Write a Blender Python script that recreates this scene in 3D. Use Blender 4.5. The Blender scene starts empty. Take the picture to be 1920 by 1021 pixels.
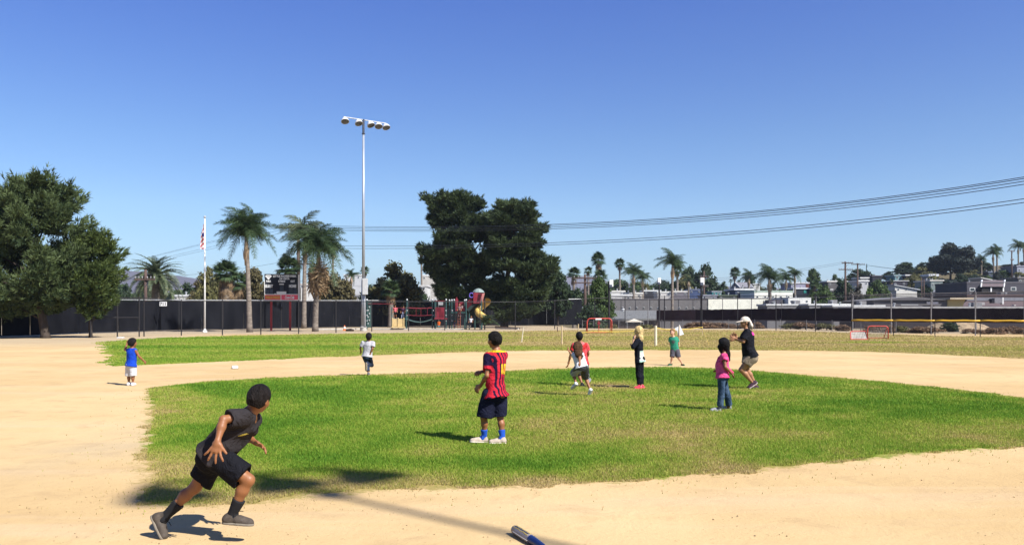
import bpy, bmesh, math, random
import numpy as np
from mathutils import Vector, Matrix

# ------------------------------------------------------------------ camera, sky, sun, exposure
SC = bpy.context.scene
COL = SC.collection
CX, HOR, FPX, EYE = 960.0, 588.0, 1570.0, 1.6
cd = bpy.data.cameras.new("camera"); cam = bpy.data.objects.new("camera", cd); COL.objects.link(cam)
cam.location = (0, 0, EYE); cam.rotation_euler = (math.radians(90), 0, 0)
cd.sensor_width = 36; cd.lens = FPX / 1920 * 36; cd.shift_y = (HOR - 510.5) / 1920
cd.clip_start = 0.05; cd.clip_end = 20000
SC.camera = cam

SH = Vector((-0.77, 0.64, 0.0))              # shadow vector of a 1 m high post
SUN_EL = math.atan2(1.0, SH.length)
SUN_DIR = Vector((-SH.x, -SH.y, 1.0)).normalized()
world = bpy.data.worlds.new("World"); SC.world = world; world.use_nodes = True
wn, wl = world.node_tree.nodes, world.node_tree.links
wn.clear()
sky = wn.new("ShaderNodeTexSky"); sky.sky_type = 'NISHITA'; sky.sun_disc = False
sky.sun_elevation = SUN_EL
sky.sun_rotation = math.atan2(SUN_DIR.x, SUN_DIR.y)
sky.altitude = 100; sky.air_density = 1.0; sky.dust_density = 0.0; sky.ozone_density = 2.6
hs = wn.new("ShaderNodeHueSaturation"); hs.inputs['Saturation'].default_value = 1.12; hs.inputs['Hue'].default_value = 0.512
bg = wn.new("ShaderNodeBackground"); bg.inputs['Strength'].default_value = 0.077
wo = wn.new("ShaderNodeOutputWorld")
stc = wn.new("ShaderNodeTexCoord"); ssp = wn.new("ShaderNodeSeparateXYZ"); srp = wn.new("ShaderNodeValToRGB"); smu = wn.new("ShaderNodeMix"); smu.data_type = 'RGBA'; smu.blend_type = 'MULTIPLY'; smu.inputs['Factor'].default_value = 1
wl.new(stc.outputs['Generated'], ssp.inputs[0]); wl.new(ssp.outputs['Z'], srp.inputs[0]); se = srp.color_ramp.elements   # whole-sky haze tint by height, the same all round
se[0].position = 0.0; se[0].color = (0.47, 0.60, 0.82, 1); se[1].position = 0.6; se[1].color = (0.62, 0.74, 1.0, 1)
for ps, c in ((0.05, (0.60, 0.71, 0.88, 1)), (0.12, (0.74, 0.84, 0.93, 1)), (0.2, (0.68, 0.81, 0.94, 1)), (0.36, (0.54, 0.69, 1.04, 1))):
    e_ = se.new(ps); e_.color = c
wl.new(sky.outputs[0], hs.inputs['Color']); wl.new(hs.outputs[0], smu.inputs['A']); wl.new(srp.outputs[0], smu.inputs['B']); wl.new(smu.outputs['Result'], bg.inputs[0]); wl.new(bg.outputs[0], wo.inputs[0])
sd = bpy.data.lights.new("sun", 'SUN'); sd.energy = 5.0; sd.angle = math.radians(0.53); sd.color = (1.0, 0.98, 0.935)
so = bpy.data.objects.new("sun", sd); COL.objects.link(so); so.location = (20, -20, 30)
so.rotation_euler = SUN_DIR.to_track_quat('Z', 'Y').to_euler()
SC.view_settings.view_transform = 'Standard'; SC.view_settings.look = 'None'
SC.view_settings.gamma = 1; SC.view_settings.use_curve_mapping = False
SC.view_settings.exposure = 0.98
SC.render.engine = 'CYCLES'
SC.cycles.max_bounces = 5; SC.cycles.diffuse_bounces = 3; SC.cycles.glossy_bounces = 2
SC.cycles.transmission_bounces = 3; SC.cycles.transparent_max_bounces = 6
SC.cycles.use_denoising = True

# ------------------------------------------------------------------ helpers
R = random.Random(7)
NR = np.random.RandomState(11)
def G(px, py): Y = EYE * FPX / (py - HOR); return Vector(((px - CX) / FPX * Y, Y, 0.0))
def P(px, py, Y): return Vector(((px - CX) / FPX * Y, Y, EYE - (py - HOR) / FPX * Y))
def tag(o, label=None, cat=None, group=None, kind=None):
    if label: o['label'] = label
    if cat: o['category'] = cat
    if group: o['group'] = group
    if kind: o['kind'] = kind
    return o
def empty(name, loc, label=None, cat=None, group=None):
    o = bpy.data.objects.new(name, None); COL.objects.link(o); o.location = loc
    o.empty_display_size = 0.2
    return tag(o, label, cat, group)
def link(name, me, mats, parent=None, loc=(0, 0, 0)):
    o = bpy.data.objects.new(name, me); COL.objects.link(o)
    for m in (mats if isinstance(mats, (list, tuple)) else [mats]):
        if len(me.materials) < len(mats if isinstance(mats, (list, tuple)) else [mats]): me.materials.append(m)
    if parent: o.parent = parent
    o.location = loc
    return o
def np_mesh(name, V, F, smooth=False):
    """V (n,3); F (m,k) with constant k"""
    V = np.ascontiguousarray(V, dtype=np.float32); F = np.ascontiguousarray(F, dtype=np.int32)
    me = bpy.data.meshes.new(name)
    k = F.shape[1]
    me.vertices.add(len(V)); me.vertices.foreach_set("co", V.ravel())
    me.loops.add(F.size); me.loops.foreach_set("vertex_index", F.ravel())
    me.polygons.add(len(F)); me.polygons.foreach_set("loop_start", np.arange(0, F.size, k, dtype=np.int32))
    me.update(calc_edges=True)
    if smooth: me.polygons.foreach_set("use_smooth", np.ones(len(F), dtype=bool))
    return me
def attr(me, name, vals, dom='POINT', typ='FLOAT'):
    a = me.attributes.new(name, typ, dom)
    if typ == 'FLOAT': a.data.foreach_set("value", np.ascontiguousarray(vals, dtype=np.float32))
    else:
        v = np.ones((len(vals), 4), dtype=np.float32); v[:, :3] = vals
        a.data.foreach_set("color", v.ravel())

class MB:
    """collects simple solids in world coordinates; build() makes ONE mesh relative to its parent"""
    def __init__(s): s.v = []; s.f = []; s.m = []
    def _add(s, vs, fs, mi=0):
        n = len(s.v); s.v += [tuple(v) for v in vs]; s.f += [tuple(i + n for i in f) for f in fs]; s.m += [mi] * len(fs); return s
    def box(s, c, size, rz=0.0, mi=0, M=None):
        hx, hy, hz = size[0] / 2, size[1] / 2, size[2] / 2
        M = M or Matrix.Rotation(rz, 3, 'Z'); c = Vector(c)
        vs = [c + M @ Vector((x * hx, y * hy, z * hz)) for x in (-1, 1) for y in (-1, 1) for z in (-1, 1)]
        return s._add(vs, [(0, 1, 3, 2), (4, 6, 7, 5), (0, 4, 5, 1), (2, 3, 7, 6), (0, 2, 6, 4), (1, 5, 7, 3)], mi)
    def tube(s, pts, r, n=8, mi=0, caps=True):
        pts = [Vector(p) for p in pts]; rs = r if isinstance(r, (list, tuple)) else [r] * len(pts)
        vs = []; fs = []
        up = Vector((0, 0, 1))
        for i, p in enumerate(pts):
            d = (pts[min(i + 1, len(pts) - 1)] - pts[max(i - 1, 0)]).normalized()
            a = d.cross(up)
            if a.length < 0.05: a = d.cross(Vector((0, 1, 0)))
            a.normalize(); b = d.cross(a)
            for k in range(n):
                t = 2 * math.pi * k / n
                vs.append(p + (a * math.cos(t) + b * math.sin(t)) * rs[i])
        for i in range(len(pts) - 1):
            for k in range(n):
                fs.append((i * n + k, i * n + (k + 1) % n, (i + 1) * n + (k + 1) % n, (i + 1) * n + k))
        if caps: fs.append(tuple(range(n))[::-1]); fs.append(tuple((len(pts) - 1) * n + k for k in range(n)))
        return s._add(vs, fs, mi)
    def prism(s, poly, off, mi=0):
        """poly: list of 3D points, extruded by vector off"""
        n = len(poly); off = Vector(off)
        vs = [Vector(p) for p in poly] + [Vector(p) + off for p in poly]
        fs = [tuple(range(n))[::-1], tuple(range(n, 2 * n))] + [(i, (i + 1) % n, n + (i + 1) % n, n + i) for i in range(n)]
        return s._add(vs, fs, mi)
    def lathe(s, c, prof, n=16, mi=0, axis=None):
        c = Vector(c); Mx = Vector(axis).to_track_quat('Z', 'Y').to_matrix() if axis else Matrix.Identity(3)
        vs = []; fs = []
        for r, z in prof:
            for k in range(n):
                t = 2 * math.pi * k / n; vs.append(c + Mx @ Vector((r * math.cos(t), r * math.sin(t), z)))
        for i in range(len(prof) - 1):
            for k in range(n): fs.append((i * n + k, i * n + (k + 1) % n, (i + 1) * n + (k + 1) % n, (i + 1) * n + k))
        return s._add(vs, fs, mi)
    def quad(s, a, b, c, d, mi=0): return s._add([a, b, c, d], [(0, 1, 2, 3)], mi)
    def mesh(s, name, origin=(0, 0, 0)):
        me = bpy.data.meshes.new(name); o = Vector(origin)
        me.from_pydata([tuple(Vector(v) - o) for v in s.v], [], s.f); me.update()
        return me
    def build(s, name, mats, parent=None, origin=None, smooth=False, bevel=0):
        o0 = Vector(parent.matrix_world.translation) if (parent and False) else None
        base = Vector((0, 0, 0)); q = parent
        while q is not None: base += Vector(q.location); q = q.parent
        if origin is not None: base = base + (Vector(origin) - base)
        me = s.mesh(name, base)
        ml = mats if isinstance(mats, (list, tuple)) else [mats]
        for m in ml: me.materials.append(m)
        if len(ml) > 1: me.polygons.foreach_set("material_index", s.m)
        if smooth: me.polygons.foreach_set("use_smooth", [True] * len(me.polygons))
        o = bpy.data.objects.new(name, me); COL.objects.link(o)
        if parent:
            o.parent = parent
            if origin is not None:
                pb = Vector((0, 0, 0)); q = parent
                while q is not None: pb += Vector(q.location); q = q.parent
                o.location = Vector(origin) - pb
        elif origin is not None: o.location = origin
        if bevel:
            b = o.modifiers.new("bevel", 'BEVEL'); b.width = bevel; b.segments = 2; b.limit_method = 'ANGLE'
        return o
def copy_tree(o, parent=None, loc=None, rz=None, scale=None, label=None, group=None):
    c = o.copy(); COL.objects.link(c); c.parent = parent
    for ch in list(o.children): copy_tree(ch, c)
    if loc is not None: c.location = loc
    if rz is not None: c.rotation_euler = (0, 0, rz)
    if scale is not None: c.scale = scale if isinstance(scale, (tuple, list)) else (scale,) * 3
    if label: c['label'] = label
    if group: c['group'] = group
    return c

# value noise (numpy)
_T = NR.rand(256, 256).astype(np.float32)
def vnoise(x, y, s=1.0, seed=0):
    x = np.asarray(x) * s + seed * 17.3 + 1000; y = np.asarray(y) * s + seed * 9.1 + 1000
    xi = np.floor(x).astype(int); yi = np.floor(y).astype(int); fx = x - xi; fy = y - yi
    fx = fx * fx * (3 - 2 * fx); fy = fy * fy * (3 - 2 * fy)
    a = _T[xi & 255, yi & 255]; b = _T[(xi + 1) & 255, yi & 255]; c = _T[xi & 255, (yi + 1) & 255]; d = _T[(xi + 1) & 255, (yi + 1) & 255]
    return (a * (1 - fx) + b * fx) * (1 - fy) + (c * (1 - fx) + d * fx) * fy
def fbm(x, y, s=1.0, o=4, seed=0):
    t = 0; a = 0.5; n = 0
    for i in range(o): t = t + a * vnoise(x, y, s * 2 ** i, seed + i); n += a; a *= 0.5
    return t / n
def sstep(a, b, x): t = np.clip((np.asarray(x, dtype=float) - a) / (b - a), 0, 1); return t * t * (3 - 2 * t)

# ------------------------------------------------------------------ materials
def L3(c): return tuple(c[:3]) + (1,)
MATS = {}
KA = 0.84   # paints and cloth a little under their nominal albedo
def kc(c): return tuple(v * KA for v in c[:3])
def mat(name, col, rough=0.8, var=0.12, scale=4.0, bump=0.0, bscale=None, spec=0.25, metal=0.0, col2=None, stretch=(1, 1, 1)):
    if name in MATS: return MATS[name]
    col = kc(col); col2 = kc(col2) if col2 else None
    m = bpy.data.materials.new(name); m.use_nodes = True; nt = m.node_tree; n = nt.nodes; l = nt.links
    b = n["Principled BSDF"]; b.inputs['Roughness'].default_value = rough; b.inputs['Metallic'].default_value = metal
    b.inputs['Specular IOR Level'].default_value = spec
    tc = n.new("ShaderNodeTexCoord"); mp = n.new("ShaderNodeMapping"); mp.inputs['Scale'].default_value = stretch
    l.new(tc.outputs['Object'], mp.inputs[0])
    nz = n.new("ShaderNodeTexNoise"); nz.inputs['Scale'].default_value = scale; nz.inputs['Detail'].default_value = 5
    l.new(mp.outputs[0], nz.inputs['Vector'])
    mx = n.new("ShaderNodeMix"); mx.data_type = 'RGBA'
    c2 = col2 or tuple(min(1, c * (1 + var)) for c in col); c1 = tuple(c * (1 - var) for c in col) if not col2 else col
    mx.inputs['A'].default_value = L3(c1); mx.inputs['B'].default_value = L3(c2)
    rp = n.new("ShaderNodeMapRange"); rp.inputs['From Min'].default_value = 0.35; rp.inputs['From Max'].default_value = 0.65
    l.new(nz.outputs[0], rp.inputs[0]); l.new(rp.outputs[0], mx.inputs['Factor']); l.new(mx.outputs['Result'], b.inputs['Base Color'])
    if bump:
        n2 = n.new("ShaderNodeTexNoise"); n2.inputs['Scale'].default_value = bscale or scale * 4; n2.inputs['Detail'].default_value = 4
        l.new(mp.outputs[0], n2.inputs['Vector'])
        bp = n.new("ShaderNodeBump"); bp.inputs['Strength'].default_value = bump; bp.inputs['Distance'].default_value = 0.02
        l.new(n2.outputs[0], bp.inputs['Height']); l.new(bp.outputs[0], b.inputs['Normal'])
    MATS[name] = m
    return m
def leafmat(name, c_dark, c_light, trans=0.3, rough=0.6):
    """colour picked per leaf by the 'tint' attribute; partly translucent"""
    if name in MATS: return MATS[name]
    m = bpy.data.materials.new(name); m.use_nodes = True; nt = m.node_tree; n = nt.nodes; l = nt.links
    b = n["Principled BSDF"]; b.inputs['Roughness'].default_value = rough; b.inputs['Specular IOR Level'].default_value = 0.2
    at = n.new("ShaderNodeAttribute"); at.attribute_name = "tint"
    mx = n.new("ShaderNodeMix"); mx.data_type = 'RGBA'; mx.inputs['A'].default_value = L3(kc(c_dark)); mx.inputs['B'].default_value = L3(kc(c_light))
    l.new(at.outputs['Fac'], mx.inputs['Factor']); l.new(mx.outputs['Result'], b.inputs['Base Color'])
    tr = n.new("ShaderNodeBsdfTranslucent"); l.new(mx.outputs['Result'], tr.inputs[0])
    ms = n.new("ShaderNodeMixShader"); ms.inputs[0].default_value = trans
    l.new(b.outputs[0], ms.inputs[1]); l.new(tr.outputs[0], ms.inputs[2])
    l.new(ms.outputs[0], n["Material Output"].inputs[0])
    MATS[name] = m
    return m
def vcmat(name, rough=0.85, spec=0.2, bump=0.15, bscale=120):
    if name in MATS: return MATS[name]
    m = bpy.data.materials.new(name); m.use_nodes = True; nt = m.node_tree; n = nt.nodes; l = nt.links
    b = n["Principled BSDF"]; b.inputs['Roughness'].default_value = rough; b.inputs['Specular IOR Level'].default_value = spec
    at = n.new("ShaderNodeAttribute"); at.attribute_name = "Col"
    nz = n.new("ShaderNodeTexNoise"); nz.inputs['Scale'].default_value = 18; nz.inputs['Detail'].default_value = 4
    tc = n.new("ShaderNodeTexCoord"); l.new(tc.outputs['Object'], nz.inputs['Vector'])
    mr = n.new("ShaderNodeMapRange"); mr.inputs['To Min'].default_value = 0.70; mr.inputs['To Max'].default_value = 1.0
    l.new(nz.outputs[0], mr.inputs[0])
    mu = n.new("ShaderNodeVectorMath"); mu.operation = 'SCALE'; l.new(at.outputs['Color'], mu.inputs[0]); l.new(mr.outputs[0], mu.inputs['Scale'])
    l.new(mu.outputs[0], b.inputs['Base Color'])
    if bump:
        n2 = n.new("ShaderNodeTexNoise"); n2.inputs['Scale'].default_value = bscale; l.new(tc.outputs['Object'], n2.inputs['Vector'])
        bp = n.new("ShaderNodeBump"); bp.inputs['Strength'].default_value = bump; bp.inputs['Distance'].default_value = 0.005
        l.new(n2.outputs[0], bp.inputs['Height']); l.new(bp.outputs[0], b.inputs['Normal'])
    if bump:   # broad creases as well as weave
        n3 = n.new("ShaderNodeTexNoise"); n3.inputs['Scale'].default_value = 13; n3.inputs['Detail'].default_value = 3; n3.inputs['Distortion'].default_value = 1.2; l.new(tc.outputs['Object'], n3.inputs['Vector'])
        b3 = n.new("ShaderNodeBump"); b3.inputs['Strength'].default_value = 0.75; b3.inputs['Distance'].default_value = 0.035; l.new(n3.outputs[0], b3.inputs['Height']); l.new(bp.outputs[0], b3.inputs['Normal']); l.new(b3.outputs[0], b.inputs['Normal'])
    MATS[name] = m
    return m

# ------------------------------------------------------------------ ground
INF = [G(*p) for p in [(272, 727), (300, 724), (400, 714), (500, 709), (600, 704), (750, 700), (900, 697), (1020, 692), (1100, 689.5), (1200, 687.5), (1270, 688), (1350, 691), (1430, 696), (1500, 702),
     (1600, 710), (1700, 719.5), (1800, 730), (1920, 745), (2060, 765), (2200, 792), (2170, 815), (2050, 827), (1920, 838), (1780, 846), (1650, 858), (1520, 872), (1400, 885), (1300, 893), (1200, 901), (1100, 906),
     (1000, 911), (900, 914), (800, 916), (700, 921), (590, 930), (540, 938), (480, 946), (400, 948), (330, 948), (262, 945), (256, 925), (262, 880), (268, 840), (276, 800), (278, 760)]]
OUT = [G(*p) for p in [(188, 641), (200, 662), (216, 686), (300, 682), (400, 678), (520, 673), (640, 668), (740, 665), (840, 661), (1000, 657), (1150, 656), (1300, 655.5), (1500, 657), (1620, 659), (1700, 662), (1800, 666), (1920, 672), (2300, 692),
     (2600, 660), (2300, 641), (1920, 632), (1750, 629.5), (1597, 624), (1500, 620.5), (1300, 617), (1180, 616), (1050, 619), (850, 622.5), (700, 624.5), (560, 626.5), (400, 630), (300, 633)]]
def sdpoly(poly, x, y):
    x = np.asarray(x, dtype=np.float64); y = np.asarray(y, dtype=np.float64)
    d = np.full(x.shape, 1e9); ins = np.zeros(x.shape, dtype=bool); n = len(poly)
    for i in range(n):
        ax, ay = poly[i].x, poly[i].y; bx, by = poly[(i + 1) % n].x, poly[(i + 1) % n].y
        ex, ey = bx - ax, by - ay; t = np.clip(((x - ax) * ex + (y - ay) * ey) / (ex * ex + ey * ey), 0, 1)
        d = np.minimum(d, np.hypot(x - ax - t * ex, y - ay - t * ey))
        c = ((ay > y) != (by > y)); xx = ax + (y - ay) / (ey if abs(ey) > 1e-9 else 1e-9) * ex
        ins ^= c & (x < xx)
    return np.where(ins, d, -d)
def hfun(x, y):
    x = np.asarray(x, dtype=float); y = np.asarray(y, dtype=float)
    rise = sstep(150, 320, y) * (3.0 + 17 * sstep(45, 200, x * 300 / np.maximum(y, 100)) ) 
    rise = rise * (1 - 0.75 * sstep(450, 900, y))
    dip = -1.9 * sstep(93, 101, y) * (1 - sstep(165, 200, y)) * sstep(6, 12, x)
    und = (fbm(x, y, 0.02, 3, 5) - 0.5) * 6 * sstep(200, 400, y)
    return rise + dip + und
def blob(x, y, c, rx, ry): return np.exp(-(((x - c.x) / rx) ** 2 + ((y - c.y) / ry) ** 2))
def dryness(x, y, si, so_):
    """0 lush .. 1 straw"""
    n1 = fbm(x, y, 0.35, 4, 1); n2 = fbm(x, y, 1.6, 3, 2)
    d = 0.33 + (n1 - 0.5) * 0.95 + (n2 - 0.5) * 0.55 + 0.12 * (sstep(13, 10.5, y) if False else 0)
    edge = 1 - sstep(0.0, 1.5, si)
    d = d + edge * (0.22 + 0.4 * (n2 - 0.4))
    d = d + 0.75 * blob(x, y, G(1145, 722), 0.8, 1.2) + 0.15 * blob(x, y, G(1500, 805), 3.4, 1.2) + 0.06 * blob(x, y, G(1150, 815), 2.5, 1.2) + 0.2 * blob(x, y, G(420, 880), .7, .7) + 0.28 * blob(x, y, G(1750, 815), 1.6, 1.0)
    d = d - 0.30 * blob(x, y, G(1700, 762), 3.0, 2.0) - 0.30 * blob(x, y, G(850, 868), 1.7, 0.55) - 0.22 * blob(x, y, G(1000, 880), 1.2, 0.5) - 0.2 * blob(x, y, G(600, 860), 0.8, 0.5) - 0.18 * blob(x, y, G(450, 735), 2.2, 1.5) - 0.2 * blob(x, y, G(1300, 700), 5, 3)
    # outfield: green at left, dry to the right, mown bands
    ang = x / np.maximum(y, 1) * FPX + CX
    o = 0.40 + 0.42 * sstep(560, 1100, ang) + 0.08 * sstep(1250, 1500, ang) + 0.75 * (fbm(x * 0.22, y, 0.35, 4, 8) - 0.5) + 0.35 * (fbm(x * .6, y, 1.6, 3, 12) - .5) + 0.22 * np.sin(y * 0.42 + 1.2 * vnoise(x, y, 0.06, 3)) * (1 - 0.45 * sstep(700, 1200, ang)) * 0.5
    o = o + 0.2 * sstep(60, 75, y) - 0.55 * blob(x, y, G(1625, 640.5), 2.2, 1.6) - 0.2 * blob(x, y, G(650, 663), 9, 2.0)
    return np.clip(np.where(si > so_, d, o), 0, 1)
def make_ground():
    ys = [6.0]
    while ys[-1] < 9000: ys.append(ys[-1] + max(0.09, 0.018 * ys[-1]))
    dn = [6.0]; st = 0.1
    while dn[-1] > -120: st *= 1.22; dn.append(dn[-1] - st)
    ys = np.array(dn[:0:-1] + ys)
    xs = [0.0]; st = 0.13
    while xs[-1] < 9000: xs.append(xs[-1] + st); st = 0.13 + 0.028 * xs[-1]
    xs = np.array([-v for v in xs[:0:-1]] + xs)
    X, Y = np.meshgrid(xs, ys)
    nx, ny = len(xs), len(ys)
    X = X.ravel(); Y = Y.ravel(); Z = hfun(X, Y)
    si = sdpoly(INF, X, Y); so_ = sdpoly(OUT, X, Y)
    Z = Z + (fbm(X, Y, 0.7, 3, 4) - 0.5) * 0.03 * (np.abs(Y) < 90) * sstep(4, 12, np.hypot(X, Y))*0.6
    i = np.arange(nx * ny).reshape(ny, nx)
    F = np.stack([i[:-1, :-1].ravel(), i[:-1, 1:].ravel(), i[1:, 1:].ravel(), i[1:, :-1].ravel()], 1)
    me = np_mesh("ground", np.stack([X, Y, Z], 1), F, smooth=True)
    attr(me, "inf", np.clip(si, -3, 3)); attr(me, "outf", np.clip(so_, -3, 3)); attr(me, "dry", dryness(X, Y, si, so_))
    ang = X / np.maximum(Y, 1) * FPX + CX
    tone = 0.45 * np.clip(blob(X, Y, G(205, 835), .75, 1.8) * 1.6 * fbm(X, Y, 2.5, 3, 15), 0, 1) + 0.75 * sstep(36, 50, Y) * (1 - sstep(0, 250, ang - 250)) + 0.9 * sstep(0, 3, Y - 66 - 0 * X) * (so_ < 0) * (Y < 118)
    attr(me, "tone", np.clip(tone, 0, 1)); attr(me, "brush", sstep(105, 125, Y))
    m = bpy.data.materials.new("ballfield_ground"); m.use_nodes = True; nt = m.node_tree; n = nt.nodes; l = nt.links
    b = n["Principled BSDF"]; b.inputs['Roughness'].default_value = 0.95; b.inputs['Specular IOR Level'].default_value = 0.08
    geo = n.new("ShaderNodeNewGeometry")
    def A(nm): a = n.new("ShaderNodeAttribute"); a.attribute_name = nm; return a.outputs['Fac']
    def N(s, det=4, rough=0.55, dist=0.0, st=(1, 1, 1)):
        mp = n.new("ShaderNodeMapping"); mp.inputs['Scale'].default_value = st; l.new(geo.outputs['Position'], mp.inputs[0])
        z = n.new("ShaderNodeTexNoise"); z.inputs['Scale'].default_value = s; z.inputs['Detail'].default_value = det; z.inputs['Roughness'].default_value = rough; z.inputs['Distortion'].default_value = dist
        l.new(mp.outputs[0], z.inputs['Vector']); return z.outputs[0]
    def M(op, a, c=None, clamp=False):
        q = n.new("ShaderNodeMath"); q.operation = op; q.use_clamp = clamp
        for k, v in enumerate((a, c)):
            if v is None: continue
            if isinstance(v, (int, float)): q.inputs[k].default_value = v
            else: l.new(v, q.inputs[k])
        return q.outputs[0]
    def MR(v, a, c, d=0.0, e=1.0):
        q = n.new("ShaderNodeMapRange"); q.interpolation_type = 'SMOOTHSTEP'
        for k, w in enumerate((v, a, c, d, e)):
            if isinstance(w, (int, float)): q.inputs[k].default_value = w
            else: l.new(w, q.inputs[k])
        return q.outputs[0]
    def MX(f, a, c):
        q = n.new("ShaderNodeMix"); q.data_type = 'RGBA'
        for k, v in (('Factor', f), ('A', a), ('B', c)):
            if isinstance(v, (int, float)): q.inputs[k].default_value = v
            elif isinstance(v, tuple): q.inputs[k].default_value = L3(v)
            else: l.new(v, q.inputs[k])
        return q.outputs['Result']
    # sand
    big = N(0.22, 5, 0.6); mid = N(1.7, 6, 0.65, 0.6); fine = N(26, 5, 0.7); grit = N(140, 3, 0.7)
    sand = MX(MR(big, 0.35, 0.65), (0.55, 0.375, 0.178), (0.63, 0.455, 0.232))
    sand = MX(MR(mid, 0.50, 0.70, 0, 0.55), sand, (0.46, 0.31, 0.155))
    sand = MX(MR(fine, 0.58, 0.72, 0, 0.55), sand, (0.34, 0.215, 0.10))
    sand = MX(MR(grit, 0.62, 0.75, 0, 0.4), sand, (0.70, 0.56, 0.38))
    strk = N(0.5, 4, 0.6, 0.4, (0.25, 2.2, 1))
    sand = MX(MR(strk, 0.5, 0.7, 0, 0.5), sand, (0.62, 0.45, 0.27))
    spk = N(9.0, 3, 0.9); sand = MX(MR(spk, 0.66, 0.72, 0, 0.6), sand, (0.25, 0.15, 0.065))
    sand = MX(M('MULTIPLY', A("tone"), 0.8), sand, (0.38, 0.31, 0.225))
    # turf base under the blades
    dr = M('ADD', A("dry"), M('MULTIPLY', M('SUBTRACT', N(5, 5, 0.7), 0.5), 0.9))
    dr = M('ADD', dr, M('MULTIPLY', M('SUBTRACT', N(40, 3, 0.8), 0.5), 0.55))
    cr = n.new("ShaderNodeValToRGB"); l.new(dr, cr.inputs[0]); e = cr.color_ramp.elements
    e[0].position = 0.0; e[0].color = (0.08, 0.16, 0.012, 1); e[1].position = 1.0; e[1].color = (0.42, 0.30, 0.13, 1)
    for ps, c in ((0.28, (0.15, 0.215, 0.022)), (0.48, (0.24, 0.255, 0.045)), (0.66, (0.27, 0.235, 0.06)), (0.82, (0.36, 0.27, 0.09))):
        q = e.new(ps); q.color = L3(c)
    turf = cr.outputs[0]
    rag = M('ADD', M('MULTIPLY', M('SUBTRACT', N(3.2, 6, 0.75), 0.5), 0.9), M('MULTIPLY', M('SUBTRACT', N(22, 3, 0.8), 0.5), 0.5))
    mi = MR(M('ADD', A("inf"), rag), -0.05, 0.12)
    rag2 = M('MULTIPLY', M('SUBTRACT', N(1.2, 6, 0.75), 0.5), 2.6)
    mo = MR(M('ADD', A("outf"), rag2), -0.2, 0.5)
    mk = M('MAXIMUM', mi, mo)
    c1 = MX(mk, sand, turf)
    brush = MX(N(0.5, 5, 0.7), (0.11, 0.085, 0.045), (0.17, 0.14, 0.08))
    c1 = MX(A("brush"), c1, brush)
    ks = n.new('ShaderNodeVectorMath'); ks.operation = 'SCALE'; ks.inputs['Scale'].default_value = 0.81; l.new(c1, ks.inputs[0]); l.new(ks.outputs[0], b.inputs['Base Color'])
    hgt = M('ADD', M('MULTIPLY', N(3.0, 5, 0.6, 0.8), 0.6), M('ADD', M('MULTIPLY', fine, 0.30), M('MULTIPLY', grit, 0.08)))
    bp = n.new("ShaderNodeBump"); bp.inputs['Strength'].default_value = 0.5; bp.inputs['Distance'].default_value = 0.045
    l.new(hgt, bp.inputs['Height']); l.new(bp.outputs[0], b.inputs['Normal'])
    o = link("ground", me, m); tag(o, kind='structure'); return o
make_ground()

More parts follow.
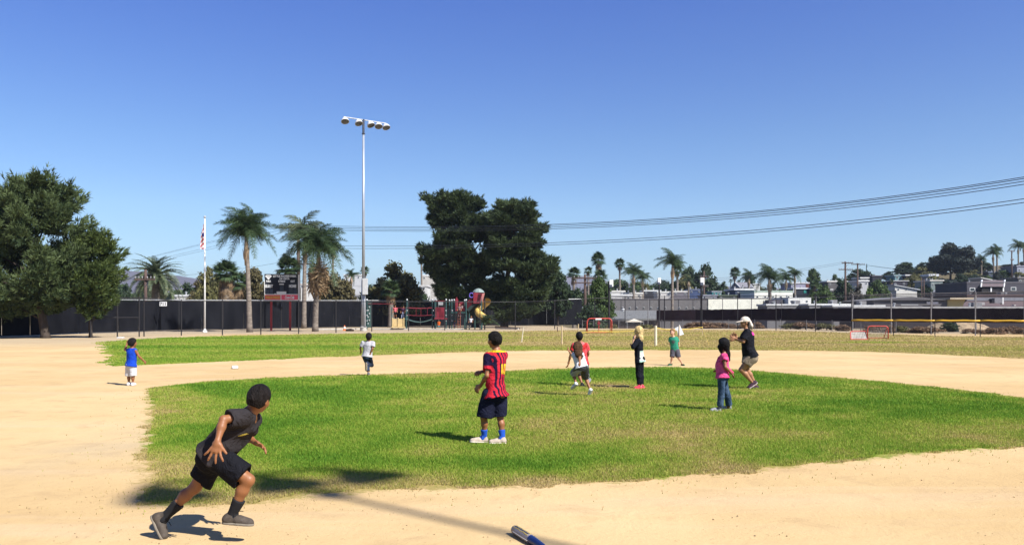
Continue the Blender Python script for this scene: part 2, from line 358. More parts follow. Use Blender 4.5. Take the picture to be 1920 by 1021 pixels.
def make_grass():
    def pts(n, y0, y1):
        # sample more near the camera (density ~ 1/y^2)
        u = NR.rand(n); y = 1 / (1 / y0 + u * (1 / y1 - 1 / y0))
        lo = -(0.64 * y); hi = 0.66 * y
        x = lo + NR.rand(n) * (hi - lo); return x, y
    x, y = pts(1500000, 6.6, 27.0)
    si = sdpoly(INF, x, y)
    rag = (fbm(x, y, 3.2, 4, 21) - 0.5) * 0.6
    k = (si + rag > 0.03) | ((si > -1.1) & (NR.rand(len(x)) < 0.012 * np.exp(si * 3.0)))
    dens = np.clip(1.25 - dryness(x, y, si, si - 9) * 0.9, 0.15, 1)
    k &= NR.rand(len(x)) < dens
    x, y, si = x[k], y[k], si[k]
    d = dryness(x, y, si, np.full(len(x), -9.0))
    n = len(x)
    # blade size: lush patches taller; wider with distance so that they still read
    w = (0.0022 + 0.00040 * y) * (0.7 + 0.6 * NR.rand(n)); h = (0.016 + 0.0009 * y + 0.022 * np.clip(0.6 - d, 0, 1)) * (0.5 + 0.9 * NR.rand(n))
    h = np.where(si < 0.15, h * 0.8, h)
    a = NR.rand(n) * 2 * np.pi; lean = 0.9 * h * NR.rand(n); b = NR.rand(n) * 2 * np.pi
    z0 = np.zeros(n)
    p0 = np.stack([x - np.cos(a) * w, y - np.sin(a) * w, z0 - 0.004], 1); p1 = np.stack([x + np.cos(a) * w, y + np.sin(a) * w, z0 - 0.004], 1)
    p2 = np.stack([x + np.cos(b) * lean, y + np.sin(b) * lean, h], 1)
    V = np.stack([p0, p1, p2], 1).reshape(-1, 3); F = np.arange(3 * n).reshape(n, 3)
    me = np_mesh("grass", V, F)
    t = np.clip(d + 0.16 * NR.randn(n), 0, 1)
    t = np.where(si < 0.05, np.clip(t + 0.4, 0, 1), t)
    stops = [(0, (0.10, 0.215, 0.018)), (0.26, (0.185, 0.30, 0.028)), (0.46, (0.31, 0.36, 0.052)), (0.66, (0.33, 0.325, 0.072)), (0.82, (0.41, 0.335, 0.11)), (1, (0.44, 0.34, 0.15))]
    xs = [s[0] for s in stops]; c = np.stack([np.interp(t, xs, [s[1][j] for s in stops]) for j in range(3)], 1)
    attr(me, "Col", c, 'FACE', 'FLOAT_COLOR')
    m = bpy.data.materials.new("grass_blade"); m.use_nodes = True; nt = m.node_tree; nn = nt.nodes; l = nt.links
    bb = nn["Principled BSDF"]; bb.inputs['Roughness'].default_value = 0.7; bb.inputs['Specular IOR Level'].default_value = 0.15
    at = nn.new("ShaderNodeAttribute"); at.attribute_name = "Col"; l.new(at.outputs['Color'], bb.inputs['Base Color'])
    tr = nn.new("ShaderNodeBsdfTranslucent"); l.new(at.outputs['Color'], tr.inputs[0])
    ms = nn.new("ShaderNodeMixShader"); ms.inputs[0].default_value = 0.4; l.new(bb.outputs[0], ms.inputs[1]); l.new(tr.outputs[0], ms.inputs[2]); l.new(ms.outputs[0], nn["Material Output"].inputs[0])
    # sparser, coarser tufts on the outfield, same material
    n2 = 420000; u = NR.rand(n2); y = 1 / (1 / 25.5 + u * (1 / 82.0 - 1 / 25.5)); x = (NR.rand(n2) * 1.34 - .66) * y
    so2 = sdpoly(OUT, x, y); k = so2 + (fbm(x, y, 1.2, 3, 33) - .5) * 1.6 > 0; x, y, so2 = x[k], y[k], so2[k]; d = dryness(x, y, so2 - 9, so2); n2 = len(x)
    w = .004 + .00042 * y; w = w * (.6 + .8 * NR.rand(n2)); h = (.018 + .0006 * y) * (.5 + NR.rand(n2)); a = NR.rand(n2) * 6.283; b = NR.rand(n2) * 6.283; ln = h * .8 * NR.rand(n2)
    V2 = np.stack([np.stack([x - np.cos(a) * w, y - np.sin(a) * w, 0 * x - .004], 1), np.stack([x + np.cos(a) * w, y + np.sin(a) * w, 0 * x - .004], 1), np.stack([x + np.cos(b) * ln, y + np.sin(b) * ln, h], 1)], 1).reshape(-1, 3)
    me2 = np_mesh("outfield_grass", V2, np.arange(3 * n2).reshape(n2, 3)); t2 = np.clip(d + .14 * NR.randn(n2), 0, 1)
    attr(me2, "Col", np.stack([np.interp(t2, xs, [s[1][j] for s in stops]) for j in range(3)], 1), 'FACE', 'FLOAT_COLOR')
    tag(link("outfield_grass", me2, m), "mown outfield turf, green at left fading to dry tan at right", "grass", kind='stuff')
    tag(link("grass", me, m), "patchy mown green grass with dry straw spots on the infield", "grass", kind='stuff')
make_grass()
def make_clods():
    n = 2600; u = NR.rand(n); y = 1 / (1 / 5.2 + u * (1 / 16.0 - 1 / 5.2)); x = (NR.rand(n) * 1.3 - .65) * y; k = (sdpoly(INF, x, y) < .1) & (fbm(x, y, 1.1, 3, 44) > .56); x, y = x[k], y[k]; n = len(x)
    oc = np.array([(1, 0, 0), (0, 1, 0), (-1, 0, 0), (0, -1, 0), (0, 0, .8), (0, 0, -.5)], float); fc = np.array([(0, 1, 4), (1, 2, 4), (2, 3, 4), (3, 0, 4), (1, 0, 5), (2, 1, 5), (3, 2, 5), (0, 3, 5)])
    s = (.003 + .007 * NR.rand(n) ** 3)[:, None, None]; V = oc[None] * s * (.6 + .8 * NR.rand(n, 6, 1)); th = NR.rand(n) * 6.28; c, q = np.cos(th)[:, None], np.sin(th)[:, None]
    V = np.stack([V[..., 0] * c - V[..., 1] * q + x[:, None], V[..., 0] * q + V[..., 1] * c + y[:, None], V[..., 2] + .004], -1).reshape(-1, 3)
    F = (fc[None] + 6 * np.arange(n)[:, None, None]).reshape(-1, 3)
    tag(link("gravel", np_mesh("gravel", V, F), mat("clods", (.46, .32, .17), .95, .35, 60)), "small clods and pebbles scattered over the dirt", "gravel", kind='stuff')
make_clods()
# ------------------------------------------------------------------ fences
GALV = mat("galvanised_steel", (0.42, 0.42, 0.42), .5, .15, 8, metal=.3)
GALVD = mat("weathered_steel", (0.20, 0.19, 0.19), .6, .2, 8)
BLKP = mat("black_painted_pipe", (0.022, 0.02, 0.022), .55, .2, 8)
SCREEN = mat("black_windscreen", (0.006, 0.0065, 0.009), .95, .35, .55, .5, 3, spec=.04, col2=(0.013, 0.0135, 0.017), stretch=(1.6, 1, .5))
SCREENB = mat("brown_windscreen", (0.022, 0.014, 0.018), .95, .25, .5, .3, 30, spec=.04)
WHITE = mat("white_paint", (0.78, 0.77, 0.74), .6, .04, 3)
CONC = mat("concrete", (0.45, 0.42, 0.37), .9, .15, 4, .3)
WOOD = mat("wood_stake", (0.50, 0.38, 0.22), .85, .2, 14, .2, stretch=(1, 1, .2))
def along(pts, t):
    """point at arc length t on a ground polyline"""
    for a, b in zip(pts[:-1], pts[1:]):
        L = (b - a).length
        if t <= L: return a.lerp(b, t / L)
        t -= L
    return pts[-1].copy()
def plen(pts): return sum((b - a).length for a, b in zip(pts[:-1], pts[1:]))
def wires(mb, a, b, h0, h1, sp, r=.004):
    """diamond wire mesh between two posts: thin slanted wires both ways"""
    d = (b - a); L = d.length; d.normalize(); hh = h1 - h0; n = int((L + hh) / sp)
    nrm = Vector((-d.y, d.x, 0)) * r
    for i in range(n):
        s = i * sp - hh
        for sg in (0, 1):
            x0, x1 = s, s + hh; z0, z1 = (h0, h1) if sg == 0 else (h1, h0)
            t0 = max(0, -x0 / hh) if x0 < 0 else 0; t1 = min(1, (L - x0) / hh) if x1 > L else 1
            if t1 <= t0: continue
            p = a + d * (x0 + hh * t0) + Vector((0, 0, z0 + (z1 - z0) * t0)); q = a + d * (x0 + hh * t1) + Vector((0, 0, z0 + (z1 - z0) * t1))
            u = d * r
            mb.quad(p - u, p + u, q + u, q - u)
def chain_fence(name, label, posts, hs_, m, prad=.035, spc=.12, rail=True, mid=None, group="chain link fences", wm=None, wr=.003, cap=True):
    root = empty(name, posts[0], label, "fence", group)
    pm = None
    for i, p in enumerate(posts):
        h = hs_[i]; mb = MB(); mb.tube([p - Vector((0, 0, .1)), p + Vector((0, 0, h))], prad, 8)
        if cap: mb.lathe(p + Vector((0, 0, h)), [(prad * 1.2, 0), (prad * 1.1, .04), (prad * .4, .07), (.001, .075)], 8)
        mb.build("post", m, root, smooth=False)
    for i in range(len(posts) - 1):
        a, b = posts[i], posts[i + 1]
        if rail: MB().tube([a + Vector((0, 0, hs_[i] - .04)), b + Vector((0, 0, hs_[i + 1] - .04))], prad * .7, 6).build("rail", m, root)
        if mid: MB().tube([a + Vector((0, 0, mid)), b + Vector((0, 0, mid))], prad * .6, 6).build("rail", m, root)
        w = MB(); wires(w, a, b, .05, (hs_[i] + hs_[i + 1]) / 2 - .06, spc, wr); o = w.build("wire_mesh", wm or m, root); tag(o, kind='stuff')
    return root
# black-post fence round the outfield
pa = [(170, 633), (220, 632), (261, 631), (270, 630.5), (340, 629), (417, 628), (489, 627), (560, 625.5), (630, 623.5), (697, 621), (766, 620), (834, 619), (900, 618.5), (966, 618), (1040, 616.5), (1115, 615.5), (1172, 615), (1246, 615.5), (1316, 616), (1383, 617), (1455, 619), (1529, 621), (1597, 624)]
hA = []
for px, py in pa:
    Y = G(px, py).y; top = float(np.interp(px, [170, 270, 300, 1000, 1150, 1250, 1600], [557, 557, 563, 565, 556, 555, 552])); hA.append(EYE + (HOR - top) / FPX * Y)
BF = chain_fence("chain_link_fence", "tall black-post chain link fence curving round the outfield", [G(*p) for p in pa], hA, BLKP, .045, .14, wr=.0022)
for a, b in ((0, 1), (1, 2)):
    p, q = G(*pa[a]), G(*pa[b]); MB().tube([p + Vector((0, 0, 1.35)), q + Vector((0, 0, 1.35))], .03, 6).build("rail", BLKP, BF)
# grey tall fence continuing to the right
pb = [(1597, 624.2), (1670, 625.5), (1745, 627), (1828, 628.5), (1920, 630.5), (2020, 633)]
chain_fence("chain_link_fence", "tall grey-post chain link fence behind the yellow-capped low fence", [G(*p) + Vector((.06, .06, 0)) for p in pb], [EYE + (HOR - float(np.interp(p[0], [1597, 1920, 2020], [552, 545, 543]))) / FPX * G(*p).y for p in pb], GALVD, .045, .14, wr=.0022)
# further grey posts with the brown screen behind
pc = [(1104, 609.8), (1139, 610), (1215, 610.5), (1304, 611), (1355, 611.5), (1409, 612), (1466, 612.8), (1530, 613.8), (1600, 615.5), (1672, 617.5), (1748, 619.5), (1830, 622), (1922, 624.5), (2020, 627)]
PC = [G(*p) for p in pc]
for v in PC: v.z = float(hfun(v.x, v.y))
hC = [EYE + (HOR - float(np.interp(p[0], [1100, 1500, 2000], [561, 557, 547]))) / FPX * v.y - v.z for p, v in zip(pc, PC)]
FC = chain_fence("chain_link_fence", "grey-post chain link fence carrying the long dark brown screen", PC, hC, GALVD, .05, .16, wm=GALVD, wr=.0022)
def screen_panel(root, a, b, z0, z1, z2, z3, m, seed=0):
    """sagging cloth between two posts: bottoms z0,z1 tops z2,z3 (left,right)"""
    r = random.Random(seed); d = b - a; n = Vector((-d.y, d.x, 0)).normalized(); nx, nz = 8, 4; V = []; F = []
    for i in range(nx + 1):
        for k in range(nz + 1):
            u, w = i / nx, k / nz; bl = math.sin(u * math.pi) * math.sin(w * math.pi) * r.uniform(.03, .07) * (1 if seed % 2 else -1)
            sag = -.05 * math.sin(u * math.pi * 4 + seed) ** 2 * (1 if k == nz else 0) - .02 * math.sin(math.pi * u) * w
            V.append(a.lerp(b, u * .992 + .004) + n * (bl - .05) + Vector((0, 0, (z0 * (1 - u) + z1 * u) * (1 - w) + (z2 * (1 - u) + z3 * u) * w + sag)))
    for i in range(nx):
        for k in range(nz):
            q = i * (nz + 1) + k; F.append((q, q + nz + 1, q + nz + 2, q + 1))
    mb = MB(); mb._add(V, F); mb._add([v + n * -.012 for v in V], [f[::-1] for f in F]); return mb.build("screen_panel", m, root, smooth=True)
for i in range(2, len(PC) - 1):
    a, b = PC[i].copy(), PC[i + 1].copy(); zs = []
    for p, v in ((pc[i], a), (pc[i + 1], b)):
        top = float(np.interp(p[0], [1215, 1500, 1600, 2000], [581, 577, 577, 577])); bot = float(np.interp(p[0], [1215, 1440, 2000], [602, 601, 606])); zs.append((EYE + (HOR - bot) / FPX * v.y - v.z, EYE + (HOR - top) / FPX * v.y - v.z))
    if i == 2: a = a.lerp(b, .18)
    screen_panel(FC, a, b, zs[0][0], zs[1][0], zs[0][1], zs[1][1], SCREENB, i)
# low grey chain link in front of it
pd = [(1092, 613.2), (1113, 613.4), (1160, 613.8), (1207, 614), (1241, 614.3), (1280, 614.8), (1322, 615.2), (1366, 615.8), (1415, 616.8), (1463, 617.8), (1512, 619), (1560, 620.8), (1614, 622.6), (1680, 624)]
PD = [G(*p) for p in pd]
chain_fence("low_chain_link_fence", "low grey chain link fence in the weeds behind the outfield", PD, [EYE + (HOR - float(np.interp(p[0], [1092, 1463, 1680], [600.5, 599.5, 603]))) / FPX * v.y for p, v in zip(pd, PD)], GALVD, .03, .09, wm=GALVD, wr=.004)
# big black screen fence on the left
pe = [(-260, 637), (-60, 633.5), (40, 631), (120, 626.5), (170, 624.3), (300, 620.2), (430, 617.6), (560, 615), (690, 612.6), (880, 610.8), (1090, 609.8)]
PE = [G(*p) for p in pe]; LT = plen(PE); nb = 34; pp = [along(PE, LT * i / nb) for i in range(nb + 1)]
def topB(p): px = CX + p.x / p.y * FPX; return EYE + (HOR - float(np.interp(px, [-260, 0, 600, 900, 1100], [561, 561, 563, 563, 560]))) / FPX * p.y
SB = empty("screened_fence", pp[0], "long black-screened fence behind left and centre field", "fence")
for i, p in enumerate(pp):
    MB().tube([p - Vector((0, 0, .1)), p + Vector((0, 0, topB(p)))], .04, 6).build("post", GALV, SB)
    if i < nb:
        q = pp[i + 1]; MB().tube([p + Vector((0, 0, topB(p))), q + Vector((0, 0, topB(q)))], .045, 6).build("rail", GALV, SB)
        screen_panel(SB, p + Vector((.05, -.06, 0)), q + Vector((.05, -.06, 0)), .08, .08, topB(p) - .05, topB(q) - .05, SCREEN, i)
# torn holes showing through as pale specks
hb = MB()
for i in range(150):
    p = along(PE, LT * R.random()); z = R.uniform(.25, topB(p) - .25); s = R.uniform(.015, .05) * (2 if R.random() < .1 else 1); hb.box(p + Vector((0, -.15, z)), (s, .004, s * R.uniform(.6, 2.2)))
tag(hb.build("patch", mat("pale_tape", (.35, .35, .36), .8, .1), SB), kind='stuff')
# low yellow-capped fence at the right
py_ = [(1597, 628.6), (1675, 630), (1753, 631.2), (1838, 632), (1925, 633), (2030, 634)]
PY = [G(*p) for p in py_]; YF = chain_fence("yellow_capped_fence", "low black chain link fence topped with a yellow safety cap", PY, [1.12] * 6, BLKP, .03, .09, wr=.003)
YEL = mat("yellow_cap", (0.62, 0.36, 0.03), .5, .12, 2)
for a, b in zip(PY[:-1], PY[1:]):
    n = 6; MB().tube([a.lerp(b, i / n) + Vector((0, 0, 1.13 + .012 * math.sin(i * 2.1))) for i in range(n + 1)], .065, 8).build("cap_rail", YEL, YF, smooth=True)

# ------------------------------------------------------------------ flat print
def text_obj(name, s, size, loc, rot, m, parent, w=None, extrude=.004, shear=0, bold=0.0):
    cu = bpy.data.curves.new(name, 'FONT'); cu.body = s; cu.size = size; cu.align_x = 'CENTER'; cu.align_y = 'CENTER'; cu.extrude = extrude; cu.shear = shear; cu.offset = bold
    t = bpy.data.objects.new(name, cu); COL.objects.link(t); bpy.context.view_layer.update()
    me = bpy.data.meshes.new_from_object(t); wd = t.dimensions.x; bpy.data.objects.remove(t)
    me.materials.clear(); me.materials.append(m); o = bpy.data.objects.new(name, me); COL.objects.link(o); o.parent = parent
    base = Vector((0, 0, 0)); q = parent
    while q is not None: base += Vector(q.location); q = q.parent
    o.location = Vector(loc) - base; o.rotation_euler = rot
    if w: o.scale = (w / max(wd, .01), 1, 1)
    return o
FACE = (math.radians(90), 0, 0)

# ------------------------------------------------------------------ stadium light poles
LAMPW = mat("lamp_housing", (0.66, 0.66, 0.68), .35, .08, 6); LGL = mat("lamp_glass", (0.08, 0.08, 0.085), .15, .2, 3, spec=.6)
POLE = mat("galvanised_pole", (0.40, 0.42, 0.45), .45, .15, 2, metal=.35, stretch=(1, 1, .3)); DKS = mat("dark_steel", (.06, .07, .10), .6, .2)
def light_pole(base, h, bar, lamps, label, boxz=None, thin=1.0):
    """bar: unit direction of the crossbar; lamps: offsets along it"""
    root = empty("stadium_light_pole", base, label, "light pole", "stadium light poles")
    b = Vector(base)
    MB().lathe(b, [(.32, -.1), (.32, .35), (.27, .42), (.001, .42)], 16).build("concrete_foot", CONC, root, smooth=False)
    MB().tube([b + Vector((0, 0, .4)), b + Vector((0, 0, 4.9))], [.215 * thin, .20 * thin], 16).build("lower_pole", POLE, root, smooth=True)
    MB().tube([b + Vector((0, 0, 4.8)), b + Vector((0, 0, h * .55)), b + Vector((0, 0, h - 1.3))], [.14 * thin, .12 * thin, .095 * thin], 14).build("upper_pole", POLE, root, smooth=True)
    m = MB().tube([b + Vector((0, 0, h - 1.35)), b + Vector((0, 0, h))], .11 * thin, 10); m.lathe(b + Vector((0, 0, h - 1.4)), [(.1, 0), (.16, .02), (.16, .10), (.1, .12)], 12); m.build("pole_top", DKS, root)
    e = [b + bar * (min(lamps) * 1.02) + Vector((0, 0, h - .05)), b + bar * (max(lamps) * 1.02) + Vector((0, 0, h - .05))]
    MB().tube(e, .05, 8).build("crossbar", GALV, root)
    side = Vector((-bar.y, bar.x, 0)); 
    if side.y > 0: side = -side
    for i, t in enumerate(lamps):
        c = b + bar * t + side * .25 + Vector((0, 0, h - .42)); ax = (side * .55 + Vector((0, 0, -1)) + bar * (.15 * (i % 3 - 1))).normalized()
        MB().tube([b + bar * t + Vector((0, 0, h - .05)), c - ax * .25], .03, 6).build("bracket", DKS, root)
        hd = MB().lathe(c, [(.05, -.36), (.12, -.35), (.15, -.24), (.26, -.16), (.35, .02), (.38, .14), (.36, .15), (.33, .03), (.26, -.08), (.001, -.12)], 18, axis=tuple(ax)).build("lamp_head", LAMPW, root, smooth=True)
        MB().lathe(c, [(.355, .125), (.2, .155), (.001, .165)], 18, axis=tuple(ax)).build("lens", LGL, hd, smooth=True)
    if boxz:
        bx = MB().box(b + Vector((.22, -.36, boxz)), (.46, .30, 1.5)).build("control_box", mat("grey_box", (.50, .50, .50), .5, .05), root, bevel=.015)
        MB().tube([b + Vector((.22, -.36, boxz - .75)), b + Vector((.22, -.3, .5))], .03, 6).build("conduit", GALV, root)
    return root
LB = G(681.5, 620)
hp = EYE + (HOR - 224) / FPX * LB.y
light_pole(LB, hp, Vector((0.80, 0.60, 0)).normalized(), [-2.0, -.62, .62, 1.45, 2.25], "tall stadium light pole with five white lamps and a grey box at centre left", 4.15)
ob = Vector((-2.63, 8.27, 0)) - SH * 20.0
light_pole(ob, 20.0, Vector((.88, .47, 0)).normalized(), [-.95, .06, .87], "stadium light pole behind the camera whose soft shadow falls on the infield", thin=.5)

# ------------------------------------------------------------------ flagpole
fb = G(384, 622.5); fb.y += 0; fh = EYE + (HOR - 409) / FPX * fb.y
FP = empty("flagpole", fb, "slim white flagpole with gold ball behind left field", "flagpole")
MB().tube([fb, fb + Vector((0, 0, fh))], [.085, .045], 12).build("pole", WHITE, FP, smooth=True)
MB().lathe(fb + Vector((0, 0, fh + .1)), [(.001, -.12), (.09, -.06), (.11, .02), (.07, .10), (.001, .12)], 12).build("finial", GALV, FP, smooth=True)
MB().lathe(fb, [(.2, 0), (.2, .1), (.12, .16), (.09, .3)], 12).build("base_collar", WHITE, FP)
# limp flag hanging at the left of the pole
nx, nz = 22, 44; V = np.zeros(((nx + 1) * (nz + 1), 3)); UV = []
ftop = fh - .45; fl = 2.25
for i in range(nx + 1):
    for k in range(nz + 1):
        u, w = i / nx, k / nz; drop = w * fl; out = (.04 + .24 * math.sin(min(1, w * 1.15) * math.pi * .62)) * u
        V[i * (nz + 1) + k] = (fb.x - .07 - out - .03 * math.sin(w * 9), fb.y + .10 * math.sin(u * 9 + w * 3) + .05 * math.sin(w * 11), ftop - drop - u * .22 * (1 - w)); UV.append((u, w))
F = [(i * (nz + 1) + k, (i + 1) * (nz + 1) + k, (i + 1) * (nz + 1) + k + 1, i * (nz + 1) + k + 1) for i in range(nx) for k in range(nz)]
UV = np.array(UV); fu = UV[:, 0] * .75 + UV[:, 1] * .35; fw = UV[:, 1] * 1.0 - UV[:, 0] * .45
stripe = (np.floor((fw + 2) * 9).astype(int) % 2 == 0)
col = np.where(stripe[:, None], np.array((.46, .10, .11)), np.array((.66, .62, .62))); can = (UV[:, 0] < .55) & (UV[:, 1] > .36) & (UV[:, 1] < .52)
col = np.where(can[:, None], np.array((.03, .03, .14)), col)
me = np_mesh("flag", V - np.array(fb), np.array(F), smooth=True); attr(me, "Col", col, 'POINT', 'FLOAT_COLOR')
fo = link("flag", me, vcmat("flag_cloth", bump=0), None, fb); tag(fo, "limp red, white and blue striped flag hanging from the flagpole", "flag")

# ------------------------------------------------------------------ scoreboard
SBK = mat("scoreboard_black", (0.012, 0.013, 0.022), .4, .1); REDP = mat("red_paint", (.40, .035, .035), .6, .15, 2)
Ys = 79.0; A_ = P(496.5, 514, Ys); B_ = P(561, 563.5, Ys); sx0, sx1, sz1, sz0 = A_.x, B_.x, A_.z, B_.z; sw, sh = sx1 - sx0, sz1 - sz0; sc = (sx0 + sx1) / 2
SR = empty("scoreboard", (sc, Ys, 0), "black baseball scoreboard with red sponsor strip on two red posts", "scoreboard")
MB().box((sc, Ys + .12, (sz0 + sz1) / 2), (sw, .24, sh)).build("board", SBK, SR, bevel=.01)
MB().box((sc + .01, Ys - .02, sz1 - sh * .075 + .02), (sw * 1.02, .03, sh * .155)).build("header_panel", SBK, SR)
for px in (508, 543.5):
    x = (px - CX) / FPX * Ys; MB().box((x, Ys + .1, sz0 / 2), (.17, .14, sz0)).build("post", REDP, SR)
fz = lambda py: EYE - (py - HOR) / FPX * Ys
fx = lambda px: (px - CX) / FPX * Ys
for a, b, c, d in ((495.6, 560, 525, 563), (560, 562.5, 515, 563)): MB().box(((fx(a) + fx(a + 1.2)) / 2 if b == 560 else (fx(558.6) + fx(562.4)) / 2, Ys - .02, (fz(c) + fz(d)) / 2), (fx(1) - fx(0) if b == 560 else .15, .05, fz(c) - fz(d))).build("side_trim", WHITE, SR)
MB().box((sc, Ys - .02, fz(551.6)), (sw, .05, .07)).build("trim", WHITE, SR); MB().box((sc, Ys - .02, fz(562.4)), (sw, .05, .06)).build("trim", WHITE, SR); MB().box((fx(527), Ys - .022, fz(557)), (.06, .05, .5)).build("trim", WHITE, SR)
SPN = mat("sponsor_red", (.80, .13, .10), .5, .05); SPN2 = mat("sponsor_red_bright", (.88, .10, .15), .5, .05)
p1 = MB().box(((fx(496.6) + fx(526.6)) / 2, Ys - .01, fz(557)), (fx(526.4) - fx(496.8), .04, fz(552.3) - fz(561.6))).build("sponsor_panel", SPN, SR)
p2 = MB().box(((fx(527.4) + fx(558.5)) / 2, Ys - .01, fz(557)), (fx(558.3) - fx(527.6), .04, fz(552.3) - fz(561.6))).build("sponsor_panel", SPN2, SR)
TXW = mat("white_lettering", (.82, .82, .80), .6, .01); TXY = mat("yellow_lettering", (.80, .45, .08), .6, .01)
yf = Ys - .045
def sbt(s, px0, px1, py, hpx, m=TXW, par=SR, shear=0, bold=0.012): text_obj("lettering", s, hpx / FPX * Ys * 1.42, ((fx(px0) + fx(px1)) / 2, yf, fz(py)), FACE, m, par, w=fx(px1) - fx(px0), shear=shear, bold=bold)
sbt("LITTLE PADRES PARK", 512, 556, 517.6, 3.6); sbt("OF VISTA", 524, 543, 522.4, 3.2)
sbt("BALL", 499.5, 508.5, 527.2, 3.6); sbt("STRIKE", 522, 535, 527.2, 3.6); sbt("OUT", 545, 553, 527.2, 3.6)
sbt("GUEST", 496.8, 512, 536.4, 5.0, bold=.02); sbt("HOME", 542, 555.6, 536.4, 5.0, bold=.02); sbt("INNING", 524, 532.5, 532.6, 1.9)
sbt("WELLS FARGO", 498, 525.5, 557.2, 4.2, TXY); sbt("Coca-Cola", 534, 551.5, 557.2, 5.6, TXW, shear=.35)
d0 = Vector((fx(503.4), yf, 0)); MB().prism([(fx(497.2), yf, fz(517.4)), (fx(499.6), yf, fz(515.4)), (fx(507.4), yf, fz(515.4)), (fx(510), yf, fz(517.4)), (fx(503.6), yf, fz(524.2))], (0, .01, 0)).build("emblem", TXW, SR)
MB().box((fx(503.6), yf - .01, fz(517.9)), (.36, .01, .05)).build("emblem_band", SBK, SR)
WIN = mat("scoreboard_window", (.045, .055, .075), .3, .2)
for a, b, c, d in ((497.8, 504.2, 541, 550.4), (505.6, 511.6, 541, 550.4), (525, 531.5, 534.5, 544.5), (542, 548.6, 541, 550.4), (550, 556.5, 541, 550.4), (499, 510, 530.4, 532), (544, 554, 530.4, 532)):
    MB().box(((fx(a) + fx(b)) / 2, Ys - .02, (fz(c) + fz(d)) / 2), (fx(b) - fx(a), .05, fz(c) - fz(d))).build("digit_window", WIN, SR)
MB().box(((fx(519) + fx(536.8)) / 2, Ys - .03, fz(548.6)), (fx(536.8) - fx(519), .05, fz(546.2) - fz(551.2))).build("maker_plate", WHITE, SR)
sbt("PADRES", 520, 536, 548.7, 2.6, mat("pale_blue_print", (.35, .38, .6), .6, .01)); MB().box((fx(516), Ys - .03, fz(550.6)), (.14, .04, .08)).build("small_plate", WHITE, SR)

# ------------------------------------------------------------------ utility poles and wires
UP = mat("utility_wood", (0.085, 0.055, 0.045), .9, .25, 3, .4, stretch=(1, 1, .2)); INS = mat("insulator", (.35, .33, .33), .3, .1); WIRE = mat("wire", (.03, .035, .05), .6, .1)
def upole(label, px, py_top, Y, arms, r=.17, zb=None):
    x = (px - CX) / FPX * Y; z0 = float(hfun(x, Y)) if zb is None else zb; zt = P(px, py_top, Y).z
    root = empty("utility_pole", (x, Y, z0), label, "utility pole", "wooden utility poles")
    MB().tube([(x, Y, z0 - .2), (x, Y, zt)], [r * 1.2, r * .75], 10).build("pole", UP, root, smooth=True)
    for (dz, half, yaw, off) in arms:
        d = Vector((math.cos(yaw), math.sin(yaw), 0)); c = Vector((x, Y - r, zt - dz)) + d * off
        a = MB().box(c, (2 * half, .12, .16), rz=yaw).build("crossarm", UP, root)
        ib = MB()
        for k in (-.95, -.6, -.25, .25, .6, .95): ib.lathe(c + d * half * k + Vector((0, 0, .08)), [(.03, 0), (.03, .1), (.07, .12), (.05, .2), (.001, .22)], 8)
        tag(ib.build("insulators", INS, a), kind='stuff')
        MB().tube([c + d * half * .5, Vector((x, Y - r, zt - dz - .7))], .025, 5).build("brace", DKS, root)
    return root
upole("tall brown utility pole with a long tilted-looking crossarm above the scoreboard", 559.5, 420, 104, [(.35, 3.0, -.55, -.2), (5.0, 1.7, -.3, 0)], .24)
upole("short brown utility pole with one crossarm in front of the date palm", 273, 505, 80, [(.95, .95, 0, 0), ], .16, 0)
upole("dark utility pole with two crossarms left of the mobile homes", 1097, 514, 108, [(.5, 1.5, 0, 0), (1.1, 1.5, .1, 0)], .2)
upole("weathered pole with stubby arms before the broad dark tree", 1320, 508, 175, [(1.2, .9, 0, 0), (3.2, .9, .2, 0)], .22)
upole("dark double-arm utility pole standing highest on the right", 1585, 490, 165, [(.3, 1.1, 0, .3), (1.6, 1.4, 0, 0)], .22)
upole("second utility pole with one high crossarm, right of the highest", 1608, 493, 185, [(.3, 1.6, .1, 0)], .2)
upole("slender utility pole between palms on the far right ridge", 1897, 469, 230, [(.3, .9, .3, 0), (2.6, .6, .3, 0)], .2)
upole("thin pole pair member standing under the flat olive tree", 1728, 520, 190, [], .13)
upole("thin pole standing close right of another below the olive tree", 1732.5, 523, 190, [], .13)
upole("utility pole out of frame at right carrying the sweeping power lines", 2500, 205, 30, [(.45, 1.2, 1.2, 0), (1.4, .9, 1.2, 0)], .16, 0)
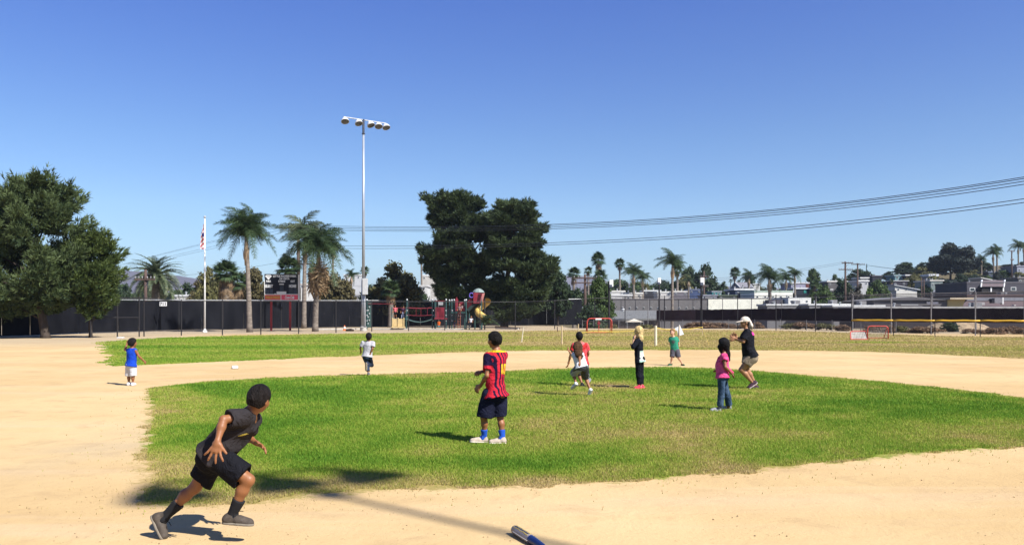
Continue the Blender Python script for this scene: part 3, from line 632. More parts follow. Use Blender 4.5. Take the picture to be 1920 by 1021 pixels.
# small lamp poles with a white box (seen against the far trees)
def boxpole(label, px, top, Y, bx):
    x = (px - CX) / FPX * Y; z0 = float(hfun(x, Y)); zt = P(px, top, Y).z; root = empty("lamp_post", (x, Y, z0), label, "lamp post", "dark posts with white boxes")
    MB().tube([(x, Y, z0), (x, Y, zt)], .11, 8).build("post", BLKP, root); MB().box(P(bx, top + 3, Y), (.42, .3, .75)).build("white_box", WHITE, root, bevel=.03); MB().box(P(bx - 1, top + 8, Y - .2), (.3, .3, .3)).build("lamp", DKS, root)
boxpole("dark post with white box right of the fan palm pair", 1142, 528, 92, 1146)
boxpole("dark post with white box in front of the broad dark tree", 1315, 524, 90, 1316.5)
boxpole("plain dark post with small top box left of the windswept palm", 1236, 523, 110, 1236)
def wire_run(name, label, knots, Y0, Y1, offs, r=.012, group="overhead power lines"):
    """knots (px,py): sag curve; inverse depth runs linearly from Y0 to Y1"""
    for oi, off in enumerate(offs):
        kx = np.array([k[0] for k in knots], float); ky = np.array([k[1] + off[min(i, len(off) - 1)] for i, k in enumerate(knots)], float)
        co = np.polyfit(kx, ky, 2); pts = []
        for t in np.linspace(0, 1, 26):
            px = kx[0] + (kx[-1] - kx[0]) * t; Y = 1 / ((1 - t) / Y0 + t / Y1); pts.append(P(px, float(np.polyval(co, px)), Y))
        mb = MB().tube(pts, r, 4, caps=False); tag(mb.build(name, WIRE, None, origin=pts[0]), label[oi], "cable", group)
ordn = ["topmost", "second", "third", "fourth"]
wire_run("power_line", ["%s wire of the upper bundle sweeping up to the right edge" % o for o in ordn], [(545, 424), (1030, 432), (1500, 388), (1925, 334), (2500, 222)], 103, 30, [(-6, -3, -4, -6, -7), (-3, -1, -2, -2, -3), (0, 2, 2, 3, 4), (3, 4, 6, 10, 12)], .017)
wire_run("power_line", ["upper wire of the lower pair sweeping right", "lower wire of the lower pair sweeping right"], [(560, 460), (1020, 463), (1500, 424), (1925, 372), (2500, 272)], 103, 30, [(-3, -2, -2, -3, -4), (3, 1, 2, 6, 8)], .017)
wire_run("power_line", ["%s wire running from the brown pole down to the left" % o for o in ordn], [(530, 424), (385, 457), (215, 500)], 104, 190, [(-4, -2, -1), (0, 0, 0), (6, 8, 3), (12, 12, 6)], .016)
wire_run("power_line", ["thin low wire left of the brown pole"], [(545, 490), (440, 505), (385, 512), (200, 524)], 104, 190, [(-2, 0, 0, 0)], .016)
wire_run("power_line", ["upper thin wire climbing to the double-arm pole", "lower thin wire climbing to the double-arm pole"], [(1080, 521), (1340, 524), (1450, 508), (1585, 491)], 150, 165, [(0, 0, 0, 0), (3, 3, 4, 3)], .018)
wire_run("power_line", ["thin wire from the double-arm pole down to the eucalyptus"], [(1585, 491), (1700, 506), (1850, 518)], 165, 150, [(0, 0, 0)], .02)
wire_run("power_line", ["thin wire crossing low in front of the right-hand ridge"], [(1608, 494), (1750, 512), (1925, 517)], 184, 150, [(0, 0, 0)], .02)
wire_run("power_line", ["faint wire crossing between light pole and scoreboard palms"], [(560, 526), (680, 537), (860, 536)], 104, 130, [(0, 0, 0)], .014)

# ------------------------------------------------------------------ buildings
def wallm(n, c): return mat("wall_" + n, c if 'white' in n else tuple(v * .8 for v in c), .85, .07, 1.2, .1, 10)
def roofm(n, c): return mat("roof_" + n, tuple(v * .85 for v in c), .8, .12, 2.0, .2, 12)
GLASS = mat("window_glass", (.03, .035, .045), .1, .1, 2, spec=.6)
def bx(px0, px1, yt, yb, Y, depth): 
    a, b = P(px0, yt, Y), P(px1, yb, Y); return a.x, b.x, b.z, a.z
def building(label, px0, px1, yt, yb, Y, depth, wc, rc, roof='flat', over=.3, rh=.35, wins=(), doors=(), name="house", cat="house", group=None, wn_="plain", rn="plain", ridge=1.2):
    x0, x1, z0, z1 = bx(px0, px1, yt, yb, Y, depth); g = min(float(hfun((x0 + x1) / 2, Y)), z0) - .4; cx = (x0 + x1) / 2; w = x1 - x0
    root = empty(name, (cx, Y, g), label, cat, group); zt = z1 - (rh if roof == 'flat' else ridge)
    body = MB().box((cx, Y + depth / 2, (g + zt) / 2), (w - 2 * over * (over < w * .2), depth, zt - g)).build("wall", wallm(wn_, wc), root)
    if roof == 'flat': MB().box((cx, Y + depth / 2, zt + rh / 2 + .002), (w, depth + over, rh)).build("roof", roofm(rn, rc), root, bevel=.03)
    elif roof == 'gable_x':  # ridge runs along x
        MB().prism([(x0, Y - over, zt), (x0, Y + depth + over, zt), (x0, Y + depth / 2, zt + ridge)], (w, 0, 0)).build("roof", roofm(rn, rc), root)
        for x in (x0 - .06, x1 - .06): MB().prism([(x, Y - over - .1, zt - .12), (x, Y - over - .1, zt + .1), (x, Y + depth / 2, zt + ridge + .15), (x, Y + depth + over, zt + .1), (x, Y + depth + over, zt - .12), (x, Y + depth / 2, zt + ridge - .12)], (.12, 0, 0)).build("fascia", WHITE, root)
    elif roof == 'gable_y':  # gable faces the field
        MB().prism([(x0 - over, Y - .3, zt), (x1 + over, Y - .3, zt), (cx, Y - .3, zt + ridge)], (0, depth, 0)).build("roof", roofm(rn, rc), root)
        MB().prism([(x0, Y - .33, zt + .02), (x1, Y - .33, zt + .02), (cx, Y - .33, zt + ridge * .86)], (0, .02, 0)).build("gable_wall", wallm(wn_, wc), root)
    elif roof == 'shed':
        MB().prism([(x0 - over, Y - over, zt + ridge), (x0 - over, Y - over, zt + ridge + .18), (x1 + over, Y - over, zt + .18), (x1 + over, Y - over, zt)], (0, depth + over, 0)).build("roof", roofm(rn, rc), root)
        MB().prism([(x0, Y, zt), (x1, Y, zt), (x0, Y, zt + ridge)], (0, depth, 0)).build("gable_wall", wallm(wn_, wc), root)
    if not wins and not doors and roof != 'gable_y' and 'shed' not in name and name != 'carport' and px1 - px0 > 16 and yb - yt > 8:
        k_ = max(2, int((px1 - px0) / 13)); wins = [(px0 + (px1 - px0) * (i + .32) / k_, px0 + (px1 - px0) * (i + .32) / k_ + 3.2, yt + (yb - yt) * .34, yt + (yb - yt) * .34 + 3.0) for i in range(k_)]
    if roof == 'flat' and w > 3:
        for i in range(2): MB().lathe((x0 + w * (.25 + .4 * i), Y + depth * .4, zt + rh), [(.12, -.1), (.12, .35), (.2, .37), (.2, .45), (.001, .5)], 8).build("roof_vent", GALV, root)
        if w > 6: MB().box((x0 + w * .7, Y + depth * .55, zt + rh + .3), (1.1, 1.0, .6)).build("rooftop_unit", GALVD, root, bevel=.03)
    for (a, b, c, d) in wins:
        p, q = P(a, c, Y), P(b, d, Y); f = MB().box(((p.x + q.x) / 2, Y - .02, (p.z + q.z) / 2), (q.x - p.x, .08, p.z - q.z)).build("window", WHITE, root)
        MB().box(((p.x + q.x) / 2, Y - .05, (p.z + q.z) / 2), ((q.x - p.x) * .8, .06, (p.z - q.z) * .76)).build("pane", GLASS, f)
    for (a, b, c, d, cc) in doors:
        p, q = P(a, c, Y), P(b, d, Y); MB().box(((p.x + q.x) / 2, Y - .03, (p.z + q.z) / 2), (q.x - p.x, .08, p.z - q.z)).build("door", wallm("door%d" % int(a), cc), root)
    return root
gy, wh, cr = (.20, .185, .18), (.74, .72, .66), (.70, .62, .42)
b1 = building("long flat grey building with a cream-white right third and number 225", 1135, 1441, 559.5, 606, 140, 16, gy, (.07, .06, .065), over=.05, rh=.22, name="warehouse", cat="building", wn_="warm_grey", rn="dark_trim")
c0, c1 = P(1328, 560.5, 139.9), P(1441, 586, 139.9); MB().box(((c0.x + c1.x) / 2, 139.93, (c0.z + c1.z) / 2), (c1.x - c0.x, .1, c0.z - c1.z)).build("white_wall_panel", wallm("cream_white", (.80, .77, .64)), b1)
for px in range(1165, 1328, 27): p = P(px, 560, 139.9); MB().box((p.x, 139.96, p.z - 2), (.03, .05, 4)).build("wall_joint", wallm("joint", (.14, .13, .13)), b1)
n0, n1 = P(1431.5, 563.5, 139.8), P(1441.5, 571, 139.8)
np_ = MB().box(((n0.x + n1.x) / 2, 139.85, (n0.z + n1.z) / 2), (n1.x - n0.x, .05, n0.z - n1.z)).build("number_plate", mat("black_plate", (.02, .018, .02), .6, .1), b1)
text_obj("lettering", "225", .72, ((n0.x + n1.x) / 2, 139.81, (n0.z + n1.z) / 2), FACE, TXW, np_, w=(n1.x - n0.x) * .86, bold=.02)
LR = building("low house with a broad pale grey hipped roof behind the goal", 1127, 1236, 598.5, 609, 119, 13, (.07, .05, .045), (.05, .05, .05), over=.1, rh=.1, wn_="deep_brown", rn="pale_grey")  # low walls in one even dark brown
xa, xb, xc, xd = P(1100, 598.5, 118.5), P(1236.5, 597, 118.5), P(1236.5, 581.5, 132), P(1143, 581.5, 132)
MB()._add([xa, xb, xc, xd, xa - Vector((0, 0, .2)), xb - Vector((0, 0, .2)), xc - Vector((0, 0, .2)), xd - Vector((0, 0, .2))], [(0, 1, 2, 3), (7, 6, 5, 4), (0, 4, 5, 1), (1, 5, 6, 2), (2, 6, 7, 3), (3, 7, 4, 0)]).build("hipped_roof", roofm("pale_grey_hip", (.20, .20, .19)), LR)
for px, py in ((1168.5, 580.5), (1123, 588.5)):
    p = P(px, py, 131 if px > 1140 else 124); MB().lathe(p + Vector((0, 0, -.3)), [(.14, -.2), (.14, .3), (.3, .32), (.3, .42), (.001, .5)], 10).build("roof_vent", WHITE, LR)
LG = building("small grey shed roof left of the pale grey hipped roof", 1090, 1134, 591, 606, 117.5, 6, (.16, .15, .16), (.27, .26, .27), over=.1, rh=.5, name="shed", cat="shed", wn_="shed_grey", rn="shed_grey")
# canopy tent
tc = P(1189, 604, 104); TT = empty("canopy_tent", (tc.x, 104, tc.z - 1), "small cream canopy tent behind the fence left of the blonde girl", "tent")
tw = 11.5 / FPX * 104 * 1.35; pk = P(1190, 597.3, 104).z; ez = P(1190, 603, 104).z
MB()._add([(tc.x - tw, 103, ez), (tc.x + tw, 103, ez), (tc.x + tw, 105.2, ez), (tc.x - tw, 105.2, ez), (tc.x, 104.1, pk)], [(0, 1, 4), (1, 2, 4), (2, 3, 4), (3, 0, 4), (3, 2, 1, 0)]).build("canopy", mat("canvas", (.66, .58, .46), .8, .05), TT)
for sx in (-1, 1):
    for yy in (103.05, 105.1): MB().tube([(tc.x + sx * tw * .97, yy, ez), (tc.x + sx * tw * .97, yy, -1.9)], .03, 6).build("leg", GALV, TT)
W8 = building("white flat-roofed building behind the big green palm", 1414, 1487, 544.5, 575, 158, 14, (.78, .76, .68), (.42, .50, .42), over=.05, rh=.35, name="warehouse", cat="building", wn_="bright_white", rn="pale_green")
building("dark blue-fronted house with white roof left of the flat white one", 1376, 1414, 540.5, 560, 168, 8, (.06, .08, .13), (.70, .68, .68), over=.3, rh=.35, wn_="navy", rn="white", group="houses on the slope")
G9 = building("small white box building right of the grey annex", 1478, 1521, 557.5, 573, 136, 9, (.80, .77, .70), (.78, .76, .72), over=.02, rh=.2, name="outbuilding", cat="building", wn_="box_white", rn="box_white")
building("dark grey annex with number-side wall between the white walls", 1441.5, 1478, 561.5, 573, 138, 8, (.13, .12, .14), (.10, .09, .10), over=.02, rh=.15, name="outbuilding", cat="building", wn_="annex_grey", rn="annex")
for i, (a, b, c, lb) in enumerate(((1436, 1532, 569.5, "low white roof in front of the small white box"), (1515, 1600, 569, "low white roof just left of the grey tree"), (1560, 1660, 571.5, "long thin white roof above the brown screen"))):
    building(lb, a, b, c, 576.5 + i, 128 - i * 4, 5, (.25, .24, .24), (.66, .65, .62), over=.2, rh=.28, name="carport", cat="carport", wn_="low_grey", rn="low_white", group="low white roofs behind the brown screen")
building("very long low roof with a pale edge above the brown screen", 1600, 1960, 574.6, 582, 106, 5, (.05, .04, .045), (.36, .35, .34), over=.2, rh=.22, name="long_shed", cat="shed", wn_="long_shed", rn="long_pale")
GH = building("wide grey hall with a low gable and cream end wall", 1636, 1778, 555.5, 576, 122, 12, (.135, .125, .13), (.20, .19, .19), 'gable_y', over=.2, ridge=.55, name="hall", cat="building", wn_="hall_grey", rn="hall_roof")
c0, c1 = P(1777.5, 561, 121.8), P(1811, 576, 121.8); MB().prism([(c0.x, 121.9, c0.z), (c1.x, 121.9, c0.z), (c1.x - .45, 121.9, c1.z), (c0.x, 121.9, c1.z)], (0, 8, 0)).build("cream_wall", wallm("cream", (.72, .56, .25)), GH)
MB().box(((c0.x + c1.x) / 2 + .3, 125.5, c0.z + .12), (c1.x - c0.x + .8, 9, .26)).build("fascia", wallm("tan_fascia", (.55, .45, .32)), GH)
q0, q1 = P(1737, 565, 121.7), P(1759, 568, 121.7); MB().box(((q0.x + q1.x) / 2, 121.65, (q0.z + q1.z) / 2 - .1), (q1.x - q0.x, .05, .35)).build("faded_sign", wallm("faded", (.19, .185, .22)), GH)
MB().box((P(1703, 571, 121).x, 121, P(1703, 571, 121).z), (2.5, .8, .1)).build("roof_rail", GALV, GH)
BRB = building("brown-roofed workshop with black door and white-edged box at far right", 1812, 1985, 552, 576, 132, 14, (.085, .06, .06), (.13, .085, .08), over=.1, rh=.2, name="workshop", cat="building", wn_="dark_brown", rn="brown")
ra, rb = P(1812, 555, 133), P(1985, 575, 126); MB()._add([P(1800, 574.5, 126), P(1985, 574.5, 126), P(1985, 555.5, 138), P(1822, 555.5, 138)], [(0, 1, 2, 3)]).build("sloped_roof", roofm("brown_slope", (.15, .105, .10)), BRB)
MB()._add([P(1819, 557.5, 125.6), P(1985, 557.5, 125.6), P(1985, 563.5, 125.6), P(1812, 563.5, 125.6)], [(0, 3, 2, 1)]).build("grey_flashing", roofm("flash_grey", (.22, .22, .25)), BRB)
for (a, b, c, d, col_, nm) in ((1857.5, 1862, 559.5, 568, (.01, .01, .02), "black_door"), (1862.5, 1877, 558.5, 568, (.25, .24, .26), "box_wall"), (1877, 1879.5, 557.5, 570, (.72, .70, .68), "white_edge"), (1835.5, 1844, 566.5, 571.5, (.45, .43, .43), "skylight"), (1899, 1902, 571, 573, (.6, .58, .55), "roof_vent")):
    p, q = P(a, c, 125.2), P(b, d, 125.2); MB().box(((p.x + q.x) / 2, 125.2, (p.z + q.z) / 2), (q.x - p.x, .7, p.z - q.z)).build(nm, wallm(nm, col_), BRB)
GT = building("two-storey grey house behind the workshop at far right", 1812, 1935, 528, 560, 160, 12, (.085, .08, .095), (.12, .11, .12), over=.1, rh=.3, wn_="dusk_grey", rn="dusk_grey", wins=((1818, 1828, 539, 545.5), (1895, 1905, 538, 544.5)))
MB().prism([P(1840, 537, 158.6), P(1884, 537, 158.6), P(1881, 525.2, 161.5), P(1843, 525.2, 161.5)], (0, .5, 0)).build("shingle_roof", roofm("shingle_brown", (.15, .115, .12)), GT)
for a, b in ((1839.5, 1842), (1882.5, 1885)): MB().prism([P(a, 537.5, 158.3), P(a + 1.2, 537.5, 158.3), P(b + .5, 524, 161.3), P(b - 1, 524, 161.3)], (0, .3, 0)).build("fascia", WHITE, GT)
for px in (1858, 1881): p = P(px, 543, 158.9); MB().box((p.x, 158.9, p.z), (.25, .2, 1.0)).build("porch_post", WHITE, GT)
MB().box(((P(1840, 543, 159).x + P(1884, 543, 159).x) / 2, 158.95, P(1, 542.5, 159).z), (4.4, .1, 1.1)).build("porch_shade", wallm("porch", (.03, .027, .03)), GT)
HS_ = "houses on the slope"
for h in [
 ("grey house with white-edged gable on the skyline left of the big palm", 1387, 1412, 527.5, 545, 225, 10, (.16, .16, .18), (.24, .23, .25), 'gable_x', dict(ridge=1.6)),
 ("tiny white house touching the grey gabled one", 1412, 1427, 531, 540, 228, 6, (.75, .72, .66), (.7, .68, .65), 'flat', dict()),
 ("lavender house with a brown-red door under the skyline tree", 1481, 1518, 529, 545, 205, 8, (.38, .36, .46), (.62, .60, .62), 'flat', dict(doors=((1511, 1517, 532, 541, (.16, .05, .045)),))),
 ("dark-fronted house with turquoise corner below the lavender one", 1487, 1520, 539, 553, 190, 6, (.03, .035, .05), (.72, .72, .72), 'flat', dict(doors=((1507, 1512, 544, 549, (.05, .32, .27)), (1487, 1492, 541, 549, (.6, .6, .62))))),
 ("white-roofed house on the skyline under the small trees", 1550, 1590, 526, 540, 220, 8, (.13, .12, .12), (.76, .72, .66), 'flat', dict()),
 ("little white-fronted house beside the second utility pole", 1608, 1630, 525, 538, 205, 6, (.55, .54, .54), (.72, .70, .67), 'flat', dict()),
 ("thin white roof peeping over it on the skyline", 1612, 1630, 519.5, 523, 235, 6, (.3, .3, .3), (.72, .7, .66), 'flat', dict()),
 ("dark low house with flat roof right of the cypress", 1634, 1655, 516, 524, 245, 7, (.04, .04, .05), (.10, .09, .10), 'flat', dict()),
 ("turquoise-grey trailer on the ridge", 1676, 1702, 515, 525, 240, 6, (.20, .34, .36), (.30, .40, .42), 'flat', dict(wins=((1680, 1684, 518, 521), (1690, 1695, 518, 521)))),
 ("dark trailer with a bright white corner next to the turquoise one", 1697, 1711, 514.5, 521, 238, 5, (.05, .04, .05), (.76, .74, .72), 'flat', dict()),
 ("dark house with a thin white roof edge behind the small bright tree", 1672, 1704, 525.5, 540, 218, 7, (.045, .04, .055), (.60, .58, .56), 'flat', dict(rh=.2)),
 ("house with a long slanted white roof and white end wall", 1678, 1722, 534.5, 553, 188, 8, (.72, .69, .62), (.50, .51, .53), 'shed', dict(ridge=1.1)),
 ("grey-green cube house with white roof edge left of the eucalyptus", 1743, 1770, 524.5, 545, 198, 8, (.22, .26, .25), (.62, .58, .52), 'flat', dict(rh=.3)),
 ("rounded white trailer roofs above the grey-green cube house", 1741, 1760, 513.5, 524, 228, 6, (.35, .36, .38), (.68, .68, .70), 'flat', dict(rh=.6)),
 ("little white-roofed hut at the eucalyptus foot", 1771, 1782, 540, 550, 180, 5, (.40, .38, .38), (.66, .64, .62), 'gable_y', dict(ridge=.7)),
 ("cream house with windows on the ridge right of the eucalyptus", 1836, 1860, 499.5, 516, 262, 8, (.72, .62, .38), (.60, .50, .40), 'flat', dict(rh=.5, wins=((1847, 1850, 506, 509), (1853, 1856, 506, 509)))),
 ("blue-grey low roof right of the cream house", 1852, 1876, 508.5, 515, 250, 6, (.10, .12, .18), (.20, .24, .32), 'flat', dict()),
 ("white sliver of roof above the shingle roof", 1840, 1857, 521, 527, 190, 5, (.3, .28, .28), (.62, .60, .58), 'shed', dict(ridge=.5)),
 ("grey-blue house under the slender pole", 1894, 1908, 503, 520, 246, 7, (.26, .28, .34), (.36, .38, .42), 'flat', dict(wins=((1897, 1904, 511, 513),))),
 ("larger grey house cut by the right edge of the picture", 1905, 1935, 497.5, 518, 240, 8, (.34, .35, .42), (.30, .30, .36), 'flat', dict()),
 ("brown-grey house below at the right edge", 1907, 1935, 519, 535, 200, 7, (.14, .13, .13), (.22, .20, .19), 'flat', dict()),
 ("little dark house among trees on the slope left of the poles", 1543, 1562, 541, 552, 185, 6, (.06, .05, .06), (.52, .5, .48), 'flat', dict())]:
    kw = h[10]; building(h[0], h[1], h[2], h[3], h[4], h[5], h[6], h[7], h[8], h[9], group=HS_, wn_="h%d%d" % (h[1], h[3]), rn="h%d%d" % (h[1], h[3]), **kw)
MH = "mobile homes beyond the grey building"
for m_ in [
 ("white-topped mobile home at the far left of the row", 1134, 1173, 544.5, 553, 176, (.62, .60, .56), (.80, .77, .70)),
 ("white mobile home lower left, nearest the grey building", 1136, 1186, 551.5, 562, 158, (.40, .38, .36), (.76, .74, .70)),
 ("bright low roof right at the grey building's left end", 1138, 1166, 556.5, 562, 150, (.6, .58, .55), (.72, .70, .66)),
 ("cream mobile home with a dark carport under the queen palms", 1172, 1206, 548, 560, 166, (.55, .50, .44), (.78, .75, .68)),
 ("mobile home with dark awning under a curved white roof", 1206, 1240, 543.5, 556, 178, (.05, .05, .06), (.70, .70, .68)),
 ("white mobile home just left of the windswept palm trunk", 1232, 1262, 546, 557, 170, (.66, .62, .58), (.78, .76, .70)),
 ("beige mobile home right behind the windswept palm trunk", 1262, 1292, 545, 556, 176, (.20, .18, .20), (.70, .66, .60)),
 ("dull blue mobile home with a white window", 1291, 1318, 541.5, 558, 178, (.07, .10, .20), (.16, .18, .25)),
 ("grey-roofed mobile home right of the box-topped post", 1318, 1346, 552, 562, 160, (.28, .28, .32), (.30, .30, .34)),
 ("teal mobile home with a white round-topped tank", 1334, 1354, 545, 556, 182, (.05, .26, .26), (.30, .32, .34)),
 ("low green-roofed mobile home left of the coach", 1346, 1384, 552.5, 562, 162, (.10, .12, .10), (.14, .17, .12)),
 ("thin white-roofed home on the far left skyline beside the pines", 790, 825, 515, 528, 190, (.60, .56, .50), (.80, .78, .74)),
 ("tan-roofed home peeping out right of the big pines", 1005, 1034, 535, 548, 150, (.40, .30, .20), (.58, .44, .28)),
 ("low white-walled home under the tan roof", 1012, 1042, 551, 562, 140, (.66, .64, .60), (.50, .48, .46)),
 ("white house between pines and olive-brown tree", 786, 803, 534, 556, 135, (.72, .70, .66), (.60, .58, .55)),
 ("white house behind the brown tree left of the light pole", 644, 680, 514, 531, 185, (.62, .62, .62), (.78, .77, .74)),
 ("white-walled home right of the scoreboard", 562, 576, 531, 562, 120, (.68, .66, .62), (.60, .58, .55)),
 ("pale home low behind the screen right of the date palm", 325, 382, 552, 564, 125, (.52, .50, .46), (.62, .62, .60)),
 ("pale trailer roof behind the screen left of the slim palm", 380, 400, 555, 564, 118, (.5, .46, .44), (.45, .42, .40)),
 ("white shed peeping over the screen under the left pine", 80, 134, 549, 563, 78, (.62, .62, .62), (.66, .66, .66)),
 ("low pale home behind the brown tree right of the shaggy queen palm", 640, 695, 551, 563, 128, (.36, .36, .36), (.40, .40, .40))]:
    building(m_[0], m_[1], m_[2], m_[3], m_[4], m_[5], 5, m_[6], m_[7], over=.15, rh=.3, group=MH if m_[1] > 1100 else "homes behind the screened fence", wn_="m%d" % m_[1], rn="m%d" % m_[1], name="mobile_home", cat="mobile home", wins=((m_[1] + 4, m_[1] + 7, m_[3] + 4, m_[3] + 7), (m_[2] - 9, m_[2] - 6, m_[3] + 4, m_[3] + 7)))
# distant hills, with a purple-grey haze tint put into their base colour
def ridge(name, prof, Y, dep, col_):
    V = []; F = []
    px = np.linspace(prof[0][0], prof[-1][0], 90); py = np.interp(px, [p[0] for p in prof], [p[1] for p in prof]) + (fbm(px, px * 0, .03, 4, 9) - .5) * 4
    for a, b in zip(px, py):
        p = P(a, b, Y); V += [(p.x * .96, Y - dep, -1), (p.x, Y - dep * .4, p.z * .55), (p.x, Y, p.z), (p.x * 1.02, Y + dep, -1)]
    n = len(px)
    for i in range(n - 1):
        for k in range(3): F.append((i * 4 + k, (i + 1) * 4 + k, (i + 1) * 4 + k + 1, i * 4 + k + 1))
    me = np_mesh(name, np.array(V), np.array(F), smooth=True); tag(link(name, me, mat(name + "_ground", col_, .95, .2, .01)), kind='structure')
ridge("distant_hill", [(-500, 530), (120, 522), (200, 512), (232, 507), (300, 512), (420, 530), (620, 540), (800, 542)], 2600, 500, (.10, .085, .10))
ridge("far_ridge", [(900, 545), (1000, 524), (1060, 517), (1105, 518), (1150, 528), (1260, 536), (1500, 540), (1900, 545)], 3000, 500, (.12, .105, .12))
# ------------------------------------------------------------------ vegetation
def rdirs(n):
    v = NR.randn(n, 3); return v / np.linalg.norm(v, axis=1)[:, None]
def leaf_quads(c, size, nrm, asp=1.6):
    """one rhombic leaf (two triangles) at each centre"""
    n = len(c); t = np.cross(nrm, NR.randn(n, 3)); t /= np.linalg.norm(t, axis=1)[:, None] + 1e-9; b = np.cross(nrm, t)
    s = size[:, None]
    V = np.stack([c - t * s * asp * .5, c + b * s * .5, c + t * s * asp * .5, c - b * s * .5], 1).reshape(-1, 3)
    return V, np.arange(4 * n).reshape(n, 4)
def tufts(c, out, size, k=6, wd=0.10):
    """needle tufts: k narrow blades fanning around an outward direction"""
    n = len(c); o = np.repeat(out, k, 0) + NR.randn(n * k, 3) * 0.55; o /= np.linalg.norm(o, axis=1)[:, None]
    p = np.repeat(c, k, 0); L = np.repeat(size, k)[:, None] * (0.7 + 0.6 * NR.rand(n * k, 1))
    t = np.cross(o, NR.randn(n * k, 3)); t /= np.linalg.norm(t, axis=1)[:, None] + 1e-9
    V = np.stack([p - t * L * wd, p + t * L * wd, p + o * L], 1).reshape(-1, 3)
    return V, np.arange(3 * n * k).reshape(n * k, 3)
def clusters_from_profile(prof, Y, nclu, cr, depth=0.8, seed=0):
    """prof rows (py, pxL, pxR) -> clump centres inside an elliptical crown"""
    r = np.random.RandomState(seed); zs = []; out = []
    rows = [(EYE - (p[0] - HOR) / FPX * Y, (p[1] - CX) / FPX * Y, (p[2] - CX) / FPX * Y) for p in prof]; rows.sort()
    z = np.array([q[0] for q in rows]); xl = np.array([q[1] for q in rows]); xr = np.array([q[2] for q in rows])
    grid = np.linspace(z[0], z[-1], 200); wdt = np.interp(grid, z, xr) - np.interp(grid, z, xl); cdf = np.cumsum(wdt + .3); cdf /= cdf[-1]
    for i in range(nclu):
        zz = np.interp(r.rand(), cdf, grid); a, b = np.interp(zz, z, xl), np.interp(zz, z, xr); c = (a + b) / 2; w = max((b - a) / 2, .2)
        R_ = cr * (0.65 + 0.7 * r.rand()); th = r.rand() * 2 * np.pi; rad = 1 - 0.55 * r.rand() ** 1.8
        ww = max(w - R_ * .45, .05); out.append((c + math.cos(th) * ww * rad, Y + math.sin(th) * max(w * depth - R_ * .6, .05) * rad, min(zz, z[-1] - R_ * .55), R_, math.cos(th) * rad, math.sin(th) * rad))
    return out, rows
def crown_mesh(name, clu, per, size, kind='tuft', flat=0.75, k=6, core=True, seed=0, wd=.10, plume=1.0):
    Vs = []; Fs = []; T = []; n0 = 0
    for (x, y, z, R_, ox, oy) in clu:
        n = max(6, int(per * (R_ ** 2)))
        d = rdirs(n); d[:, 2] = np.where(d[:, 2] < -0.3, -d[:, 2] * .4, d[:, 2])
        rad = R_ * (0.55 + 0.5 * NR.rand(n) ** .7)[:, None]; lump = 1 + 0.25 * np.sin(d[:, :1] * 5 + x * 3) * np.cos(d[:, 1:2] * 6 + z)
        c = np.array([x, y, z]) + d * rad * lump * np.array([1.1, 1.1, flat])
        if plume > 1:
            ax_ = np.array([ox * .75, oy * .75, .75]); ax_ /= np.linalg.norm(ax_); q = c - np.array([x, y, z]); al = q @ ax_; tp = 1 - .45 * np.clip(al / R_, -1, 1.0); c = np.array([x, y, z]) + ax_ * (al * plume)[:, None] + (q - al[:, None] * ax_) * (tp * .85)[:, None]
        sz = size * (0.7 + 0.6 * NR.rand(n))
        if kind == 'tuft':
            o = d * 0.7 + np.array([ox * .5, oy * .5, 0.55]); V, F = tufts(c, o, sz, k, wd)
            t = np.repeat(np.clip(NR.rand(n) * .7 + NR.rand() * .4, 0, 1), k)
        else:
            nr = d + NR.randn(n, 3) * .7; nr /= np.linalg.norm(nr, axis=1)[:, None]; V, F = leaf_quads(c, sz, nr); t = np.clip(NR.rand(n) * .7 + NR.rand() * .4, 0, 1)
            F = np.concatenate([F[:, :3], F[:, [0, 2, 3]]]); t = np.concatenate([t, t])
        Vs.append(V); Fs.append(F + n0); n0 += len(V); T.append(t)
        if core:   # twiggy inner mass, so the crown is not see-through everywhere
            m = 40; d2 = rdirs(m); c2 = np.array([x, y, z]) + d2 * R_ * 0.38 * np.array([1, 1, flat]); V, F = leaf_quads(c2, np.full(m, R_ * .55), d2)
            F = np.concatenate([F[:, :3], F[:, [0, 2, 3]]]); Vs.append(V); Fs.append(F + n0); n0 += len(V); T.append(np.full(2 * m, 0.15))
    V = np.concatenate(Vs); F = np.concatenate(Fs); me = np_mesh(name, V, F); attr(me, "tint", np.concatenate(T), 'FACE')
    return me
BARK = mat("bark", (0.06, 0.045, 0.035), .95, .35, 6, .5, stretch=(1, 1, .3))
PINE = leafmat("pine_needles", (0.016, 0.034, 0.012), (0.165, 0.215, 0.085), .25)
PINED = leafmat("pine_needles_dark", (0.010, 0.022, 0.011), (0.095, 0.13, 0.05), .18)
PINEG = leafmat("pine_needles_green", (0.028, 0.052, 0.014), (0.14, 0.18, 0.05), .22)
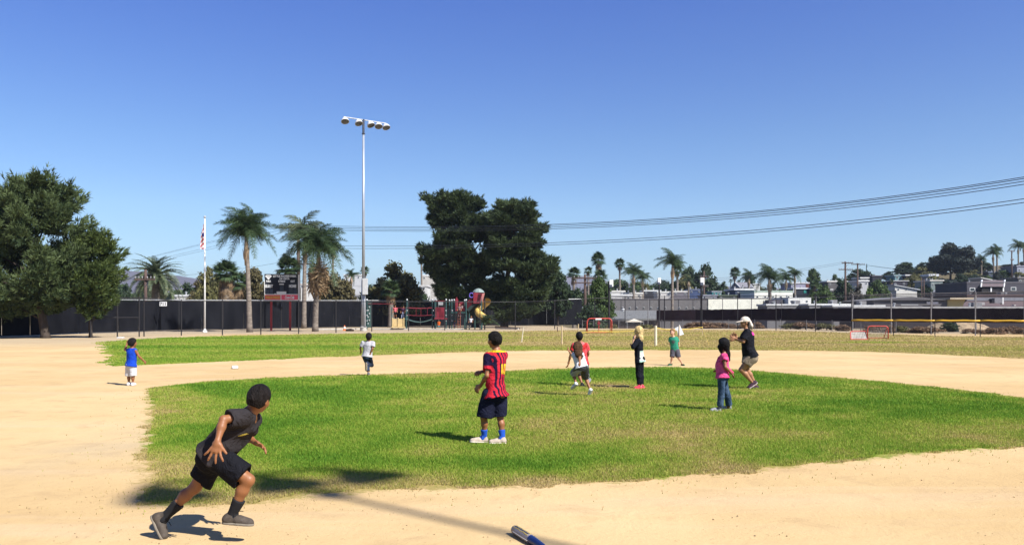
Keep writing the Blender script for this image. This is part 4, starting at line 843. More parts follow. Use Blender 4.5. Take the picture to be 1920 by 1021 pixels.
def profile_tree(label, prof, Y, trunk, nclu, cr, per, size, m, kind='tuft', name="pine_tree", group=None, seed=1, wd=.1, k=6, depth=.8, flat=.75, trr=.28, plume=1.0):
    clu, rows = clusters_from_profile(prof, Y, nclu, cr, depth, seed)
    tx = (trunk[0] - CX) / FPX * Y; tt = (trunk[1] - CX) / FPX * Y; base = Vector((tx, Y, hfun(tx, Y) * 1.0)); top = rows[-1][0]
    root = empty(name, base, label, "tree", group)
    me = crown_mesh("crown", [(x - base.x, y - base.y, z - base.z, r, a, b) for x, y, z, r, a, b in clu], per, size, kind, seed=seed, wd=wd, k=k, flat=flat, plume=plume)
    link("crown", me, m, root)
    mb = MB(); r = random.Random(seed); H_ = top - base.z
    tp = [Vector((base.x + (tt - tx) * t + math.sin(t * 5 + seed) * .15, Y + math.cos(t * 4) * .1, base.z - .05 + H_ * .88 * t)) for t in [0, .04, .15, .3, .5, .7, .85, 1]]
    mb.tube(tp, [trr * 1.35, trr * 1.05, trr, trr * .85, trr * .6, trr * .38, trr * .2, .03], 9)
    mb.build("trunk", BARK, root, smooth=True)
    lb = MB()
    for q in r.sample(clu, min(len(clu), 26)):
        x, y, z = q[:3]; t = max(.12, min(.9, (z - base.z) / H_ - .12)); a = Vector((base.x + (tt - tx) * t, Y, base.z + H_ * .88 * t))
        lb.tube([a, a.lerp(Vector((x, y, z)), .5) + Vector((0, 0, .2)), Vector((x, y, z))], [trr * .3, trr * .18, .02], 5)
    lb.build("limbs", BARK, root)
    return root
GP = "pine trees behind the outfield fence"
profile_tree("tall blue-green pine on the far left, trunk standing against the black screen",
    [(340, 58, 84), (350, 26, 108), (362, 10, 124), (374, -2, 132), (392, -20, 146), (403, -30, 136), (425, -50, 150), (450, -60, 152), (480, -70, 150), (510, -75, 150), (540, -75, 150), (562, -70, 148), (578, -70, 125), (592, -60, 70)],
    55, (84, 62), 165, .74, 230, .32, PINE, group=GP, seed=3, trr=.26, depth=.85, plume=1.7, flat=.9)
profile_tree("smaller bushy green pine standing right of the tall left pine",
    [(438, 160, 172), (452, 148, 188), (461, 138, 207), (492, 120, 218), (523, 110, 224), (548, 110, 224), (566, 128, 219), (584, 150, 208), (594, 160, 196)],
    56, (172, 176), 84, .56, 260, .27, PINEG, group=GP, seed=4, trr=.12, depth=.9, plume=1.7, flat=.9)
profile_tree("left one of the two big dark pines towering over the playground",
    [(361, 828, 845), (368, 808, 860), (375, 799, 888), (393, 796, 905), (416, 796, 925), (440, 802, 935), (460, 798, 940), (478, 787, 940), (496, 792, 935), (515, 802, 930), (535, 812, 925), (556, 820, 915), (572, 835, 905), (585, 870, 905)],
    99, (893, 868), 172, 1.05, 135, .40, PINED, group=GP, seed=5, trr=.42, wd=.13, plume=1.2)
profile_tree("right one of the two big dark pines, spreading low to the right behind the playground",
    [(376, 938, 984), (386, 924, 994), (393, 918, 1003), (422, 912, 1021), (452, 912, 1018), (475, 910, 1013), (493, 912, 1042), (513, 918, 1044), (535, 915, 1030), (560, 905, 1018), (582, 905, 1010), (598, 920, 1000)],
    96, (946, 955), 165, 1.0, 140, .40, PINED, group=GP, seed=6, trr=.40, wd=.13, plume=1.2)

# ---- broadleaf trees: six crown shapes shared by copies
BL = dict(
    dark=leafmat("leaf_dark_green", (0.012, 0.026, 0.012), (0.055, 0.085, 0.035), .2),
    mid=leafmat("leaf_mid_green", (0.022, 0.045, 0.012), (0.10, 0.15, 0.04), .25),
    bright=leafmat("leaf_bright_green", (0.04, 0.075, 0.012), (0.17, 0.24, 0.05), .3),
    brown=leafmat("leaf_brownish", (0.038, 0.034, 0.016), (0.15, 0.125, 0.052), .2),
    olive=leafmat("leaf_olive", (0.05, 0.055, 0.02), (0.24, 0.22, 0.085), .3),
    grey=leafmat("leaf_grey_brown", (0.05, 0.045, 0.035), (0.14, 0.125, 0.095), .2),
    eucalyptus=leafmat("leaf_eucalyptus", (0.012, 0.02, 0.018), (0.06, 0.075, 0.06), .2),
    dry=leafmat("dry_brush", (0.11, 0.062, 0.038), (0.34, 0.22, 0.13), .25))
def shape(kind, seed):
    r = np.random.RandomState(seed); cl = []
    if kind == 'dome':
        for i in range(80): th = r.rand() * 6.28; q = r.rand() ** .5; z = .20 + .66 * (r.rand() ** .6) * (1 - q ** 2.4 * .7); cl.append((math.cos(th) * q * .41, math.sin(th) * q * .41, z, .07 + .07 * r.rand(), 0, 0))
    if kind == 'lobed':
        for cx, cz, rr in ((-.22, .5, .24), (.05, .72, .25), (.28, .5, .2), (0, .35, .25), (-.05, .85, .13)):
            for i in range(18): d = rdirs(1)[0]; cl.append((cx + d[0] * rr * .75, d[1] * rr, cz + d[2] * rr * .75, .08 + .06 * r.rand(), 0, 0))
    if kind == 'spire':
        for i in range(40): z = .06 + .9 * r.rand(); q = .10 * (1.15 - z); th = r.rand() * 6.28; cl.append((math.cos(th) * q, math.sin(th) * q, z, .05 + .03 * (1 - z), 0, 0))
    if kind == 'bush':
        for i in range(22): th = r.rand() * 6.28; q = r.rand() ** .5; cl.append((math.cos(th) * q * .38, math.sin(th) * q * .38, .15 + .6 * r.rand() * (1 - q * q * .7), .13 + .08 * r.rand(), 0, 0))
    return cl
TM = {}
def tmesh(kind, v, m):
    key = (kind, v, m)
    if key not in TM:
        if (kind, v) not in TM: TM[(kind, v)] = crown_mesh("crown", shape(kind, v * 7 + 1), 7500 if kind != 'bush' else 2600, .034 if kind != 'bush' else .05, 'leaf', flat=.9, core=True)
        me = TM[(kind, v)].copy(); me.materials.clear(); me.materials.append(BL[m]); TM[key] = me
        if (kind, v, 't') not in TM:
            b = MB(); r = random.Random(v); b.tube([(0, 0, 0), (.01, 0, .2), (-.01, .01, .45), (.01, 0, .7)], [.03, .024, .016, .004], 7)
            for i in range(6): a = r.random() * 6.28; b.tube([(0, 0, .2 + .06 * i), (math.cos(a) * .12, math.sin(a) * .12, .38 + .05 * i), (math.cos(a) * .26, math.sin(a) * .26, .5 + .04 * i)], [.012, .008, .003], 5)
            tm = b.mesh("trunk"); tm.materials.append(BARK); TM[(kind, v, 't')] = tm
    return TM[key], TM[(kind, v, 't')]
def tree(label, cx, ytop, w, Y, m='mid', kind='dome', ybase=None, v=None, group="trees beyond the ballpark", name="tree", cat="tree"):
    x = (cx - CX) / FPX * Y; z0 = float(hfun(x, Y)) - .1
    if ybase is not None: z0 = max(z0, EYE - (ybase - HOR) / FPX * Y)
    zt = EYE - (ytop - HOR) / FPX * Y; v = v if v is not None else R.randrange(3)
    cm, tm = tmesh(kind, v, m); root = empty(name, (x, Y, z0), label, cat, group); hgt = max(zt - z0, .4) / .97; wd = w / FPX * Y / .92
    root.rotation_euler = (0, 0, R.random() * .6 + (3.14 if R.random() < .5 else 0)); 
    for nm, me in (("crown", cm), ("trunk", tm)):
        o = bpy.data.objects.new(nm, me); COL.objects.link(o); o.parent = root
    root.scale = (wd, wd, hgt)
    return root
TREES = [
 ("loose grey-green tree behind the screen right of the flagpole", 398, 489, 66, 104, 'olive', 'dome'),
 ("low brown-leaved tree left of the slim palm trunk", 372, 522, 50, 118, 'brown', 'dome'),
 ("brown-leaved tree between the slim palm and the scoreboard", 474, 508, 62, 112, 'brown', 'lobed'),
 ("dark brown-leaved tree right of the shaggy palm", 630, 506, 76, 108, 'brown', 'dome'),
 ("rounded olive-brown tree right of the light pole", 738, 489, 108, 106, 'olive', 'dome'),
 ("dark green tree low beside the light pole base", 694, 530, 50, 112, 'dark', 'dome'),
 ("mid green tree beside the left edge of the big pines", 780, 538, 60, 112, 'dark', 'dome'),
 ("small tree on the skyline left of the date palm", 232, 524, 40, 150, 'dark', 'dome'),
 ("dark tree just left of the date palm", 250, 545, 46, 96, 'dark', 'bush'),
 ("low tree between date palm and flagpole", 350, 528, 56, 140, 'dark', 'dome'),
 ("dark pointed tree right of the big pines", 1046, 512, 52, 112, 'dark', 'lobed'),
 ("dark tree under the fan palm pair", 1085, 535, 56, 118, 'dark', 'dome'),
 ("bright green tree beside the crossarm utility pole", 1124, 528, 58, 104, 'mid', 'lobed'),
 ("dark shrub mass under the bright green tree", 1110, 556, 66, 101, 'dark', 'bush'),
 ("treetop peeping over the white mobile homes", 1152, 531, 46, 200, 'dark', 'dome'),
 ("dark treetop left of the leaning queen palms", 1172, 527, 44, 215, 'dark', 'dome'),
 ("olive treetop between queen palms and windswept palm", 1212, 529, 34, 210, 'olive', 'dome'),
 ("small dark treetop behind the mobile homes", 1234, 533, 36, 230, 'dark', 'dome'),
 ("dark green tree right behind the windswept palm trunk", 1264, 523, 62, 205, 'dark', 'dome'),
 ("mottled green tree at the foot of the broad dark tree", 1284, 520, 44, 196, 'olive', 'lobed'),
 ("broad dark green tree, the biggest crown left of the coach", 1324, 493, 70, 210, 'dark', 'dome'),
 ("dark tree touching the left side of the broad crown", 1292, 505, 46, 214, 'dark', 'lobed'),
 ("dark low tree at the right foot of the broad crown", 1352, 522, 40, 214, 'dark', 'dome'),
 ("dark bush left of the white flat-roofed building", 1388, 543, 60, 165, 'dark', 'bush'),
 ("small skyline tree between two fan palms", 1405, 513, 32, 260, 'dark', 'lobed'),
 ("dark tree between the palms behind the white building", 1444, 523, 44, 190, 'dark', 'dome'),
 ("rounded green tree on the skyline above the lavender house", 1525, 507, 34, 250, 'mid', 'lobed'),
 ("smaller skyline tree left of the double-arm pole", 1565, 513, 28, 250, 'mid', 'dome'),
 ("dark green tree below the white-roofed hillside house", 1545, 534, 80, 175, 'mid', 'dome'),
 ("dark green tree in front of the double-arm pole", 1580, 528, 50, 180, 'dark', 'lobed'),
 ("greyish brown bare-looking tree beside the utility poles", 1607, 523, 42, 150, 'grey', 'dome'),
 ("bright yellow-green bush right of the grey tree", 1630, 538, 46, 146, 'bright', 'dome'),
 ("dark skyline tree behind the second utility pole", 1612, 502, 54, 275, 'dark', 'dome'),
 ("narrow dark cypress on the skyline", 1625, 496, 12, 270, 'dark', 'spire'),
 ("deep green rounded tree left of the slanted white roof", 1648, 520, 42, 185, 'mid', 'dome'),
 ("pale olive bush in front of the slanted white roof", 1674, 537, 44, 170, 'olive', 'bush'),
 ("dark green tree on the ridge left of the eucalyptus", 1697, 493, 46, 290, 'dark', 'lobed'),
 ("low dark tree on the ridge above the turquoise trailer", 1668, 508, 44, 280, 'dark', 'dome'),
 ("olive tree with a flat shady crown by two thin poles", 1728, 500, 62, 235, 'olive', 'dome'),
 ("ridge treetop just left of the eucalyptus", 1730, 491, 44, 290, 'dark', 'dome'),
 ("small bright tree in front of the dark hillside house", 1709, 523, 26, 215, 'bright', 'bush'),
 ("dark tree between thin poles and grey-green house", 1738, 530, 50, 200, 'dark', 'dome'),
 ("lower left lobe of dark eucalyptus beside the tallest one", 1757, 482, 54, 262, 'eucalyptus', 'lobed'),
 ("tall dark eucalyptus, the highest tree on the right skyline", 1782, 461, 66, 255, 'eucalyptus', 'lobed'),
 ("second dark eucalyptus touching the tallest on its right", 1812, 465, 56, 250, 'eucalyptus', 'lobed'),
 ("dark undergrowth tree below the eucalyptus", 1768, 520, 76, 222, 'eucalyptus', 'dome'),
 ("olive tree right under the second eucalyptus", 1822, 502, 44, 230, 'olive', 'dome'),
 ("green bush between cream house and shingle-roofed house", 1846, 510, 40, 245, 'mid', 'bush'),
 ("bright green bush below the twin windswept palms", 1880, 502, 44, 245, 'mid', 'bush'),
 ("pale green bush above the right window of the grey house", 1905, 515, 34, 235, 'bright', 'bush'),
 ("dark treetop at the far right edge of the skyline", 1916, 490, 24, 285, 'dark', 'dome'),
 ("small sparse treetop left of the slender right-hand pole", 1893, 494, 28, 290, 'dark', 'dome'),
 ("dark tree beside the low palm near the cream house", 1843, 487, 34, 262, 'dark', 'dome'),
 ("dark green hedge-like tree left of the shingle-roofed house", 1795, 528, 40, 205, 'dark', 'bush'),
]
for t in TREES: tree(t[0], t[1], t[2], t[3], t[4], t[5], t[6], v=R.randrange(3))
LMK = [(215, "the small left pine"), (245, "the distant purple hill"), (292, "the date palm"), (340, "the hanging wire ends"), (384, "the flagpole"), (424, "the shaggy fan palm"), (466, "the slim queen palm"), (500, "the scoreboard's left edge"), (541, "the squat fan palm over the scoreboard"), (575, "the pole-hidden queen palm"), (597, "the drooping queen palm"), (630, "the dark brown-leaved tree"), (682, "the tall light pole"), (738, "the olive-brown dome tree"), (790, "the big pines' left side"),
       (1046, "the big pines' right side"), (1076, "the first skyline fan palm"), (1097, "the two-armed utility pole"), (1123, "the tallest fan palm"), (1143, "the white-boxed post"), (1162, "the lone ball-headed palm"), (1188, "the left dense queen palm"), (1206, "the right dense queen palm"), (1236, "the small-topped dark post"), (1261, "the windswept queen palm"), (1291, "the small pale-trunked palm"), (1317, "the dark box-topped post"), (1345, "the teal mobile home"), (1378, "the solitary skyline fan palm"),
       (1398, "the grey gabled house"), (1413, "the white warehouse's left end"), (1443, "the big green palm"), (1474, "the medium palm"), (1490, "the windblown dark-trunked palm"), (1512, "the lavender house"), (1528, "the stubby palm"), (1550, "the white-roofed skyline house"), (1585, "the double-arm pole"), (1608, "the second utility pole"), (1630, "the yellow-green bush"), (1650, "the dark flat house"), (1671, "the short palm stump"), (1690, "the turquoise trailer"), (1710, "the slanted white roof"), (1730, "the thin twin poles"), (1756, "the grey-green cube house"),
       (1782, "the tallest eucalyptus"), (1812, "the second eucalyptus"), (1840, "the low ridge palm"), (1862, "the left ridge palm"), (1880, "the shingle roof"), (1897, "the slender ridge pole"), (1912, "the edge palm")]
USED = set()
SIZES = ["", "small ", "larger ", "narrow ", "squat "]
def near_label(head, px, tail=""):
    q = sorted(LMK, key=lambda k: abs(k[0] - px)); 
    for sz in SIZES:
        for k in q[:3]:
            d = px - k[0]; w = "straight behind" if abs(d) < 5 else ("just right of" if 0 < d < 16 else "just left of" if -16 < d < 0 else "a little way right of" if d > 0 else "a little way left of")
            s = ("%s%s %s %s" % (sz, head, w, k[1])).strip()
            if s not in USED: USED.add(s); return s
    return s
# far skyline row of treetops
for i in range(26):
    px = 225 + i * 44 + R.uniform(-12, 12)
    if 800 < px < 1010: continue
    tree(near_label("far horizon treetop", px), px, R.uniform(530, 541) - (6 if px > 1000 else 0), R.uniform(44, 74), R.uniform(330, 420), R.choice(['dark', 'dark', 'mid', 'olive']), R.choice(['dome', 'lobed']), group="far treetops along the horizon", name="distant_tree")
FILL = [(1140, 536), (1168, 538), (1196, 540), (1222, 540), (1248, 541), (1275, 540), (1300, 538), (1310, 545), (1340, 540), (1362, 540), (1378, 535), (1398, 538), (1420, 536), (1432, 540), (1458, 538), (1470, 536), (1500, 534), (1512, 538), (1535, 528), (1556, 532),
        (1572, 538), (1592, 530), (1600, 542), (1640, 530), (1655, 528), (1662, 540), (1690, 520), (1700, 530), (1716, 512), (1722, 528), (1735, 518), (1750, 505), (1762, 528), (1778, 530), (1800, 515), (1806, 530), (1830, 512), (1836, 522), (1870, 512), (1882, 516), (1900, 522), (1912, 508), (1893, 530), (1915, 528)]
for i, (px, yt) in enumerate(FILL):
    tree(near_label("dark leafy hillside tree" if px > 1440 else "leafy tree behind the mobile homes", px), px, yt, R.uniform(22, 40), R.uniform(205, 250), R.choice(['dark', 'mid', 'dark', 'eucalyptus', 'olive']), R.choice(['dome', 'lobed', 'bush']), group="trees between houses " + ("behind the grey building" if px < 1440 else "on the slope"))
# weeds and brush along the right fence
BR = [(1146, 603, 34, 96, 'olive'), (1215, 603, 30, 93, 'olive'), (1322, 600, 44, 90, 'dry'), (1298, 602, 30, 90, 'dry'), (1345, 602, 36, 90, 'dry'), (1372, 605, 22, 89, 'dry'), (1420, 604, 24, 88, 'dry'), (1398, 607, 22, 88, 'dry'), (1482, 602, 28, 85, 'olive'), (1510, 599, 34, 84, 'dry'),
      (1550, 602, 30, 80, 'olive'), (1580, 609, 30, 76, 'dry'), (1640, 606, 30, 70, 'dry'), (1693, 607, 24, 69, 'olive'), (1738, 608, 42, 67, 'dry'), (1668, 609, 22, 69, 'dry'), (1780, 604, 34, 72, 'dark'), (1860, 610, 34, 64, 'dry'), (1890, 607, 32, 66, 'dry'), (1914, 610, 26, 64, 'dry'), (1825, 614, 30, 66, 'dry'), (1715, 612, 24, 68, 'dry')]
BLAB = {'dry': "dry tan brush at the fence foot", 'olive': "grey-green weed bush at the fence", 'dark': "dark mound shrub"}
for i, b in enumerate(BR):
    tree(near_label(BLAB[b[4]], b[0]), b[0], b[1] - 4, b[2] * 1.25, b[3] * 1.03, b[4], 'bush', group="dry brush along the right fence" if b[4] == 'dry' else "weed bushes along the right fence", name="bush", cat="bush")

# ---- palms
FROND = leafmat("palm_leaflets", (0.018, 0.045, 0.020), (0.095, 0.135, 0.055), .3, .45)
FRONDB = leafmat("palm_leaflets_bluish", (0.025, 0.05, 0.028), (0.20, 0.23, 0.12), .25, .45)
DEADF = leafmat("dead_fronds", (0.16, 0.095, 0.045), (0.40, 0.28, 0.16), .2)
PTRUNK = mat("palm_trunk", (0.20, 0.165, 0.135), .9, .3, 3, .6, 14, stretch=(1, 1, 3))
PSHEATH = mat("palm_sheath", (0.42, 0.30, 0.19), .8, .3, 5, .3, stretch=(2, 2, .5))
def pinnate_arrays(L=1.0, droop=.5, nl=34, ll=.28, lw=.016, up=.5, seed=0, vshape=.35, hang=.5, plume=.3):
    """one feather frond along +X: arching stalk with leaflets"""
    r = np.random.RandomState(seed); V = []; F = []; t = []
    def pos(u): return np.array([L * u * (1 - .22 * droop * u), 0, L * (up * u - (up * .5 + droop) * u * u)])
    n = 9; rp = [pos(i / (n - 1)) for i in range(n)]
    for i in range(n - 1):
        w = .012 * L * (1 - i / n) + .003; b = len(V); V += [rp[i] + [0, -w, 0], rp[i] + [0, w, 0], rp[i + 1] + [0, w, 0], rp[i + 1] + [0, -w, 0]]; F += [(b, b + 1, b + 2), (b, b + 2, b + 3)]; t += [.9, .9]
    for i in range(nl):
        u = .12 + .87 * (i / (nl - 1)); p = pos(u); tg = pos(min(1, u + .02)) - pos(u - .02); tg /= np.linalg.norm(tg)
        l = L * ll * (math.sin(math.pi * min(1, .18 + .78 * u)) ** .7) * (.85 + .3 * r.rand())
        for s in (-1, 1):
            ph = vshape + plume * (r.rand() - .5); d = np.array([0, s * math.cos(ph), math.sin(ph)]) + tg * (.55 + .5 * u) ; d /= np.linalg.norm(d)
            mid = p + d * l * .5; end = p + d * l + np.array([0, 0, -hang * l * (0.6 + .5 * r.rand())]); w = lw * L
            b = len(V); V += [p - tg * w * .6, p + tg * w * .6, mid + tg * w, mid - tg * w, end]
            F += [(b, b + 1, b + 2), (b, b + 2, b + 3), (b + 3, b + 2, b + 4)]; q = r.rand(); t += [q, q, q]
    return np.array(V), np.array(F), np.array(t)
def fan_arrays(L=1.0, seed=0, nb=22):
    r = np.random.RandomState(seed); V = []; F = []; t = []; w = .012 * L
    V += [np.array([0, -w, 0]), np.array([0, w, 0]), np.array([L * .45, w, L * .05]), np.array([L * .45, -w, L * .05])]; F += [(0, 1, 2), (0, 2, 3)]; t += [.8, .8]
    c = np.array([L * .45, 0, L * .05])
    for i in range(nb):
        a = (i / (nb - 1) - .5) * 4.2; d = np.array([math.cos(a), math.sin(a), .12 * math.cos(a * 2)]); s = np.array([-math.sin(a), math.cos(a), 0]); l = L * (.55 - .06 * abs(a)) * (.85 + .25 * r.rand())
        b = len(V); m = c + d * l * .6; V += [c, m + s * l * .075, m - s * l * .075, c + d * l + np.array([0, 0, -l * .35])]; F += [(b, b + 1, b + 2), (b + 1, b + 3, b + 2)]; q = r.rand(); t += [q, q]
    return np.array(V), np.array(F), np.array(t)
def arr_mesh(name, A, m):
    me = np_mesh(name, A[0], A[1]); attr(me, "tint", A[2], 'FACE'); me.materials.append(m); return me
def xf(A, Mx, loc, s=1.0):
    return (A[0] * s) @ np.array(Mx).T + np.array(loc)
def fr_rot(az, el): return (Matrix.Rotation(az, 3, 'Z') @ Matrix.Rotation(-el, 3, 'Y'))
def palm(label, bx, by, cxp, cyp, Y, Lpx, kind='queen', nf=18, tr=.2, skirt=0, parts=True, spread=1.0, seed=0, group=None, m=None, wind=0.0, name=None, cat="palm tree", base_z=None):
    """crown centre at pixel (cxp,cyp), trunk base under pixel bx; fronds reach Lpx pixels"""
    r = random.Random(seed * 13 + 5); x0 = (bx - CX) / FPX * Y; z0 = float(hfun(x0, Y)) - .05 if base_z is None else base_z
    c = P(cxp, cyp, Y); root = empty(name or ("palm_tree"), (x0, Y, z0), label, cat, group); o0 = root.location
    mm = m or FROND; L = Lpx / FPX * Y
    if c.z - z0 > .6:
        tb = MB(); n = 14; pts = []; rs = []
        for i in range(n):
            t = i / (n - 1); pts.append(Vector((x0 + (c.x - x0) * (t ** 1.4), Y, z0 + (c.z - z0) * t))); rs.append(tr * (1.35 - .5 * t if kind != 'fan' else 1.2 - .35 * t) * (1 + .05 * (i % 2)))
        rs[0] *= 1.25; tb.tube(pts, rs, 12); tb.build("trunk", PTRUNK, root, smooth=True)
        if kind == 'queen':
            sb = MB(); hgt = .22 * L * 1.6; sb.tube([c - Vector((0, 0, hgt * 2.2)), c - Vector((0, 0, hgt * 1.1)), c + Vector((0, 0, .1))], [tr * .85, tr * 1.25, tr * .8], 10)
            for i in range(7): a = i * 2.4; sb.tube([c + Vector((math.cos(a) * tr, math.sin(a) * tr, -hgt * (1.2 + .12 * i))), c + Vector((math.cos(a) * tr * 1.7, math.sin(a) * tr * 1.7, -hgt * (.5 + .08 * i)))], [tr * .35, tr * .12], 5)
            sb.build("leaf_sheath", PSHEATH, root, smooth=True)
    Vs = []; Fs = []; T = []; n0 = 0; variants = {}
    for i in range(nf):
        az = i * 2.39996 + r.uniform(-.25, .25); u = (i + .5) / nf
        if kind == 'fan': el = 1.35 - 2.0 * u + r.uniform(-.15, .15); A = fan_arrays(1, i % 3); k = 'f%d' % (i % 3); s = L * r.uniform(.85, 1.1)
        elif kind == 'date': el = 1.35 - 1.95 * u + r.uniform(-.1, .1); dr = .45 + .45 * u; k = 'd%d' % (i % 4); A = pinnate_arrays(1, (.5, .65, .8, .9)[i % 4], 40, .16, .011, .55, i % 4, .5, .12); s = L * r.uniform(.9, 1.1)
        elif kind == 'bush': el = 1.2 - 1.0 * u + r.uniform(-.1, .1); k = 'b%d' % (i % 3); A = pinnate_arrays(1, .5, 22, .26, .02, .5, i % 3, .4, .2); s = L * r.uniform(.8, 1.1)
        else: el = (1.45 - 1.35 * u) * spread + r.uniform(-.12, .12); k = 'q%d' % (i % 4); A = pinnate_arrays(1, (.5, .8, 1.0, 1.25)[i % 4], 78, .24, .0085, .75, i % 4, .25, .75, 2.2); s = L * r.uniform(.9, 1.2)
        if wind: az = az + wind * math.sin(az) * -.8; s *= (1 + .25 * abs(wind) * -math.cos(az) * (1 if wind > 0 else -1)); 
        Mx = fr_rot(az, el)
        if parts:
            if k not in variants: variants[k] = arr_mesh("frond", A, mm)
            o = bpy.data.objects.new("frond", variants[k]); COL.objects.link(o); o.parent = root; o.location = c - o0; o.rotation_euler = Mx.to_euler(); o.scale = (s, s, s)
        else:
            V = xf(A, Mx, c - o0, s); Vs.append(V); Fs.append(A[1] + n0); n0 += len(V); T.append(A[2])
    if not parts:
        me = np_mesh("crown", np.concatenate(Vs), np.concatenate(Fs)); attr(me, "tint", np.concatenate(T), 'FACE'); link("crown", me, mm, root)
    if skirt:
        Vs = []; Fs = []; T = []; n0 = 0; ns = 46 if parts else 16
        for i in range(ns):
            az = r.random() * 6.28; A = fan_arrays(1, i % 5, 9); zz = -skirt / FPX * Y * r.random(); Mx = fr_rot(az, -1.25 - .2 * r.random()); V = xf(A, Mx, (c - o0) + Vector((math.cos(az) * tr * 1.0, math.sin(az) * tr * 1.0, zz * .8)), L * r.uniform(.5, .8)); Vs.append(V); Fs.append(A[1] + n0); n0 += len(V); T.append(A[2])
        me = np_mesh("dead_skirt", np.concatenate(Vs), np.concatenate(Fs)); attr(me, "tint", np.concatenate(T), 'FACE'); link("dead_skirt", me, DEADF, root)
    return root
GPN = "palms just behind the outfield fence"; GPF = "palms on the skyline beyond the ballpark"
palm("slim queen palm with drooping fronds right of the flagpole", 468, 622, 462, 448, 73, 64, 'queen', 36, .18, seed=1, group=GPN, spread=1.2)
palm("queen palm right of the scoreboard with long drooping fronds", 591, 621, 597, 478, 76, 68, 'queen', 32, .20, skirt=52, seed=2, group=GPN)
palm("queen palm whose crown overlaps the tall utility pole", 570, 610, 572, 450, 92, 58, 'queen', 22, .2, seed=3, group=GPN, spread=.9, m=FRONDB)
palm("round date palm with stiff arching fronds behind the black screen", 292, 610, 292, 526, 84, 62, 'date', 64, .38, skirt=0, seed=4, group=GPN, m=FRONDB)
palm("shaggy fan palm with tan dead skirt behind the screen", 424, 610, 424, 514, 88, 32, 'fan', 34, .5, skirt=46, seed=5, group=GPN)
palm("second shaggy fan palm half hidden by the slim queen palm", 444, 610, 446, 530, 96, 26, 'fan', 24, .4, skirt=30, seed=15, group=GPN)
palm("squat fan palm directly above the scoreboard", 541, 610, 541, 503, 98, 30, 'fan', 34, .4, skirt=36, seed=6, group=GPN)
palm("low palm with golden dead fronds behind the screen near the light pole", 733, 610, 733, 545, 100, 26, 'fan', 24, .3, skirt=14, seed=7, group=GPN)
palm("bushy low palm growing at the foot of the yellow spiral slide", 912, 617, 912, 609, 83.5, 27, 'bush', 30, .2, seed=8, group=GPN, base_z=0.0)
palm("small palm clump by the cone against the screen under the shaggy queen palm", 640, 612, 659, 520, 120, 20, 'queen', 12, .12, seed=9, group=GPN, parts=False)
far = [
 ("thin fan palm on the skyline between queen palm and light pole", 622, 625, 466, 125, 15, 'fan', 24, .18, 12),
 ("fan palm low on the skyline left of the light pole", 684, 684, 508, 150, 12, 'fan', 20, .2, 6),
 ("thin tall fan palm peeping out at the left side of the big pines", 791, 790, 474, 150, 11, 'fan', 20, .16, 5),
 ("skyline fan palm right against the big pines", 1046, 1042, 508, 150, 14, 'fan', 20, .2, 8),
 ("fan palm above the dark tree left of the crossarm pole", 1076, 1076, 514, 140, 17, 'fan', 24, .25, 16),
 ("small round fan palm left of the tallest one of the pair", 1103, 1103, 508, 170, 11, 'fan', 20, .2, 5),
 ("tallest fan palm, standing above the bright green tree", 1125, 1122, 488, 160, 19, 'fan', 26, .26, 12),
 ("fan palm with tan skirt straight below the tallest fan palm", 1124, 1125, 519, 150, 19, 'fan', 26, .3, 16),
 ("lone ball-headed fan palm on a thin tall trunk", 1162, 1162, 495, 190, 14, 'fan', 30, .22, 6),
 ("left queen palm of the dense pair over the mobile homes", 1188, 1188, 516, 165, 26, 'queen', 22, .25, 0),
 ("right queen palm of the dense pair over the mobile homes", 1206, 1205, 524, 168, 20, 'queen', 20, .22, 0),
 ("windswept queen palm on a tall pale trunk in front of the grey building", 1260, 1261, 500, 112, 34, 'queen', 22, .17, 0),
 ("fan palm just behind the windswept palm crown", 1270, 1270, 508, 180, 14, 'fan', 22, .25, 5),
 ("small pale-trunked palm before the broad dark tree", 1291, 1291, 528, 168, 14, 'queen', 14, .18, 0),
 ("fan palm standing on the skyline right of the broad dark tree", 1377, 1378, 512, 230, 14, 'fan', 24, .3, 8),
 ("tiny palm left of the skyline fan palm", 1370, 1370, 527, 300, 5, 'fan', 14, .2, 0),
 ("tiny palm right of the skyline fan palm", 1385, 1385, 528, 300, 5, 'fan', 14, .2, 0),
 ("low spreading palm on the roof line left of the coach's hat", 1404, 1404, 523, 215, 19, 'queen', 18, .25, 0),
 ("fan palm rising above the big green palm", 1441, 1442, 506, 215, 9, 'fan', 20, .2, 6),
 ("big green palm with a stout trunk before the white flat-roofed building", 1444, 1443, 525, 150, 32, 'queen', 24, .3, 0),
 ("medium palm between the big green palm and the windblown one", 1472, 1474, 526, 160, 22, 'queen', 18, .18, 0),
 ("windblown palm with a dark straight trunk left of the lavender house", 1492, 1490, 517, 160, 20, 'queen', 16, .16, 0),
 ("stubby palm in front of the lavender house", 1528, 1528, 535, 190, 13, 'fan', 20, .25, 8),
 ("short palm stump with dry head by the dark hillside house", 1671, 1671, 527, 200, 6, 'fan', 14, .25, 4),
 ("low green palm above the cream house", 1840, 1840, 488, 250, 14, 'queen', 18, .22, 0),
 ("left one of the twin windswept palms on the right ridge", 1864, 1862, 478, 240, 19, 'queen', 18, .22, 0),
 ("right one of the twin windswept palms on the right ridge", 1870, 1869, 471, 245, 15, 'queen', 16, .22, 0),
 ("tall palm next to the slender utility pole at far right", 1910, 1909, 465, 250, 17, 'queen', 18, .2, 0),
 ("palm half cut off by the right edge of the picture", 1921, 1919, 464, 255, 14, 'queen', 16, .2, 0),
]
